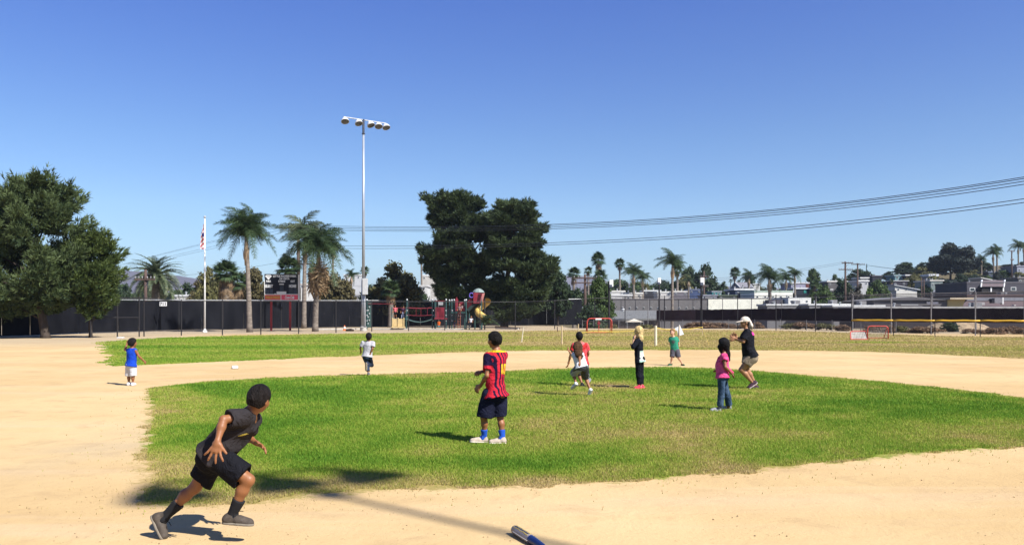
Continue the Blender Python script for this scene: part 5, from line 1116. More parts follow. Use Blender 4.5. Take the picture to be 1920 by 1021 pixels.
for i, (lb, bx, cxp, cyp, Y, Lp, kd, nf, tr, sk) in enumerate(far):
    palm(lb, bx, 0, cxp, cyp, Y, Lp, kd, nf, tr, skirt=sk, parts=False, seed=30 + i, group=GPF, wind=(.8 if kd == 'queen' and cxp > 1240 else 0), name="palm_tree")
# ------------------------------------------------------------------ field props
REDT = mat("red_goal_tube", (.52, .07, .055), .5, .12, 5); NETM = mat("white_net", (.62, .58, .54), .9, .05)
# number sign on the screen
sp_ = P(306, 569.5, 76.2); SN = empty("number_sign", sp_, "white 711 sign fixed on the black screen under the date palm", "sign")
MB().box(sp_, (.66, .03, .40)).build("plate", WHITE, SN, bevel=.01); text_obj("lettering", "711", .40, sp_ + Vector((0, -.022, -.01)), FACE, SBK, SN, w=.52, bold=.008)
# small football goal under the grey roof
def tubegoal(label, c, w, h, d, yaw, net=True, r=.04, open_front=True):
    root = empty("football_goal", c, label, "goal", "small red football goals"); Mx = Matrix.Rotation(yaw, 3, 'Z')
    T = lambda x, y, z: Vector(c) + Mx @ Vector((x, y, z)); cr = min(.28, h * .25); pts = [T(-w / 2, 0, 0), T(-w / 2, 0, h - cr)]
    for k in range(1, 6): a = math.pi / 2 * k / 5; pts.append(T(-w / 2 + cr - cr * math.cos(a), 0, h - cr + cr * math.sin(a)))
    for k in range(0, 6): a = math.pi / 2 * k / 5; pts.append(T(w / 2 - cr + cr * math.sin(a), 0, h - cr + cr * math.cos(a)))
    pts.append(T(w / 2, 0, 0)); MB().tube(pts, r, 8).build("front_frame", REDT, root, smooth=True)
    MB().tube([T(-w / 2, 0, r), T(-w / 2, d, r), T(w / 2, d, r), T(w / 2, 0, r)], r * .8, 8).build("base_frame", REDT, root)
    for s in (-1, 1): MB().tube([T(s * (w / 2 - cr * .3), 0, h - cr * .4), T(s * w / 2, d, r)], r * .7, 6).build("brace", REDT, root)
    if net:
        nb = MB(); n = int(w / .10); m = int(math.hypot(h, d) / .10)
        for i in range(n + 1): x = -w / 2 + w * i / n; nb.tube([T(x, 0, h * .98), T(x * 1.0, d * .5, h * .42), T(x, d, r)], .005, 3, caps=False)
        for k in range(m + 1):
            t = k / m; z = h * .98 * (1 - t) * (1 - .16 * math.sin(t * 3.14)); nb.tube([T(-w / 2, d * t, z), T(w / 2, d * t, z)], .005, 3, caps=False)
        for s in (-1, 1):
            for i in range(1, 8): t = i / 8; nb.tube([T(s * w / 2, d * t, r), T(s * w / 2, d * t, h * (1 - t) * .95)], .005, 3, caps=False)
        tag(nb.build("net", NETM, root), kind='stuff')
    return root
g1 = G(1124, 624.5); tubegoal("larger red football goal frame without a net below the crossarm pole", g1, 46.5 / FPX * g1.y, 1.22, .9, .05, net=False, r=.045)
p = g1 + Vector((0, .9, 0)); 
g1o = bpy.data.objects["football_goal"]; MB().tube([g1 + Vector((-.05, .02, 1.2)), g1 + Vector((-.05, .05, .0))], .03, 8).build("centre_post", REDT, g1o); MB().box(g1 + Vector((-.08, -.06, 1.17)), (.5, .03, .12)).build("label_strip", WHITE, g1o); MB().box(g1 + Vector((-.05, .0, .82)), (.22, .08, .22)).build("clamp", mat("dark_red", (.2, .02, .03), .6, .1), g1o)
g2 = G(1646, 635); tubegoal("small red goal with white net standing in the dry right outfield", g2, 37 / FPX * g2.y, .82, .85, -.12, r=.035)
g3 = G(1612, 636.5); root = empty("football_goal", g3, "low red goal lying folded beside the small standing goal", "goal", "small red football goals")
w_ = 29 / FPX * g3.y; fr_ = [g3 + Vector((-w_ / 2 - .08, 0, .03)), g3 + Vector((-w_ / 2, .25, .45)), g3 + Vector((-w_ / 2 + .1, .3, .5)), g3 + Vector((w_ / 2, .3, .52)), g3 + Vector((w_ / 2, -.05, .03)), g3 + Vector((-w_ / 2 - .08, 0, .03))]
MB().tube(fr_, .035, 8).build("front_frame", REDT, root); nb = MB()
for i in range(11): t = i / 10; nb.tube([fr_[0].lerp(fr_[4], t), fr_[1].lerp(fr_[3], t)], .007, 3, caps=False)
for i in range(6): t = i / 5; nb.tube([fr_[0].lerp(fr_[1], t), fr_[4].lerp(fr_[3], t)], .007, 3, caps=False)
tag(nb.build("net", NETM, root), kind='stuff'); a_, b_, c_, d_ = fr_[0], fr_[4], fr_[3], fr_[1]; o_ = Vector((0, .03, 0)); MB().quad(a_ + o_, b_ + o_, c_ + o_, d_ + o_).build("net_backing", mat("net_cloth", (.36, .33, .28), .9, .25, 6), root)
# stakes, flag, ribbon
def stake(label, px, pyt, pyb, pxt=None, r=.03, m=WOOD, cat="stake"):
    b = G(px, pyb); t = P(pxt if pxt else px, pyt, b.y); o = MB().tube([b - Vector((0, 0, .1)), b.lerp(t, .5), t], [r, r * .95, r * .85], 8).build("stake", m, None, origin=b)
    tag(o, label, cat, "wooden stakes in the outfield"); return b, t
s1b, s1t = stake("brown wooden stake left of the red-shirted boy's head", 1053.5, 610, 645, r=.045)
s2b, s2t = stake("thin stake rising right behind the red-shirted boy's head", 1084.5, 607, 638, r=.035)
s3b, s3t = stake("thick pale post between the blonde girl and the green-shirted boy", 1229.5, 610, 648, r=.07, m=mat("pale_post", (.66, .58, .42), .8, .1, 9))
s4b, s4t = stake("thin leaning stake right of the striped jersey boy", 977.5, 611.5, 642, 982, r=.028, m=mat("pale_post", (.66, .58, .42), .8, .1, 9))
s5b, s5t = stake("short dark stake between two brown stakes", 1045, 612, 621, r=.045, m=UP)
s6b, s6t = stake("flag stick behind the green-shirted boy", 1273.5, 610, 650, r=.03)
f6 = MB().prism([s6t + Vector((.02, 0, .05)), s6t + Vector((.24, .05, -.42)), s6t + Vector((-.05, .02, -.50)), s6t + Vector((-.10, 0, -.15))], (0, .012, 0)).prism([s6t + Vector((.0, -.01, -.02)), s6t + Vector((-.20, .03, -.12)), s6t + Vector((-.16, .02, -.24)), s6t + Vector((-.03, 0, -.22))], (0, .012, 0)).build("pennant", mat("white_cloth", (.74, .76, .80), .8, .05), None, origin=s6t); tag(f6, "crumpled white pennant on the stick beside the green-shirted boy", "flag")
yt = mat("yellow_tape", (.70, .50, .06), .5, .1)
e1 = P(1317, 613, 62); k = [s2t + Vector((0, 0, -.55)), P(1110, 621, 58), P(1160, 621.5, 60), P(1205, 619.5, 60), s3t + Vector((0, .05, -.10)), P(1250, 617.5, 55), P(1280, 617, 58), P(1300, 615.5, 60), e1]
tag(MB().tube(k, .022, 5).build("barrier_tape", yt, None, origin=k[0]), "yellow barrier tape strung low between the outfield stakes", "tape")
tag(MB().tube([e1, P(1318, 618, 59), G(1329, 646)], .012, 5).build("guy_string", yt, None, origin=e1), "pale string slanting from the tape end down to the grass", "string")
b7 = G(1317, 622); tag(MB().tube([Vector((e1.x, e1.y, 0)), e1 + Vector((0, 0, .05))], .03, 6).build("stake", WOOD, None, origin=Vector((e1.x, e1.y, 0))), "far stake holding the end of the yellow tape", "stake", "wooden stakes in the outfield")
# traffic cone
cb = G(646, 619.5); CN = empty("traffic_cone", cb, "small orange and white traffic cone beside the light pole foot", "cone"); OR = mat("cone_orange", (.70, .16, .03), .5, .1)
MB().box(cb + Vector((0, 0, .02)), (.36, .36, .04)).build("base", OR, CN, bevel=.01); MB().lathe(cb, [(.15, .04), (.11, .2)], 16).lathe(cb, [(.075, .38), (.045, .5), (.001, .51)], 16).build("cone", OR, CN, smooth=True); MB().lathe(cb, [(.112, .2), (.076, .38)], 16).build("white_sleeve", WHITE, CN, smooth=True)
lgp = G(655, 620.5); tag(MB().tube([lgp + Vector((-.35, 0, .09)), lgp + Vector((.1, .1, .12)), lgp + Vector((.4, 0, .09))], [.10, .13, .09], 8).build("log", mat("dark_log", (.05, .03, .02), .9, .3), None, origin=lgp, smooth=True), "short dark log lying right of the traffic cone", "log")
kb = [G(590, 618.5), G(676, 617.8)]; tag(MB().box((kb[0] + kb[1]) / 2 + Vector((0, 1.2, .07)), ((kb[1] - kb[0]).length, .25, .14), rz=math.atan2((kb[1] - kb[0]).y, (kb[1] - kb[0]).x)).build("concrete_kerb", CONC, None, origin=kb[0]), "low concrete kerb behind the traffic cone", "kerb", "concrete kerbs by the playground")
for a, b, lb in (((700, 617.5), (870, 617.8), "long pale kerb edging the playground"), ((930, 616.3), (972, 617), "short pale kerb right of the low palm")):
    A2, B2 = G(*a), G(*b); tag(MB().box((A2 + B2) / 2 + Vector((0, 0, .06)), ((B2 - A2).length, .22, .14), rz=math.atan2((B2 - A2).y, (B2 - A2).x)).build("concrete_kerb", CONC, None, origin=A2), lb, "kerb", "concrete kerbs by the playground")
dl = G(946, 616.5); tag(MB().tube([dl + Vector((-1.0, .8, .22)), dl + Vector((1.6, -.2, .10))], .09, 7).build("plank", mat("dark_log", (.05, .03, .02)), None, origin=dl), "dark beam lying on the sand right of the playground palm", "beam")
# bases
def base_bag(label, c, w, h, rz, nm="base"):
    root = empty(nm, c, label, "base"); mb = MB(); o = mb.box(Vector(c) + Vector((0, 0, h / 2)), (w, w, h), rz=rz).build("cushion", mat("base_white", (.74, .73, .70), .6, .08, 6), root, bevel=.02)
    MB().box(Vector(c) + Vector((0, 0, .006)), (w * 1.06, w * 1.06, .012), rz=rz).build("rubber_pad", mat("rubber", (.04, .03, .03), .8), root)
base_bag("white base on the dirt path between two boys at left", G(440.5, 690.5), .17, .085, .4)
pl = G(226, 633.6); base_bag("flat white slab at the foot of the black fence posts", pl, .38, .07, 0.05, "base_slab")
# pitcher's plate on the mound patch
pp_ = G(1160, 725); tag(MB().box(pp_ + Vector((0, 0, .02)), (.46, .12, .03)).build("pitching_rubber", mat("dusty_white", (.30, .21, .12), .9, .2, 9), None, origin=pp_), "dusty pitching rubber on the bare patch beside the blonde girl", "plate")
# bat in the foreground
ba, bb = G(966, 1000), G(1042, 1044); ba.z = bb.z = .036; ax_ = (bb - ba).normalized(); ax_.z = -.018; ax_.normalize()
BT = empty("baseball_bat", ba, "silver, blue and yellow aluminium bat lying on the dirt at the bottom edge", "bat")
prof = [(.001, 0), (.018, .003), (.029, .012), (.033, .03), (.033, .20), (.0325, .29)]; prof2 = [(.0325, .29), (.030, .36), (.024, .46), (.018, .52)]; prof3 = [(.018, .52), (.0145, .58), (.0135, .78)]
BS = mat("bat_silver", (.34, .28, .25), .3, .2, 20, metal=.15); BB = mat("bat_blue", (.015, .03, .12), .25, .1, 20, metal=.2); BY = mat("bat_yellow", (.80, .62, .03), .4, .03); BG = mat("bat_grip", (.03, .03, .035), .8, .2, 60)
bo = ba + Vector((-.01, 0, 0)); MB().lathe(bo, prof, 24, axis=tuple(ax_)).build("barrel", BS, BT, smooth=True); MB().lathe(bo, prof2, 24, axis=tuple(ax_)).build("taper", BB, BT, smooth=True); MB().lathe(bo, prof3 + [(.024, .785), (.024, .80), (.001, .805)], 20, axis=tuple(ax_)).build("handle", BG, BT, smooth=True)
MB().lathe(bo, [(.0005, -.001), (.0185, .0028), (.0295, .012)], 24, axis=tuple(ax_)).build("end_cap", mat("bat_cap", (.16, .12, .16), .5), BT, smooth=True)
up_ = Vector((0, 0, 1)); sd_ = ax_.cross(up_).normalized()
def on_bat(t, a, r=.0338): return bo + ax_ * t + (up_ * math.cos(a) + sd_ * math.sin(a)) * r
for a0, nm in ((-.25, "yellow_stripe"), (.55, "yellow_stripe")):
    pts = [on_bat(.03 + .24 * i / 12, a0 + .08 * math.sin(i * 1.3), .0336) for i in range(13)]; MB().tube(pts, .0022, 5).build(nm, BY, BT)
pts = [on_bat(.04 + .22 * i / 12, .15 + .10 * (i % 2), .0336) for i in range(13)]; MB().tube(pts, .0026, 4).build("black_zigzag", BLKP, BT)
MB().tube([on_bat(.06, 1.55), on_bat(.2, 1.6), on_bat(.3, 1.6)], .003, 5).build("white_stripe", WHITE, BT)
# shrub mound behind the yellow-capped fence
mc = G(1795, 620.5); V = []; n = 20
for i in range(n + 1):
    for k in range(n + 1):
        u, v = i / n * 2 - 1, k / n * 2 - 1; r2 = max(0, 1 - u * u - v * v); V.append((mc.x + u * 3.4, mc.y + v * 2.2, -.05 + 1.0 * r2 ** .8 * (1 + .3 * (vnoise(u * 3, v * 3, 1, 3) - .5))))
F = [(i * (n + 1) + k, (i + 1) * (n + 1) + k, (i + 1) * (n + 1) + k + 1, i * (n + 1) + k + 1) for i in range(n) for k in range(n)]
tag(link("dirt_mound", np_mesh("dirt_mound", np.array(V) - np.array(mc), np.array(F), True), mat("mound_dirt", (.34, .25, .16), .95, .25, 2, .4), None, mc), kind='structure')

# ------------------------------------------------------------------ playground
Yp = 86.0
def X(px, Y=Yp): return (px - CX) / FPX * Y
def Z(py, Y=Yp): return EYE - (py - HOR) / FPX * Y
PG = empty("playground", (X(820), Yp, 0), "red and green playground structure with tower and yellow spiral slide", "playground")
GRN = mat("green_post", (.035, .085, .08), .5, .15, 4); REDS = mat("playground_red", (.21, .02, .032), .55, .15, 4); TAN = mat("tan_plastic", (.62, .46, .22), .5, .08, 3); YSL = mat("slide_yellow", (.66, .44, .12), .35, .1, 2); SIL = mat("cap_silver", (.5, .5, .5), .4)
for px, t, dy in ((688, 562, 0), (763, 562, 0), (810.5, 562, 0), (814, 562.5, .8), (817.5, 561.5, -.4), (836.5, 562, 0), (841.5, 563, .9), (847.5, 563, -.3), (851, 562.5, .4), (871, 563, .3), (874.5, 562.5, -.5)):
    Y = Yp + dy; MB().tube([(X(px), Y, 0), (X(px), Y, Z(t))], .065, 10).lathe((X(px), Y, Z(t)), [(.065, -.02), (.075, .0), (.075, .05), (.04, .1), (.001, .11)], 10, 0).build("post", GRN, PG, smooth=False)
    MB().lathe((X(px), Y, Z(t)), [(.085, -.03), (.085, .04), (.05, .12), (.001, .13)], 10).build("post_cap", SIL, PG)
for px in (688, 763, 812, 836, 848, 874):
    for z in (.9, 1.45, 1.95): MB().lathe((X(px), Yp - (.0 if px < 840 else .3), z), [(.085, -.04), (.085, .04)], 10).build("clamp", SIL, PG)
def arc(px0, px1, py0, sag, Y, n=9): return [Vector((X(px0 + (px1 - px0) * i / n), Y, Z(py0) + sag * math.sin(math.pi * i / n))) for i in range(n + 1)]
MB().tube([(X(688), Yp, Z(569)), (X(738), Yp, Z(569.5))], .03, 6).build("top_bar", REDS, PG)
MB().tube(arc(763, 811, 577, -.06, Yp - .4), .035, 6).build("bridge_rail", REDS, PG); MB().tube(arc(763, 811, 590, -.08, Yp - .4), .035, 6).build("bridge_rail", REDS, PG); MB().tube(arc(763, 811, 576, -.06, Yp + .5), .03, 6).build("bridge_rail", REDS, PG)
for px in (781, 790, 802): MB().tube([(X(px), Yp - .4, Z(577.5)), (X(px), Yp - .4, Z(591))], .02, 5).build("bridge_stanchion", REDS, PG)
a_ = arc(763, 811, 597, -.30, Yp); MB()._add([q for p in a_ for q in (p + Vector((0, -.5, 0)), p + Vector((0, .5, 0)), p + Vector((0, .5, -.09)), p + Vector((0, -.5, -.09)))], [(i * 4 + k, i * 4 + (k + 1) % 4, i * 4 + 4 + (k + 1) % 4, i * 4 + 4 + k) for i in range(9) for k in range(4)]).build("bridge_deck", mat("deck_green", (.07, .12, .11), .7), PG)
# left climbing panel with holds
MB().box((X(692), Yp + .1, 1.5), (.55, .06, 2.6)).build("climbing_panel", mat("panel_green", (.05, .09, .08), .7), PG)
for i in range(6): MB().lathe((X(690 + (i % 2) * 2.5), Yp + .04, .6 + i * .34), [(.07, 0), (.05, .05), (.001, .06)], 8, axis=(0, -1, 0)).build("climbing_hold", SIL, PG)
# tan steps / box panel on the left deck
for a, b in ((740, 748.5), (750.5, 758.5)): MB().box(((X(a) + X(b)) / 2, Yp - 1.1, (Z(597) + Z(611)) / 2), (X(b) - X(a), .08, Z(597) - Z(611))).build("tan_panel", TAN, PG)
for a in (739, 749.5, 760): MB().box((X(a), Yp - 1.15, (Z(594) + Z(614)) / 2 - .05), (.09, .14, Z(594.5) - Z(614))).build("tan_rail", TAN, PG)
MB().box((X(750), Yp - 1.2, Z(612.5)), (X(762) - X(738), .5, .12)).build("tan_step", TAN, PG); MB().box((X(750), Yp - .3, Z(597.5)), (X(763) - X(737), 1.5, .08)).build("deck", GRN, PG)
for px in (737, 763.5): MB().tube([(X(px), Yp - .9, 0), (X(px), Yp - .9, Z(575))], .05, 8).build("post", GRN, PG)
MB().tube([(X(737), Yp - .9, Z(577)), (X(763), Yp - .9, Z(577))], .025, 6).build("guard_rail", REDS, PG)
# central deck with slatted red panels
MB().box((X(827), Yp, Z(597)), (X(838) - X(815), 1.4, .12)).build("deck", REDS, PG)
for i in range(9): px = 817.5 + i * 2.1; MB().box((X(px), Yp - .45, (Z(577) + Z(596)) / 2), (.055, .05, Z(577) - Z(596))).build("slat", REDS, PG)
for z in (564, 576.5, 596): MB().tube([(X(816.5), Yp - .45, Z(z)), (X(836), Yp - .45, Z(z))], .035, 6).build("guard_rail", REDS, PG)
MB().box((X(826), Yp + .6, Z(586)), (X(835) - X(819), .05, Z(577) - Z(596))).build("red_panel", REDS, PG)
MB().box((X(826), Yp + .2, Z(568.5)), (.5, .1, .35)).build("grey_panel", mat("grey_pl", (.32, .32, .32)), PG)
# red peaked panel, deck right, ladder
MB().prism([(X(854), Yp, Z(583)), (X(859.5), Yp, Z(581)), (X(859), Yp, Z(562)), (X(856), Yp, Z(556)), (X(853.5), Yp, Z(562))], (0, .08, 0)).build("peaked_panel", REDS, PG)
MB().box((X(866), Yp, (Z(564) + Z(584)) / 2), (X(872) - X(863), .08, Z(566) - Z(583))).build("red_panel", REDS, PG); MB().box((X(860), Yp + .2, Z(585.5)), (X(874) - X(848), 1.5, .12)).build("deck", GRN, PG)
for px in (859.5, 864): MB().tube([(X(px), Yp - .8, 0), (X(px), Yp - .8, Z(578))], .028, 6).build("ladder_rail", mat("rust_red", (.30, .09, .05), .7), PG)
for i in range(7): MB().tube([(X(859.5), Yp - .8, .25 + i * .28), (X(864), Yp - .8, .25 + i * .28)], .022, 6).build("ladder_rung", MATS["rust_red"], PG)
# bridge ramp climbing to the tower
for dy in (-.5, .5):
    MB().tube([(X(876), Yp + dy, Z(567)), (X(893), Yp + dy, Z(549))], .035, 6).build("ramp_rail", REDS, PG)
    for i in range(8): t = i / 7; MB().tube([(X(877 + 15 * t), Yp + dy, Z(566.5 - 17 * t)), (X(877 + 15 * t), Yp + dy, Z(579 - 13 * t))], .02, 5).build("baluster", REDS, PG)
MB().prism([(X(875), Yp - .55, Z(580)), (X(889), Yp - .55, Z(567.5)), (X(903), Yp - .55, Z(567.5)), (X(903), Yp - .55, Z(571)), (X(891), Yp - .55, Z(571)), (X(879), Yp - .55, Z(584))], (0, 1.1, 0)).build("ramp_deck", mat("deck_dark", (.02, .035, .03), .7), PG)
for px, dy in ((880, 0), (890, .5), (903, -.6), (903, .7)): MB().tube([(X(px), Yp + dy, 0), (X(px), Yp + dy, Z(552))], .06, 8).build("post", GRN, PG)
# purple ring
rg = [Vector((X(884.5) + .21 * math.cos(t), Yp - .6, Z(553.5) + .23 * math.sin(t))) for t in np.linspace(0, 2 * math.pi, 17)]; MB().tube(rg, .055, 8).build("purple_ring", mat("purple", (.14, .10, .45), .5), PG, smooth=True)
# tower walls
MB().prism([(X(888), Yp - .7, Z(568.5)), (X(901), Yp - .7, Z(568.5)), (X(905), Yp - .7, Z(550)), (X(888.5), Yp - .7, Z(548))], (0, .07, 0)).build("tower_wall", REDS, PG)
for i in range(3): MB().prism([(X(895 + i * 2.4), Yp - .74, Z(566 - i * 2)), (X(896.2 + i * 2.4), Yp - .74, Z(566 - i * 2)), (X(899 + i * 2.2), Yp - .74, Z(551)), (X(897.6 + i * 2.2), Yp - .74, Z(551))], (0, .03, 0)).build("wall_slot", mat("slot_dark", (.03, .005, .01)), PG)
MB().prism([(X(901), Yp - .7, Z(568.5)), (X(904), Yp + .2, Z(567)), (X(908.5), Yp + .3, Z(549)), (X(905), Yp - .7, Z(550))], (.02, .06, 0)).build("side_wall", mat("pinkish_red", (.50, .20, .18), .6, .1), PG)  # side wall in a paler, pinker red than the front wall
MB().lathe((X(897), Yp - .1, Z(547.8)), [(.62, -.02), (.60, .05), (.52, .16), (.36, .30), (.2, .38), (.001, .42)], 9).build("tower_roof", mat("roof_greygreen", (.22, .27, .25), .5, .15), PG)
# spiral tube slide
ts = []; cxs, cys = X(903.5), Yp - .2
for i in range(34):
    t = i / 33; a = -.9 + t * 5.6; rr = .52; z = Z(563.5) + (Z(601) - Z(563.5)) * t; ts.append(Vector((cxs + .12 + rr * math.cos(a + 1.2), cys + rr * math.sin(a + 1.2), z)))
MB().tube(ts, .34, 14, caps=False).build("spiral_slide", YSL, PG, smooth=True)
for i in (7, 14, 21, 28): d = (ts[i + 1] - ts[i - 1]).normalized(); MB().lathe(ts[i], [(.34, -.03), (.37, -.03), (.37, .03), (.34, .03)], 16, axis=tuple(d)).build("slide_flange", YSL, PG)
MB().tube([(cxs + .3, cys, 0), (cxs + .3, cys, Z(560))], .07, 8).build("slide_post", BLKP, PG)
# ---- children on the playground (small figures)
def kid(label, px, pyf, pyh, Y, top, bot, hairc=(0.015, .012, .01), skin='tan', lean=0, armup=0, crouch=0, seed=0, wave=0, zoff=0):
    H_ = (pyf - pyh) ; q = H_ / 100.0; j = {}
    def J(k, x, y, d=0): j[k] = (px + x * q + lean * (100 - y) * q * .01, pyh + y * q, d * (pyf - pyh) / FPX * Y / 100 * 1.0)
    c = crouch
    J('head', 0, 9); J('neck', 0, 20); J('pelvis', -2 * c, 50 + 12 * c); J('shL', -12, 25, 0); J('shR', 12, 25, 0)
    J('elL', -17, 38, 6); J('wrL', -16 + 6 * armup, 50 - 26 * armup, -8); J('elR', 17, 38, 6); J('wrR', 15, 50, -10)
    J('knL', -7 - 8 * c, 74 + 4 * c, -18 * c); J('anL', -7, 94, 4 * c); J('heL', -7, 99, 5); J('toL', -9, 100, -10)
    J('knR', 7 + 8 * c, 74 + 4 * c, -10 * c); J('anR', 8, 94, 6 * c); J('heR', 8, 99, 6); J('toR', 12, 100, -9)
    s = H_ / FPX * Y / 1.38
    sp = dict(Y=Y, s=s, vox=.022, seed=seed, ground=(px, pyf), cf=250 + 40 * (seed % 3), hf=240 + 50 * (seed % 3), hk=.95, skin=skin, eyes=False, flat=True, label=label, group="children on the playground", j=j, shw=.13,
              hair=dict(name="pg%d" % seed, col=hairc, t=.012), shirt=dict(col=solid(top), sleeve=.6, hem=.04, fold=0), bottom=dict(len=.9 if seed % 2 else 1.9, col=solid(bot), flare=.03, fold=0), shoe=dict(name='pg', col=(.2, .2, .2), sole=(.5, .5, .5), lace=(0, 0, 0)))
    sp['shirt']['fold'] = 0.001; sp['bottom']['fold'] = .001; person(sp)
# ------------------------------------------------------------------ people (distance-field modelled, meshed with OpenVDB)
import openvdb
def V3(a): return np.array([a[0], a[1], a[2]], dtype=np.float32)
def unit(v): v = np.asarray(v, dtype=np.float64); return v / max(1e-9, np.linalg.norm(v))
class SDF:
    def __init__(s): s.p = []
    def cone(s, a, b, ra, rb, k=0.03, wide=None, cutb=False, cuta=False, sub=False):
        a, b = np.array(a, float), np.array(b, float)
        def T(v):
            if wide is None: return v
            u, f = wide; return v - (v @ u)[..., None] * u * (1 - 1 / f) if v.ndim > 1 else v - (v @ u) * u * (1 - 1 / f)
        A, B = T(a), T(b); ab = B - A; L2 = max(ab @ ab, 1e-12); raw = unit(b - a)
        def f(p):
            q = T(p) - A; t = np.clip((q @ ab) / L2, 0, 1)
            d = np.linalg.norm(q - t[:, None] * ab, axis=1) - (ra + t * (rb - ra))
            if cutb: d = np.maximum(d, (p - b) @ raw)
            if cuta: d = np.maximum(d, -((p - a) @ raw))
            return d
        w = wide[1] if wide else 1.0; r = max(ra, rb) * max(1, w)
        s.p.append((f, np.minimum(a, b) - r, np.maximum(a, b) + r, k, sub)); return s
    def ell(s, c, axes, rad, k=0.02, sub=False):
        c = np.array(c, float); Mx = np.array(axes, float); rad = np.array(rad, float)
        def f(p):
            q = (p - c) @ Mx.T; k0 = np.linalg.norm(q / rad, axis=1); k1 = np.linalg.norm(q / rad ** 2, axis=1)
            return k0 * (k0 - 1) / np.maximum(k1, 1e-6)
        r = rad.max(); s.p.append((f, c - r, c + r, k, sub)); return s
    def plane(s, p0, n):
        p0 = np.array(p0, float); n = unit(n); s.p.append((lambda p: (p - p0) @ n, None, None, 0, 'cut')); return s
    def mesh(s, name, vox, disp=None):
        adds = [q for q in s.p if not q[4]]
        lo = np.min([q[1] for q in adds], 0) - 4 * vox; hi = np.max([q[2] for q in adds], 0) + 4 * vox
        nn = np.ceil((hi - lo) / vox).astype(int) + 1
        D = np.full(nn, 1.0, dtype=np.float32)
        ax = [lo[i] + np.arange(nn[i]) * vox for i in range(3)]
        for f, l, h, k, sub in s.p:
            if sub == 'cut': sl = tuple(slice(0, nn[i]) for i in range(3))
            else:
                i0 = np.maximum(0, np.floor((l - k - 3 * vox - lo) / vox).astype(int)); i1 = np.minimum(nn, np.ceil((h + k + 3 * vox - lo) / vox).astype(int) + 1)
                if (i1 <= i0).any(): continue
                sl = tuple(slice(i0[i], i1[i]) for i in range(3))
            g = np.stack(np.meshgrid(ax[0][sl[0]], ax[1][sl[1]], ax[2][sl[2]], indexing='ij'), -1)
            shp = g.shape[:3]; g = g.reshape(-1, 3)
            if sub == 'cut':
                d = f(g).reshape(shp); D[sl] = np.maximum(D[sl], d); continue
            d = f(g).reshape(shp); o = D[sl]
            if sub is True:
                D[sl] = np.maximum(o, -d)
            else:
                hh = np.maximum(k - np.abs(o - d), 0) / max(k, 1e-6); D[sl] = np.minimum(o, d) - hh * hh * k * 0.25
        if disp is not None:
            m = np.abs(D) < 4 * vox; idx = np.argwhere(m)
            D[m] += disp(lo + idx * vox).astype(np.float32)
        D = np.clip(D, -3 * vox, 3 * vox)
        gr = openvdb.FloatGrid(background=float(3 * vox)); gr.copyFromArray(D)
        pts, quads = gr.convertToQuads(0.0)
        V = pts * vox + lo
        return V, quads[:, ::-1].astype(np.int32)
def sdf_obj(s, name, vox, m, parent, colf=None, disp=None, smooth=True):
    V, F = s.mesh(name, vox, disp)
    if len(F) == 0: return None
    pl = np.array(parent.matrix_basis.translation if parent.parent is None else (parent.location + parent.parent.location))
    me = np_mesh(name, V - pl, F, smooth=smooth)
    if colf is not None: attr(me, "Col", colf(V), 'POINT', 'FLOAT_COLOR')
    me.materials.append(m)
    o = bpy.data.objects.new(name, me); COL.objects.link(o); o.parent = parent
    # orient check: flip if inside out
    return o
def folds(seed, amp, f=22.0, dirn=(0.3, 0.2, 1.0)):
    r = np.random.RandomState(seed); ks = []
    for i in range(7):
        v = unit(np.array(dirn) + r.randn(3) * 0.9); ks.append((v * f * (0.6 + 0.9 * r.rand()), r.rand() * 6.28))
    def g(p):
        w = np.sin(p @ (ks[0][0] * 0.4) + 1.0) * 0.9; t = 0
        for k, ph in ks[1:]: t = t + np.sin(p @ k + ph + w * 1.6)
        t = t / 6; return amp * (np.abs(t) * 2.2 - 0.7)
    return g

def hand(S, w, d, u, n, s, side, curl=0.25, spread=0.25, k=0.006, fat=1.0):
    """w wrist, d towards fingers, u across the palm towards the thumb, n out of the back of the hand"""
    w = np.array(w); d = unit(d); n = unit(n - (n @ d) * d); u = unit(np.cross(d, n)) * (1 if np.cross(d, n) @ u > 0 else -1)
    S.cone(w, w + d * 0.020 * s, 0.017 * s * fat, 0.018 * s, k=0.012 * s)
    S.cone(w + d * 0.015 * s, w + d * 0.062 * s, 0.0125 * s, 0.0125 * s, k=0.012 * s, wide=(u, 2.3))
    L = [0.060, 0.068, 0.064, 0.050]
    for i in range(4):
        off = (0.027 - i * 0.018) * s
        b = w + d * (0.066 - abs(i - 1.3) * 0.004) * s + u * off
        a = spread * (1.3 - i) * 0.45
        d1 = unit(d + u * a * 1.4 - n * curl * 0.5); d2 = unit(d1 - n * curl * 1.2 * (1 + 0.2 * i)); d3 = unit(d2 - n * curl * 1.2)
        l = L[i] * s; r = 0.0078 * s * fat
        p1 = b + d1 * l * 0.45; p2 = p1 + d2 * l * 0.32; p3 = p2 + d3 * l * 0.23
        S.cone(b - d * 0.012 * s, p1, r * 1.08, r, k=k * s); S.cone(p1, p2, r, r * 0.93, k=0.003); S.cone(p2, p3, r * 0.93, r * 0.8, k=0.003)
    tb = w + d * 0.022 * s + u * 0.022 * s; t1 = tb + unit(u * 0.85 + d * 0.75 - n * 0.25) * 0.034 * s; t2 = t1 + unit(u * (0.3 + spread) + d * 1.0 - n * 0.3) * 0.028 * s
    S.cone(tb, t1, 0.0125 * s, 0.0095 * s, k=0.010 * s); S.cone(t1, t2, 0.0095 * s, 0.0075 * s, k=0.004)

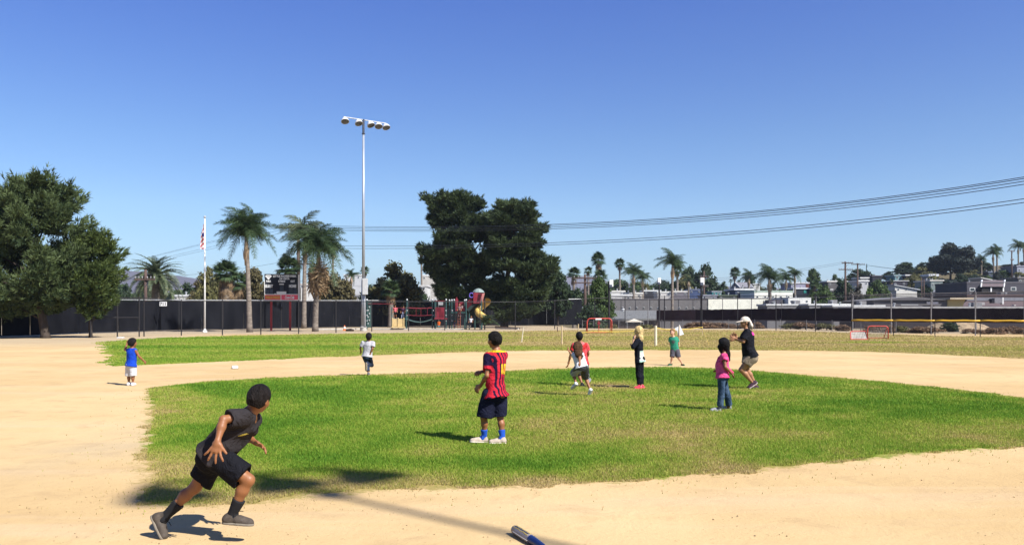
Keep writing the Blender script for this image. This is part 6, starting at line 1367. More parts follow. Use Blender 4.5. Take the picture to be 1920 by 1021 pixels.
SKIN = {}
def skin_mat(name, c):
    m = mat("skin_" + name, c, rough=0.5, var=0.10, scale=9, bump=0.08, bscale=90, spec=0.35)
    m.node_tree.nodes["Principled BSDF"].inputs['Subsurface Weight'].default_value = 0.0
    return m
def rv(a): return np.array([math.cos(math.radians(a)), math.sin(math.radians(a)), 0.0])
def ang_r(a): return np.array([math.sin(math.radians(a)), -math.cos(math.radians(a)), 0.0])

def person(sp):
    Y0 = sp['Y']; s = sp['s']; vox = sp.get('vox', 0.009)
    J = {k: np.array(P(v[0], v[1], Y0 + (v[2] if len(v) > 2 else 0))) for k, v in sp['j'].items()}
    g = sp['ground']; root = empty("person", (P(g[0], g[1], Y0).x, Y0, 0), sp['label'], 'person', sp.get('group', 'children and adult playing on the ball field'))
    f = rv(sp['cf']); r = ang_r(sp['cf']); rp = ang_r(sp.get('pf', sp['cf'])); fp = rv(sp.get('pf', sp['cf']))
    N, C, H = J['neck'], J['pelvis'], J['head']
    ax = unit(N - C)
    r = unit(r - (r @ ax) * ax * 0.9)
    fw = sp.get('fat', 1.0)
    shw = sp.get('shw', 0.135) * s
    shc = N - ax * 0.045 * s
    shL = J.get('shL', shc - r * shw); shR = J.get('shR', shc + r * shw)
    hipL = J.get('hipL', C - rp * 0.07 * s - np.array([0, 0, .03 * s])); hipR = J.get('hipR', C + rp * 0.07 * s - np.array([0, 0, .03 * s]))
    chest = N - ax * 0.135 * s; waist = C + ax * 0.10 * s + f * 0.008 * s
    sk = skin_mat(sp.get('skin', 'tan'), SKINC[sp.get('skin', 'tan')])
    # ---- body: one continuous surface
    B = SDF(); K = 0.035 * s
    B.cone(chest, waist, 0.088 * s * fw, 0.077 * s * fw, k=K, wide=(r, 1.42)); B.cone(waist, C, 0.077 * s * fw, 0.085 * s * fw, k=K, wide=(rp, 1.42))
    B.cone(shL * .85 + shR * .15, shR * .85 + shL * .15, 0.045 * s, 0.045 * s, k=K); B.cone(N - ax * 0.04 * s, H - unit(H - N) * 0.06 * s, 0.047 * s, 0.040 * s, k=0.025 * s)
    B.cone(N - ax * .05 * s, N - ax * .02 * s, .06 * s, .045 * s, k=K, wide=(r, 1.5))
    for q in 'LR':
        sh, el, wr = (shL, shR)[q == 'R'], J['el' + q], J['wr' + q]
        B.cone(sh, el, 0.039 * s * fw, 0.028 * s * fw, k=0.03 * s); m1 = el * .65 + wr * .35
        B.cone(el, m1, 0.028 * s, 0.030 * s * fw, k=0.015 * s); B.cone(m1, wr, 0.029 * s * fw, 0.018 * s, k=0.015 * s)
        hd = sp.get('h' + q)
        d = unit(wr - el) if not hd else None
        side = (1 if q == 'L' else -1)
        if hd:
            ht = np.array(P(*hd['to'][:2], Y0 + hd['to'][2])); d = unit(ht - wr)
            n = np.array(hd['n'], float); u = np.array(hd['u'], float)
            hand(B, wr, d, u, n, s * sp.get('hs', 1.0) * hd.get('size', 1.0), side, hd.get('curl', .25), hd.get('spread', .3), fat=max(1.0, vox / 0.0062))
        else:
            n = unit(np.cross(d, [0.3, 1, 0.1])); hand(B, wr, d, unit(np.cross(n, d)), n, s, side, 0.5, 0.15, fat=max(1.0, vox / 0.0062))
        hp, kn, an = (hipL, hipR)[q == 'R'], J['kn' + q], J['an' + q]
        B.cone(hp, kn, 0.070 * s * fw, 0.042 * s * fw, k=0.03 * s); sh_ax = unit(an - kn); bk = unit(np.cross(np.cross(sh_ax, unit(hp - kn)), sh_ax) if np.linalg.norm(np.cross(sh_ax, unit(hp - kn))) > .15 else -fp)
        m1 = kn * .68 + an * .32 + bk * 0.008 * s
        B.cone(kn, m1, 0.039 * s * fw, 0.042 * s * fw, k=0.02 * s); B.cone(m1, an, 0.041 * s * fw, 0.024 * s, k=0.02 * s)
        B.cone(an, an * .5 + (J['to' + q] * .5 + J['he' + q] * .5) * .5, 0.028 * s, 0.028 * s, k=0.01)
    B.ell(C - fp * 0.035 * s - np.array([0, 0, .02 * s]), np.eye(3), (0.10 * s * fw, 0.09 * s * fw, 0.09 * s * fw), k=K)
    # ---- head
    hk = sp.get('hk', 1.0); ha = sp['hf']; hf = rv(ha) + np.array([0, 0, sp.get('pitch', 0.0)])
    hf = unit(hf); up0 = unit(unit(H - N) * 0.5 + np.array([0, 0, 0.7])); hf0 = unit(hf); hu = unit(up0 - (up0 @ hf0) * hf0); hr = np.cross(hf0, hu)
    A = np.stack([hr, hf0, hu])
    hc = H
    B.ell(hc + hu * 0.018 * hk - hf0 * .008 * hk, A, (0.073 * hk, 0.090 * hk, 0.086 * hk), k=0.02)
    B.ell(hc - hu * 0.045 * hk + hf0 * 0.022 * hk, A, (0.054 * hk, 0.062 * hk, 0.060 * hk), k=0.035 * hk)
    B.ell(hc - hu * 0.088 * hk + hf0 * 0.058 * hk, A, (0.020 * hk, 0.018 * hk, 0.016 * hk), k=0.02 * hk)
    B.cone(hc + hf0 * 0.080 * hk + hu * 0.008 * hk, hc + hf0 * 0.099 * hk - hu * 0.024 * hk, 0.008 * hk, 0.012 * hk, k=0.014 * hk)
    B.cone(hc + hf0 * 0.080 * hk - hu * 0.052 * hk - hr * 0.014 * hk, hc + hf0 * 0.080 * hk - hu * 0.052 * hk + hr * 0.014 * hk, 0.008 * hk, 0.008 * hk, k=0.008 * hk)
    for sg in (-1, 1):
        B.ell(hc + hf0 * 0.060 * hk - hu * 0.028 * hk + hr * sg * 0.034 * hk, A, (0.020 * hk, 0.018 * hk, 0.020 * hk), k=0.02 * hk)
        B.ell(hc + hr * sg * 0.076 * hk - hu * 0.006 * hk - hf0 * 0.004 * hk, A, (0.009 * hk, 0.020 * hk, 0.030 * hk), k=0.006 * hk)
        B.ell(hc + hf0 * 0.086 * hk + hu * 0.014 * hk + hr * sg * 0.031 * hk, A, (0.016 * hk, 0.012 * hk, 0.010 * hk), sub=True)
    sdf_obj(B, "body", vox, sk, root)
    if sp.get('eyes', True):
        for sg in (-1, 1):
            mb = MB(); e = hc + hf0 * 0.070 * hk + hu * 0.013 * hk + hr * sg * 0.031 * hk
            mb.lathe(e, [(0.0001, -0.012 * hk), (.008 * hk, -.008 * hk), (.0125 * hk, 0), (.0105 * hk, .006 * hk)], 10, 0, axis=tuple(hf0))
            mb.lathe(e, [(.0105 * hk, .006 * hk), (.006 * hk, .0105 * hk), (.0001, .0122 * hk)], 10, 1, axis=tuple(hf0))
            mb.build("eye", [mat("eye_white", (.75, .74, .72), .3, .02), mat("iris", (.03, .018, .01), .2, .05)], root, smooth=True)
    # ---- hair
    hr_ = sp['hair']; HS = SDF(); t = hr_.get('t', 0.008)
    HS.ell(hc + hu * 0.020 * hk - hf0 * .010 * hk, A, (0.073 * hk + t, 0.090 * hk + t, 0.088 * hk + t), k=0.01)
    HS.cone(hc - hf0 * .055 * hk, hc - hf0 * .052 * hk - hu * .055 * hk, 0.05 * hk + t * .5, 0.040 * hk + t * .3, k=.02, wide=(hr, 1.15))
    nrm = unit(hf0 * 0.80 - hu * 0.55); HS.plane(hc + hf0 * hr_.get('line', 0.036) * hk + hu * 0.02 * hk, nrm)
    HS.plane(hc - hu * hr_.get('nape', 0.070) * hk, -hu - hf0 * .25)
    # sideburn cut so that the ear and cheek show
    HS.ell(hc + hf0 * 0.05 * hk - hu * 0.035 * hk, A, (0.12 * hk, 0.050 * hk, 0.045 * hk), sub=True)
    for c in hr_.get('locks', []):
        pa = np.array(P(c[0], c[1], Y0 + c[2])); pb = np.array(P(c[3], c[4], Y0 + c[5])); HS.cone(pa, pb, c[6], c[7], k=0.03, wide=(r, c[8]) if len(c) > 8 else None)
    hm = mat("hair_" + hr_['name'], hr_['col'], rough=0.7, var=0.35, scale=30, bump=1.0, bscale=110, spec=0.12, stretch=(1, 1, .25))
    sdf_obj(HS, "hair", vox, hm, root, disp=folds(sp['seed'] + 5, hr_.get('rough', 0.0035), hr_.get('freq', 90.0)))
    # ---- shirt
    st = sp['shirt']; S_ = SDF(); e = 0.016 * s; hemd = st.get('hem', 0.0) * s; bl = st.get('belly', 0)
    hem = C - ax * hemd - fp * .018 * s
    S_.cone(chest, waist, 0.088 * s * fw + e, 0.080 * s * fw + e, k=K, wide=(r, 1.42)); S_.cone(waist, hem, 0.079 * s * fw + e, 0.100 * s * fw + e * st.get('flare', 1.2), k=K, wide=(rp, 1.40), cutb=True)
    if bl: S_.ell(C * .55 + N * .45 + f * bl * s, np.eye(3), (.10 * s, .10 * s, .13 * s), k=.05)
    S_.cone(shL * .85 + shR * .15, shR * .85 + shL * .15, 0.045 * s + e * .7, 0.045 * s + e * .7, k=K); S_.cone(N - ax * .05 * s, N - ax * .014 * s, .064 * s, .054 * s, k=.02 * s, wide=(r, 1.4), cutb=True)
    sl = st.get('sleeve', 0.55)
    for q in 'LR':
        sh, el, wr = (shL, shR)[q == 'R'], J['el' + q], J['wr' + q]; fl = st.get('sflare', 0.026)
        if sl <= 0: S_.ell(sh, np.eye(3), (.04 * s,) * 3, k=.02); continue
        if sl > 1:
            e2 = el + (wr - el) * (sl - 1); S_.cone(sh, el, 0.044 * s + e, 0.034 * s + e, k=.025 * s); S_.cone(el, e2, 0.034 * s + e, 0.026 * s + e, k=.02 * s, cutb=True)
        else:
            e2 = sh + (el - sh) * sl; S_.cone(sh, e2, 0.046 * s + e, (0.040 + fl) * s, k=.025 * s, cutb=True)
            S_.cone(e2 - unit(e2 - sh) * .012 * s, e2 + unit(el - sh) * .02 * s, (0.040 + fl) * s - max(.012, 1.7 * vox), (0.040 + fl) * s - max(.012, 1.7 * vox), k=0, sub=True, cuta=True, cutb=True)
    for c in st.get('extra', []):
        S_.cone(P(c[0], c[1], Y0 + c[2]), P(c[3], c[4], Y0 + c[5]), c[6], c[7], k=0.04)
    cl = J['kn' + 'L']
    fr = dict(N=N, C=C, ax=ax, r=r, f=f, s=s, shL=shL, shR=shR, elL=J['elL'], elR=J['elR'])
    sdf_obj(S_, st.get('part', "shirt"), vox, vcmat("cloth_shirt", spec=.06), root, colf=(lambda V: st['col'](V, fr)), disp=folds(sp['seed'], st.get('fold', 0.006) * s, 20 / s))
    # ---- shorts / trousers
    bt = sp['bottom']; T_ = SDF(); e = bt.get('e', 0.010) * s
    T_.cone(waist * .55 + C * .45, C, 0.078 * s * fw + e * .6, 0.086 * s * fw + e, k=K, wide=(rp, 1.36), cuta=True)
    T_.ell(C - fp * 0.03 * s - np.array([0, 0, .03 * s]), np.eye(3), (0.098 * s * fw + e, 0.088 * s * fw + e, 0.095 * s * fw + e), k=K)
    for q in 'LR':
        hp, kn, an = (hipL, hipR)[q == 'R'], J['kn' + q], J['an' + q]; ln = bt['len']; fl = bt.get('flare', 0.03) * s
        if ln <= 1:
            e2 = hp + (kn - hp) * ln; rr = 0.072 * s * fw * (1 - ln) + 0.047 * s * fw * ln + fl
            T_.cone(hp, e2, 0.078 * s * fw + e, rr, k=.03 * s, cutb=True); T_.cone(e2 - unit(kn - hp) * .015 * s, e2 + unit(kn - hp) * .02 * s, rr - max(.012, 1.7 * vox), rr - max(.012, 1.7 * vox), k=0, sub=True, cuta=True, cutb=True)
        else:
            e2 = kn + (an - kn) * (ln - 1); T_.cone(hp, kn, 0.075 * s * fw + e, 0.047 * s * fw + e * .8, k=.03 * s)
            m1 = kn * .68 + e2 * .32 - fp * .006 * s; T_.cone(kn, m1, 0.047 * s * fw + e * .8, 0.049 * s * fw + e * .8, k=.03 * s); T_.cone(m1, e2, 0.049 * s * fw + e * .8, 0.030 * s + fl, k=.03 * s, cutb=True)
    sdf_obj(T_, bt.get('part', "shorts"), vox, vcmat("cloth_bottom" if bt.get("rough", .85) > .5 else "cloth_shiny", rough=bt.get("rough", .85), spec=.06 if bt.get("rough", .85) > .5 else .5), root, colf=(lambda V: bt['col'](V, fr)), disp=folds(sp['seed'] + 9, bt.get('fold', 0.006) * s, 17 / s))
    # ---- socks and shoes
    for q in 'LR':
        kn, an, he, to = J['kn' + q], J['an' + q], J['he' + q], J['to' + q]; sc = sp.get('sock')
        if sc:
            Q = SDF(); Q.cone(an + (kn - an) * sc['h'], an, 0.031 * s + .010 * sc['h'] / .4 * s + .004, 0.030 * s + .003, k=.01, cuta=True); Q.cone(an, an * .6 + he * .2 + to * .2, .031 * s, .034 * s, k=.01)
            sdf_obj(Q, "sock", vox, mat("sock_" + sc['name'], sc['col'], .9, .1, 40), root)
        shp = sp['shoe']; d = unit(to - he); L = np.linalg.norm(to - he)
        n = unit((an - he) - ((an - he) @ d) * d) if not sp.get('flat') else np.array([0, 0, 1.0]); n = unit(n - (n @ d) * d); lat = np.cross(d, n)
        ra = 0.034 * s; a0 = he + d * ra * .8; b0 = to - d * ra * .75
        U = SDF(); U.cone(a0 + n * .036 * s, b0 + n * .022 * s, .034 * s, .026 * s, k=.015, wide=(lat, 1.12)); U.cone(a0 + n * .03 * s + d * .005, an * .75 + (a0 + n * .03 * s) * .25 + d * .004, .036 * s, .034 * s, k=.02)
        U.cone(a0 * .45 + b0 * .55 + n * .03 * s, b0 + n * .016 * s, .038 * s, .032 * s, k=.015, wide=(lat, 1.05))
        U.plane(he + n * .010 * s, -n)
        o = sdf_obj(U, "shoe", vox * .8, mat("shoe_" + shp['name'], shp['col'], .7, .2, 25, .2), root, disp=folds(3, 0.0015, 60))
        W = SDF(); W.cone(a0 + n * .008 * s, b0 * .5 + a0 * .5 + n * .008 * s, .037 * s, .036 * s, k=.02, wide=(lat, 1.05)); W.cone(b0 * .6 + a0 * .4 + n * .008 * s, b0 + n * .008 * s, .038 * s, .036 * s, k=.02, wide=(lat, 1.12))
        W.plane(he + n * .017 * s, n); W.plane(he, -n)
        sdf_obj(W, "sole", vox * .7, mat("sole_" + shp['name'], shp['sole'], .8, .1, 20), o)
        if sp.get('laces'):
            lb = MB()
            for i in range(4):
                c = a0 + (b0 - a0) * (.42 + .11 * i) + n * (.068 - .006 * i) * s
                lb.tube([c - lat * .026 * s - n * .01, c, c + lat * .026 * s - n * .01], .0028, 5)
            c = a0 + (b0 - a0) * .38 + n * .075 * s
            lb.tube([c, c + lat * .03 + n * .012, c + lat * .035 - n * .01, c], .0028, 5); lb.tube([c, c - lat * .03 + n * .012, c - lat * .04 - n * .012], .0028, 5); lb.tube([c, c + d * .02 + n * .02, c + d * .05 + n * .022], .0028, 5)
            lb.build("lace", mat("lace_" + shp['name'], shp['lace'], .9, .1), o)
    return root, fr

SKINC = dict(tan=(0.27, 0.108, 0.042), brown=(0.22, 0.085, 0.034), fair=(0.56, 0.31, 0.20), olive=(0.36, 0.17, 0.085))
def solid(c): return lambda V, fr: np.tile(np.array(c, dtype=np.float32), (len(V), 1))
def jersey(V, fr):
    q = V - fr['N']; lat = q @ fr['r']; dep = q @ fr['f']; hgt = q @ fr['ax']; s = fr['s']
    red = np.array((0.48, 0.020, 0.035)); navy = np.array((0.012, 0.008, 0.028)); yel = np.array((0.75, 0.48, 0.02))
    w = np.sin((lat + 0.12 * dep) * 2 * math.pi / (0.050 * s) + 0.9); c = np.where((w > -0.15)[:, None], red, navy)
    # sleeves: navy with red cuff; hem red
    for sh, el in ((fr['shL'], fr['elL']), (fr['shR'], fr['elR'])):
        a = unit(el - sh); t = (V - sh) @ a; dd = np.linalg.norm((V - sh) - t[:, None] * a, axis=1); on = (t > 0.01) & (dd < 0.09 * s) & (t < 0.5) & (np.abs(lat) > .10 * s)
        c = np.where((on & (t < 0.12 * s))[:, None], navy * 1.3, c); c = np.where((on & (t >= 0.12 * s))[:, None], red, c)
    c = np.where((hgt > -0.030 * s)[:, None], yel, c)
    # yellow number 10 on the back
    bk = dep < 0.0; x = lat / s; z = (hgt / s + 0.235)
    one = (np.abs(x + 0.04) < .010) & (np.abs(z) < .062)
    zr = np.maximum(np.abs(x - .02) / .030, np.abs(z) / .062); zero = (zr < 1) & ~((np.abs(x - .02) < .012) & (np.abs(z) < .040))
    c = np.where((bk & (one | zero))[:, None], yel, c)
    return c
def blacktee(V, fr):
    q = V - fr['N']; lat = q @ fr['r'] / fr['s']; dep = q @ fr['f']; h = q @ fr['ax'] / fr['s']
    c = np.tile(np.array((0.030, 0.026, 0.027)), (len(V), 1)); fr_ = dep > 0.02
    rr = np.hypot(lat * 1.0, (h + .19)); ring = (np.abs(rr - .075) < .009) | ((np.abs(lat) < .05) & (np.abs(h + .19) < .010)) | ((np.abs(lat - .02) < .008) & (np.abs(h + .2) < .05))
    return np.where((fr_ & ring)[:, None], np.array((0.62, 0.50, 0.10)), c)
def coachtee(V, fr):
    q = V - fr['N']; lat = q @ fr['r'] / fr['s']; dep = q @ fr['f']; h = q @ fr['ax'] / fr['s']
    c = np.tile(np.array((0.012, 0.012, 0.016)), (len(V), 1)); on = (dep < -.02) & (np.abs(lat) < .11) & (np.abs(h + .095) < .030) & (np.sin(lat * 170) + .6 * np.sin(h * 210 + lat * 60) > -.75)
    return np.where(on[:, None], np.array((0.85, 0.06, 0.35)), c)
def pattern(cs, sc, seed=0):
    def fn(V, fr):
        a = fbm(V[:, 0] + V[:, 1] * .6, V[:, 2] + V[:, 1] * .5, sc, 3, seed); a = (a - a.min()) / (np.ptp(a) + 1e-6)
        idx = np.clip((a * 1.0 * len(cs)).astype(int), 0, len(cs) - 1); return np.array(cs)[idx]
    return fn
def two(front, back):
    def fn(V, fr):
        d = (V - fr['N']) @ fr['f']; return np.where((d > -0.01)[:, None], np.array(front), np.array(back))
    return fn

BLK = (0.012, 0.011, 0.012)
PEOPLE = [
 # running boy, foreground
 dict(Y=5.95, s=1.0, vox=0.0062, seed=1, ground=(400, 1010), cf=-35, pf=5, hf=70, pitch=-0.12, hk=0.92, skin='tan', fat=1.0, laces=True,
  label="boy in dark grey shirt and black shorts sprinting over the dirt beside the infield grass",
  j=dict(head=(486, 747, .0), neck=(468, 774, .0), pelvis=(404, 850, 0), shR=(456, 781, -.12), shL=(474, 785, .13), elR=(419, 786, -.22), wrR=(408, 826, -.30), elL=(462, 817, .22), wrL=(479, 829, .10),
         knR=(466, 899, -.10), anR=(436, 962, -.08), heR=(419, 981, -.08), toR=(473, 985, -.10), knL=(366, 913, .07), anL=(314, 963, .06), heL=(284, 968, .06), toL=(305, 1012, .02), hipR=(412, 862, -.08), hipL=(398, 862, .08)),
  hR=dict(to=(401, 852, -.32), n=(-0.1, -1, 0.15), u=(1, -.1, .1), curl=.10, spread=.9, size=1.12), hL=dict(to=(500, 840, .06), n=(.3, .6, .8), u=(.1, -.3, .9), curl=.35, spread=.5),
  hair=dict(name="black_crop", col=(0.012, 0.009, 0.008), t=0.009, nape=.075), shirt=dict(col=blacktee, sleeve=.72, hem=.02, fold=.012, sflare=.020), bottom=dict(len=.80, col=solid((0.010, 0.010, 0.013)), flare=.040, fold=.015),
  sock=dict(h=.42, name='black', col=(.012, .012, .014)), shoe=dict(name='grey', col=(.07, .055, .042), sole=(.20, .17, .13), lace=(.015, .013, .012))),
 # boy in striped jersey
 dict(Y=10.32, s=0.99, vox=0.008, seed=2, ground=(920, 831), cf=152, pf=155, hf=140, pitch=0.0, hk=0.93, skin='tan', flat=True, laces=True,
  label="boy in red and navy striped football jersey with blue socks standing on the infield grass",
  j=dict(head=(927, 637, 0), neck=(932, 655, 0), pelvis=(929, 735, 0), shL=(916, 669, -.03), shR=(943, 667, .12), elL=(913, 704, -.10), wrL=(901, 722, -.02), elR=(925, 702, .28), wrR=(906, 696, .26),
         knL=(907, 783, -.02), anL=(908, 816, .02), heL=(913, 829.5, .05), toL=(882, 828.5, -.05), knR=(938, 783, .05), anR=(942, 818, 0), heR=(948, 831, 0), toR=(917, 831, -.05), hipL=(916, 740, -.05), hipR=(937, 740, .06)),
  hL=dict(to=(893, 730, .0), n=(-.5, -.8, .3), u=(-.6, .3, .5), curl=.55, spread=.3), hR=dict(to=(896, 698, .22), n=(-.2, -.5, .8), u=(.3, .3, .8), curl=.6, spread=.2),
  hair=dict(name="black_short", col=(0.010, 0.008, 0.007), t=0.012, nape=.08), shirt=dict(col=jersey, sleeve=.78, hem=.055, fold=.015, sflare=.030, flare=2.8), bottom=dict(len=.93, col=solid((0.012, 0.013, 0.028)), flare=.050, fold=.010, e=.008),
  sock=dict(h=.36, name='blue', col=(.012, .075, .42)), shoe=dict(name='beige', col=(.42, .34, .26), sole=(.62, .55, .46), lace=(.03, .03, .03))),
 # girl in pink
 dict(Y=13.8, s=0.88, vox=0.0095, seed=3, ground=(1354, 770), cf=165, pf=165, hf=140, pitch=0.0, hk=0.92, skin='brown', flat=True, eyes=False,
  label="girl with long black ponytail in pink shirt and flared blue jeans on the infield grass",
  j=dict(head=(1356, 645.5, 0), neck=(1358, 661, 0), pelvis=(1353.5, 703, 0), shL=(1357.5, 668, -.11), shR=(1359, 667, .12), elL=(1360, 688, -.17), wrL=(1371, 699, -.10), elR=(1350, 688, .16), wrR=(1346, 692, .10),
         knL=(1352, 735, -.05), anL=(1350, 762, -.02), heL=(1351, 770, 0), toL=(1332, 770, -.02), knR=(1362, 735, .08), anR=(1367, 760, .15), heR=(1370.5, 766.5, .2), toR=(1353, 766.5, .18)),
  hair=dict(name="black_long", col=(0.009, 0.008, 0.009), t=0.020, nape=.10, rough=.004, freq=60, locks=[(1361, 650, 0, 1364, 664, .0, .055, .042), (1364, 662, 0, 1367.5, 675, 0, .040, .016), (1351, 650, .0, 1354, 662, 0, .05, .025)]),
  shirt=dict(col=pattern([(0.62, .05, .16), (.75, .10, .26), (.66, .06, .19)], 9, 3), sleeve=.42, hem=.045, flare=2.0, belly=.035, fold=.009, extra=[(1363, 690, -.05, 1373, 698, -.06, .035, .03)]),
  bottom=dict(part='jeans', len=1.93, col=pattern([(.035, .06, .10), (.06, .095, .15), (.045, .075, .12)], 6, 5), flare=.030, fold=.006, e=.010), shoe=dict(name='pale_grey', col=(.30, .30, .31), sole=(.6, .6, .58), lace=(.5, .5, .5))),
 # coach
 dict(Y=17.85, s=1.13, vox=0.0105, seed=4, ground=(1410, 729), cf=163, pf=185, hf=182, pitch=0.05, hk=1.04, skin='olive', fat=1.22, shw=.15, eyes=False,
  label="adult in black shirt, khaki shorts and sun hat with neck flap clapping",
  j=dict(head=(1397.5, 604.5, 0), neck=(1400, 616.5, 0), pelvis=(1405.5, 667, 0), shL=(1401.5, 622, -.14), shR=(1401, 622, .15), elL=(1393.5, 640, -.20), wrL=(1380.5, 635.5, -.05), elR=(1390, 638, .16), wrR=(1381, 632, .05),
         knL=(1390, 693, -.04), anL=(1411, 717, 0), heL=(1419.5, 717.5, .02), toL=(1403, 728.5, 0), knR=(1399.5, 692, .10), anR=(1417, 722.5, .12), heR=(1422.5, 729.5, .12), toR=(1402, 729.5, .1)),
  hL=dict(to=(1368, 634, -.02), n=(-.2, -.9, .1), u=(0, 0, 1), curl=.15, spread=.6), hR=dict(to=(1372, 626, .04), n=(.3, .9, .2), u=(0.2, 0, 1), curl=.12, spread=.7),
  hair=dict(name="dark_brown", col=(0.02, 0.012, 0.008), t=0.006), shirt=dict(col=coachtee, sleeve=.80, hem=.02, flare=1.3, fold=.009, sflare=.028), bottom=dict(len=.52, col=pattern([(.22, .17, .12), (.27, .21, .15)], 4, 8), flare=.035, fold=.008),
  shoe=dict(name='dark_purple', col=(.05, .02, .035), sole=(.55, .45, .45), lace=(.5, .1, .2))),
 # blonde girl
 dict(Y=18.0, s=0.93, vox=0.0105, seed=5, ground=(1199, 730), cf=165, pf=150, hf=150, pitch=0.05, hk=0.90, skin='fair', flat=True, eyes=False, fat=.93,
  label="blonde girl in black top and leggings with bright red shoes standing with folded arms",
  j=dict(head=(1197, 620, 0), neck=(1197.5, 632.5, 0), pelvis=(1199, 671, 0), shL=(1195, 638.5, -.13), shR=(1200.5, 638, .12), elL=(1187, 650.5, -.18), wrL=(1188, 637.5, -.10), elR=(1193, 655, .16), wrR=(1186, 650, .05),
         knL=(1196.5, 699, -.02), anL=(1197.5, 720.5, 0), heL=(1203, 728.5, 0), toL=(1189, 728.5, -.05), knR=(1202, 700, .06), anR=(1203.5, 721, -.02), heR=(1209, 730, -.04), toR=(1193, 730.3, -.08)),
  hL=dict(to=(1188.5, 630.5, -.08), n=(-.8, -.3, 0), u=(0, -.9, .2), curl=.5, spread=.2),
  hair=dict(name="blonde", col=(0.62, 0.44, 0.20), t=0.015, nape=.10, rough=.005, freq=60, locks=[(1199, 620, -.03, 1202.5, 635, -.02, .07, .045), (1194, 622, 0, 1193, 634, 0, .05, .03), (1199, 630, -.05, 1202, 640, -.06, .05, .02)]),
  shirt=dict(part='top', col=lambda V, fr: np.where((((V - fr['N']) @ fr['ax'] < -.30 * fr['s']) & ((V - fr['N']) @ fr['f'] < -0.035))[:, None], pattern([(.6, .6, .52), (.35, .5, .42), (.68, .62, .55)], 14, 2)(V, fr), np.array((.010, .011, .017))), sleeve=1.35, hem=.10, flare=1.7, fold=.006), bottom=dict(part='leggings', len=1.95, col=solid((.010, .011, .016)), flare=.010, fold=.003, e=.012),
  shoe=dict(name='red', col=(.70, .03, .07), sole=(.75, .70, .68), lace=(.6, .2, .3))),
 # boy in green
 dict(Y=26.0, s=0.86, vox=0.013, seed=6, ground=(1267, 685), cf=250, pf=255, hf=235, pitch=0.0, hk=0.96, skin='fair', flat=True,
  label="small boy in green shirt and grey shorts standing astride at the far grass edge",
  j=dict(head=(1260.5, 622.5, 0), neck=(1262, 630.5, 0), pelvis=(1265.5, 655.5, 0), shR=(1257, 634, .05), shL=(1268.5, 634, 0), elR=(1256, 643.5, .12), wrR=(1259, 648, .20), elL=(1272, 643.5, .1), wrL=(1271, 647.5, .2),
         knR=(1260, 670.5, -.05), anR=(1258, 680, 0), heR=(1259.5, 684, .08), toR=(1253, 684.5, -.12), knL=(1272, 670.5, -.05), anL=(1278.5, 680.5, .0), heL=(1278, 684.5, .1), toL=(1283, 685.5, -.1)),
  hair=dict(name="light_brown", col=(0.22, 0.11, 0.045), t=0.008), shirt=dict(col=lambda V, fr: np.where(((((V - fr['N']) @ fr['f']) > .03) & (np.hypot((V - fr['N']) @ fr['r'], (V - fr['N']) @ fr['ax'] + .16) < .055))[:, None], np.array((.08, .10, .09)), np.array((.035, .24, .15))), sleeve=.62, hem=.03, flare=1.5), bottom=dict(len=.9, col=solid((.085, .08, .095)), flare=.045, e=.02),
  shoe=dict(name='black_green', col=(.02, .05, .03), sole=(.10, .3, .15), lace=(.1, .3, .2))),
 # boy in grey running away
 dict(Y=21.6, s=0.84, vox=0.011, seed=7, ground=(691, 704), cf=80, pf=85, hf=95, pitch=0.0, hk=0.93, skin='tan', eyes=False,
  label="boy in pale grey shirt and dark jeans running away across the dirt base path",
  j=dict(head=(691.5, 631, 0), neck=(691, 638.5, 0), pelvis=(688.5, 667, 0), shL=(681, 642, 0), shR=(700, 642.5, 0), elL=(675.5, 652, .02), wrL=(676.5, 658.5, .14), elR=(698.5, 653.5, -.08), wrR=(694, 663.5, -.06),
         knR=(697, 684, .16), anR=(687.5, 682.5, -.08), heR=(685.5, 679.5, -.10), toR=(686, 694.5, -.13), knL=(689.5, 684, .02), anL=(690.5, 697.5, -.05), heL=(691.5, 702.5, -.10), toL=(692, 704.0, .08)),
  hair=dict(name="black_round", col=(0.012, 0.010, 0.010), t=0.013, nape=.09), shirt=dict(col=solid((.42, .40, .42)), sleeve=.68, hem=.035, fold=.010, flare=1.5), bottom=dict(part='jeans', len=1.85, col=pattern([(.016, .022, .036), (.03, .045, .08)], 5, 1), flare=.022, fold=.006),
  shoe=dict(name='tan', col=(.10, .10, .12), sole=(.38, .29, .17), lace=(.3, .3, .3))),
 # boy in blue tank top
 dict(Y=18.7, s=0.82, vox=0.0105, seed=8, ground=(246, 722), cf=65, pf=65, hf=50, pitch=0.0, hk=0.94, skin='tan', flat=True, eyes=False, fat=1.05,
  label="small boy in blue sleeveless jersey and white shorts with one hand raised",
  j=dict(head=(248.7, 642.5, 0), neck=(247, 651.5, 0), pelvis=(246, 683, 0), shL=(239, 656, .06), shR=(254, 656, -.05), elL=(234.5, 655.5, .12), wrL=(238, 644.5, .16), elR=(260.5, 667.5, -.03), wrR=(269, 675.5, .05),
         knL=(241.5, 704, .05), anL=(241.5, 717, .02), heL=(239.5, 722.5, -.02), toL=(245.5, 719, .16), knR=(249.5, 704, -.02), anR=(249.5, 717.5, -.02), heR=(246.5, 722.8, -.08), toR=(254, 720.5, .08)),
  hair=dict(name="black_thick", col=(0.013, 0.010, 0.010), t=0.018, nape=.085), shirt=dict(part='jersey', col=solid((.012, .055, .42)), sleeve=0, hem=.055, fold=.008, flare=2.0), bottom=dict(len=1.0, col=solid((.55, .54, .55)), flare=.045, e=.018),
  shoe=dict(name='white', col=(.62, .62, .62), sole=(.6, .6, .6), lace=(.5, .5, .5))),
 # boy with red shirt behind
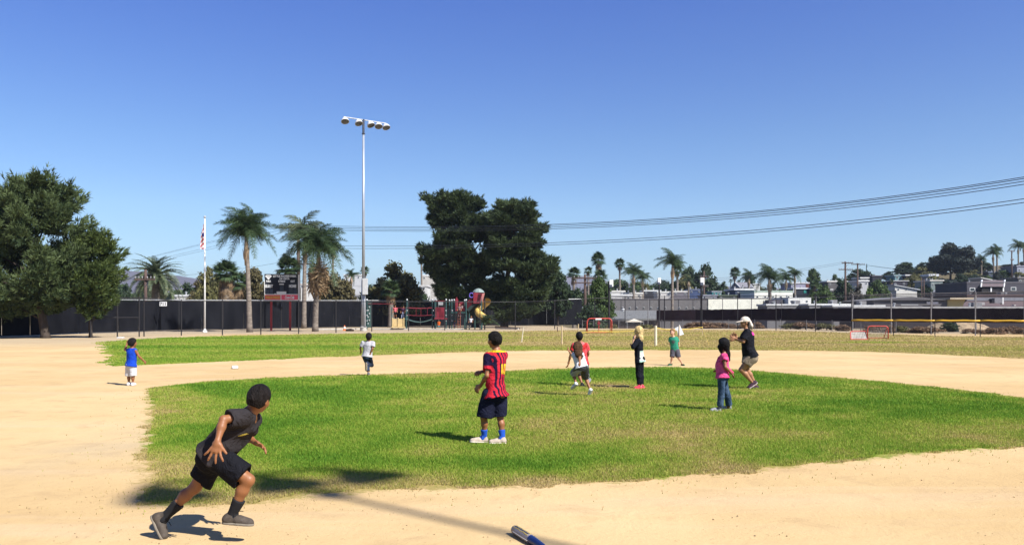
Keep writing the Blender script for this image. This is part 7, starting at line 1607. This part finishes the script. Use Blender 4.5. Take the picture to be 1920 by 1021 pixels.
 dict(Y=18.5, s=0.95, vox=0.011, seed=9, ground=(1093, 724), cf=92, pf=90, hf=95, pitch=0.0, hk=0.93, skin='tan', eyes=False,
  label="boy in red patterned shirt jogging away close behind a child with long brown hair",
  j=dict(head=(1086.3, 630.5, 0), neck=(1087.5, 640.5, 0), pelvis=(1091, 680, 0), shL=(1076.5, 647, 0), shR=(1099, 647, 0), elL=(1070, 664.5, -.02), wrL=(1066, 680, .03), elR=(1103, 662, .06), wrR=(1100, 671, .16),
         knL=(1085, 702, .1), anL=(1091, 718, -.02), heL=(1092, 723, -.1), toL=(1095, 725, .08), knR=(1098, 703, .12), anR=(1105, 713, -.10), heR=(1107, 709, -.16), toR=(1101, 716, -.2)),
  hair=dict(name="black_plain", col=(0.010, 0.009, 0.009), t=0.012, nape=.09), shirt=dict(col=pattern([(.55, .035, .04), (.62, .08, .09), (.50, .03, .03), (.60, .16, .16)], 7, 4), sleeve=.6, hem=.06, fold=.008, flare=1.6), bottom=dict(len=.95, col=solid((.05, .05, .06)), flare=.04),
  shoe=dict(name='black', col=(.02, .02, .02), sole=(.25, .25, .25), lace=(.1, .1, .1))),
 # child in front with brown hair
 dict(Y=16.3, s=0.86, vox=0.010, seed=10, ground=(1090, 742), cf=115, pf=110, hf=115, pitch=-0.1, hk=.92, skin='tan', eyes=False,
  label="child with long brown hair, white shirt and shiny black shorts leaping over the grass",
  j=dict(head=(1082.5, 650, 0), neck=(1083.5, 660, 0), pelvis=(1089.5, 687, 0), shL=(1077, 664.5, .05), shR=(1090, 664.5, -.04), elL=(1076, 670, .20), wrL=(1068.5, 660, .24), elR=(1086.5, 670.5, -.16), wrR=(1087, 677, -.22),
         knL=(1075, 701, .12), anL=(1079.5, 716.5, .0), heL=(1082.5, 721, -.06), toL=(1071.5, 730, .04), knR=(1098, 708, .12), anR=(1106, 728.5, -.02), heR=(1110.5, 731, -.06), toR=(1105, 741, .02)),
  hair=dict(name="brown_long", col=(0.075, 0.038, 0.018), t=0.016, nape=.10, rough=.006, freq=55, locks=[(1083, 650, -.05, 1085, 664, -.09, .075, .06, 1.3), (1085, 662, -.09, 1089, 671, -.10, .055, .025, 1.5)]),
  shirt=dict(col=solid((.66, .65, .70)), sleeve=.4, hem=.02, fold=.008, flare=1.4), bottom=dict(len=.97, col=pattern([(.014, .014, .017), (.02, .02, .025), (.014, .014, .016), (.25, .25, .27)], 8, 6), flare=.045, rough=.35, e=.02),
  shoe=dict(name='bright_white', col=(.68, .68, .68), sole=(.45, .45, .45), lace=(.6, .6, .6))),
]
import time as _t
def make_people():
    for sp in PEOPLE:
        root, fr = person(sp)
        if 'sun hat' in sp['label']:
            hc = np.array(P(1397.3, 602.0, sp['Y'])); f = rv(182); r_ = ang_r(182); u = np.array([0, 0, 1.0])
            h = SDF(); A = np.stack([r_, f, u]); h.ell(hc + u * .01, A, (.090, .108, .095), k=.01); h.plane(hc - u * .012, -u)
            h.cone(hc + f * .09, hc + f * .195 - u * .020, .015, .011, k=.02, wide=(r_, 6))
            hat = sdf_obj(h, "sun_hat", .008, mat("hat_cloth", (.62, .52, .42), .9, .08, 20, .1), root)
            h2 = SDF(); h2.cone(hc - f * .07 - u * .01, hc - f * .105 - u * .10, .045, .050, k=.03, wide=(r_, 1.9)); h2.cone(hc - f * .105 - u * .10, hc - f * .15 - u * .17, .045, .015, k=.03, wide=(r_, 1.9))
            sdf_obj(h2, "neck_flap", .008, MATS["hat_cloth"], hat, disp=folds(8, .01, 30))
make_people()
zf = 597.0
kid("child in red and white shirt standing on the playground's tan-panelled deck", 741, 596.5, 571, Yp - .9, (.55, .12, .14), (.02, .02, .02), seed=1)
kid("child in dark clothes climbing beside the blue-green bridge post", 754.5, 597, 573, Yp - .6, (.06, .02, .05), (.30, .32, .45), seed=2, lean=8)
kid("child in bright orange shirt crouching under the red slatted panels", 823, 616.5, 599.5, Yp - .9, (.72, .13, .02), (.10, .22, .22), seed=3, crouch=.8)
kid("child in white shirt running under the playground ramp", 881.5, 614.5, 592, Yp - 1.0, (.60, .58, .60), (.03, .03, .04), hairc=(.20, .12, .06), seed=4, lean=10)
kid("child in a pale top climbing on the playground deck by the ladder", 867, 585.5, 569.5, Yp - .2, (.50, .35, .33), (.25, .02, .03), seed=5, armup=1)
kid("child with light hair on the upper part of the red ladder", 861.5, 592, 569.5, Yp - 1.0, (.22, .14, .14), (.10, .03, .03), hairc=(.30, .22, .14), seed=6)
kid("child in purple-grey sitting in the shade below the middle deck", 852.5, 616, 600, Yp + .3, (.10, .08, .13), (.04, .03, .05), seed=7, crouch=.9)

# ------------------------------------------------------------------ air: even thin haze round the whole scene
def make_haze():
    m = bpy.data.materials.new("haze_air"); m.use_nodes = True; nt = m.node_tree; nt.nodes.clear()
    v = nt.nodes.new("ShaderNodeVolumePrincipled"); v.inputs['Color'].default_value = (.80, .88, 1.0, 1); v.inputs['Density'].default_value = 0.00014; v.inputs['Anisotropy'].default_value = 0.3
    o = nt.nodes.new("ShaderNodeOutputMaterial"); nt.links.new(v.outputs[0], o.inputs['Volume'])
    mb = MB(); mb.box((0, 4700, 86), (19400, 9800, 184)); h = mb.build("haze", m); tag(h, kind='stuff')
make_haze()
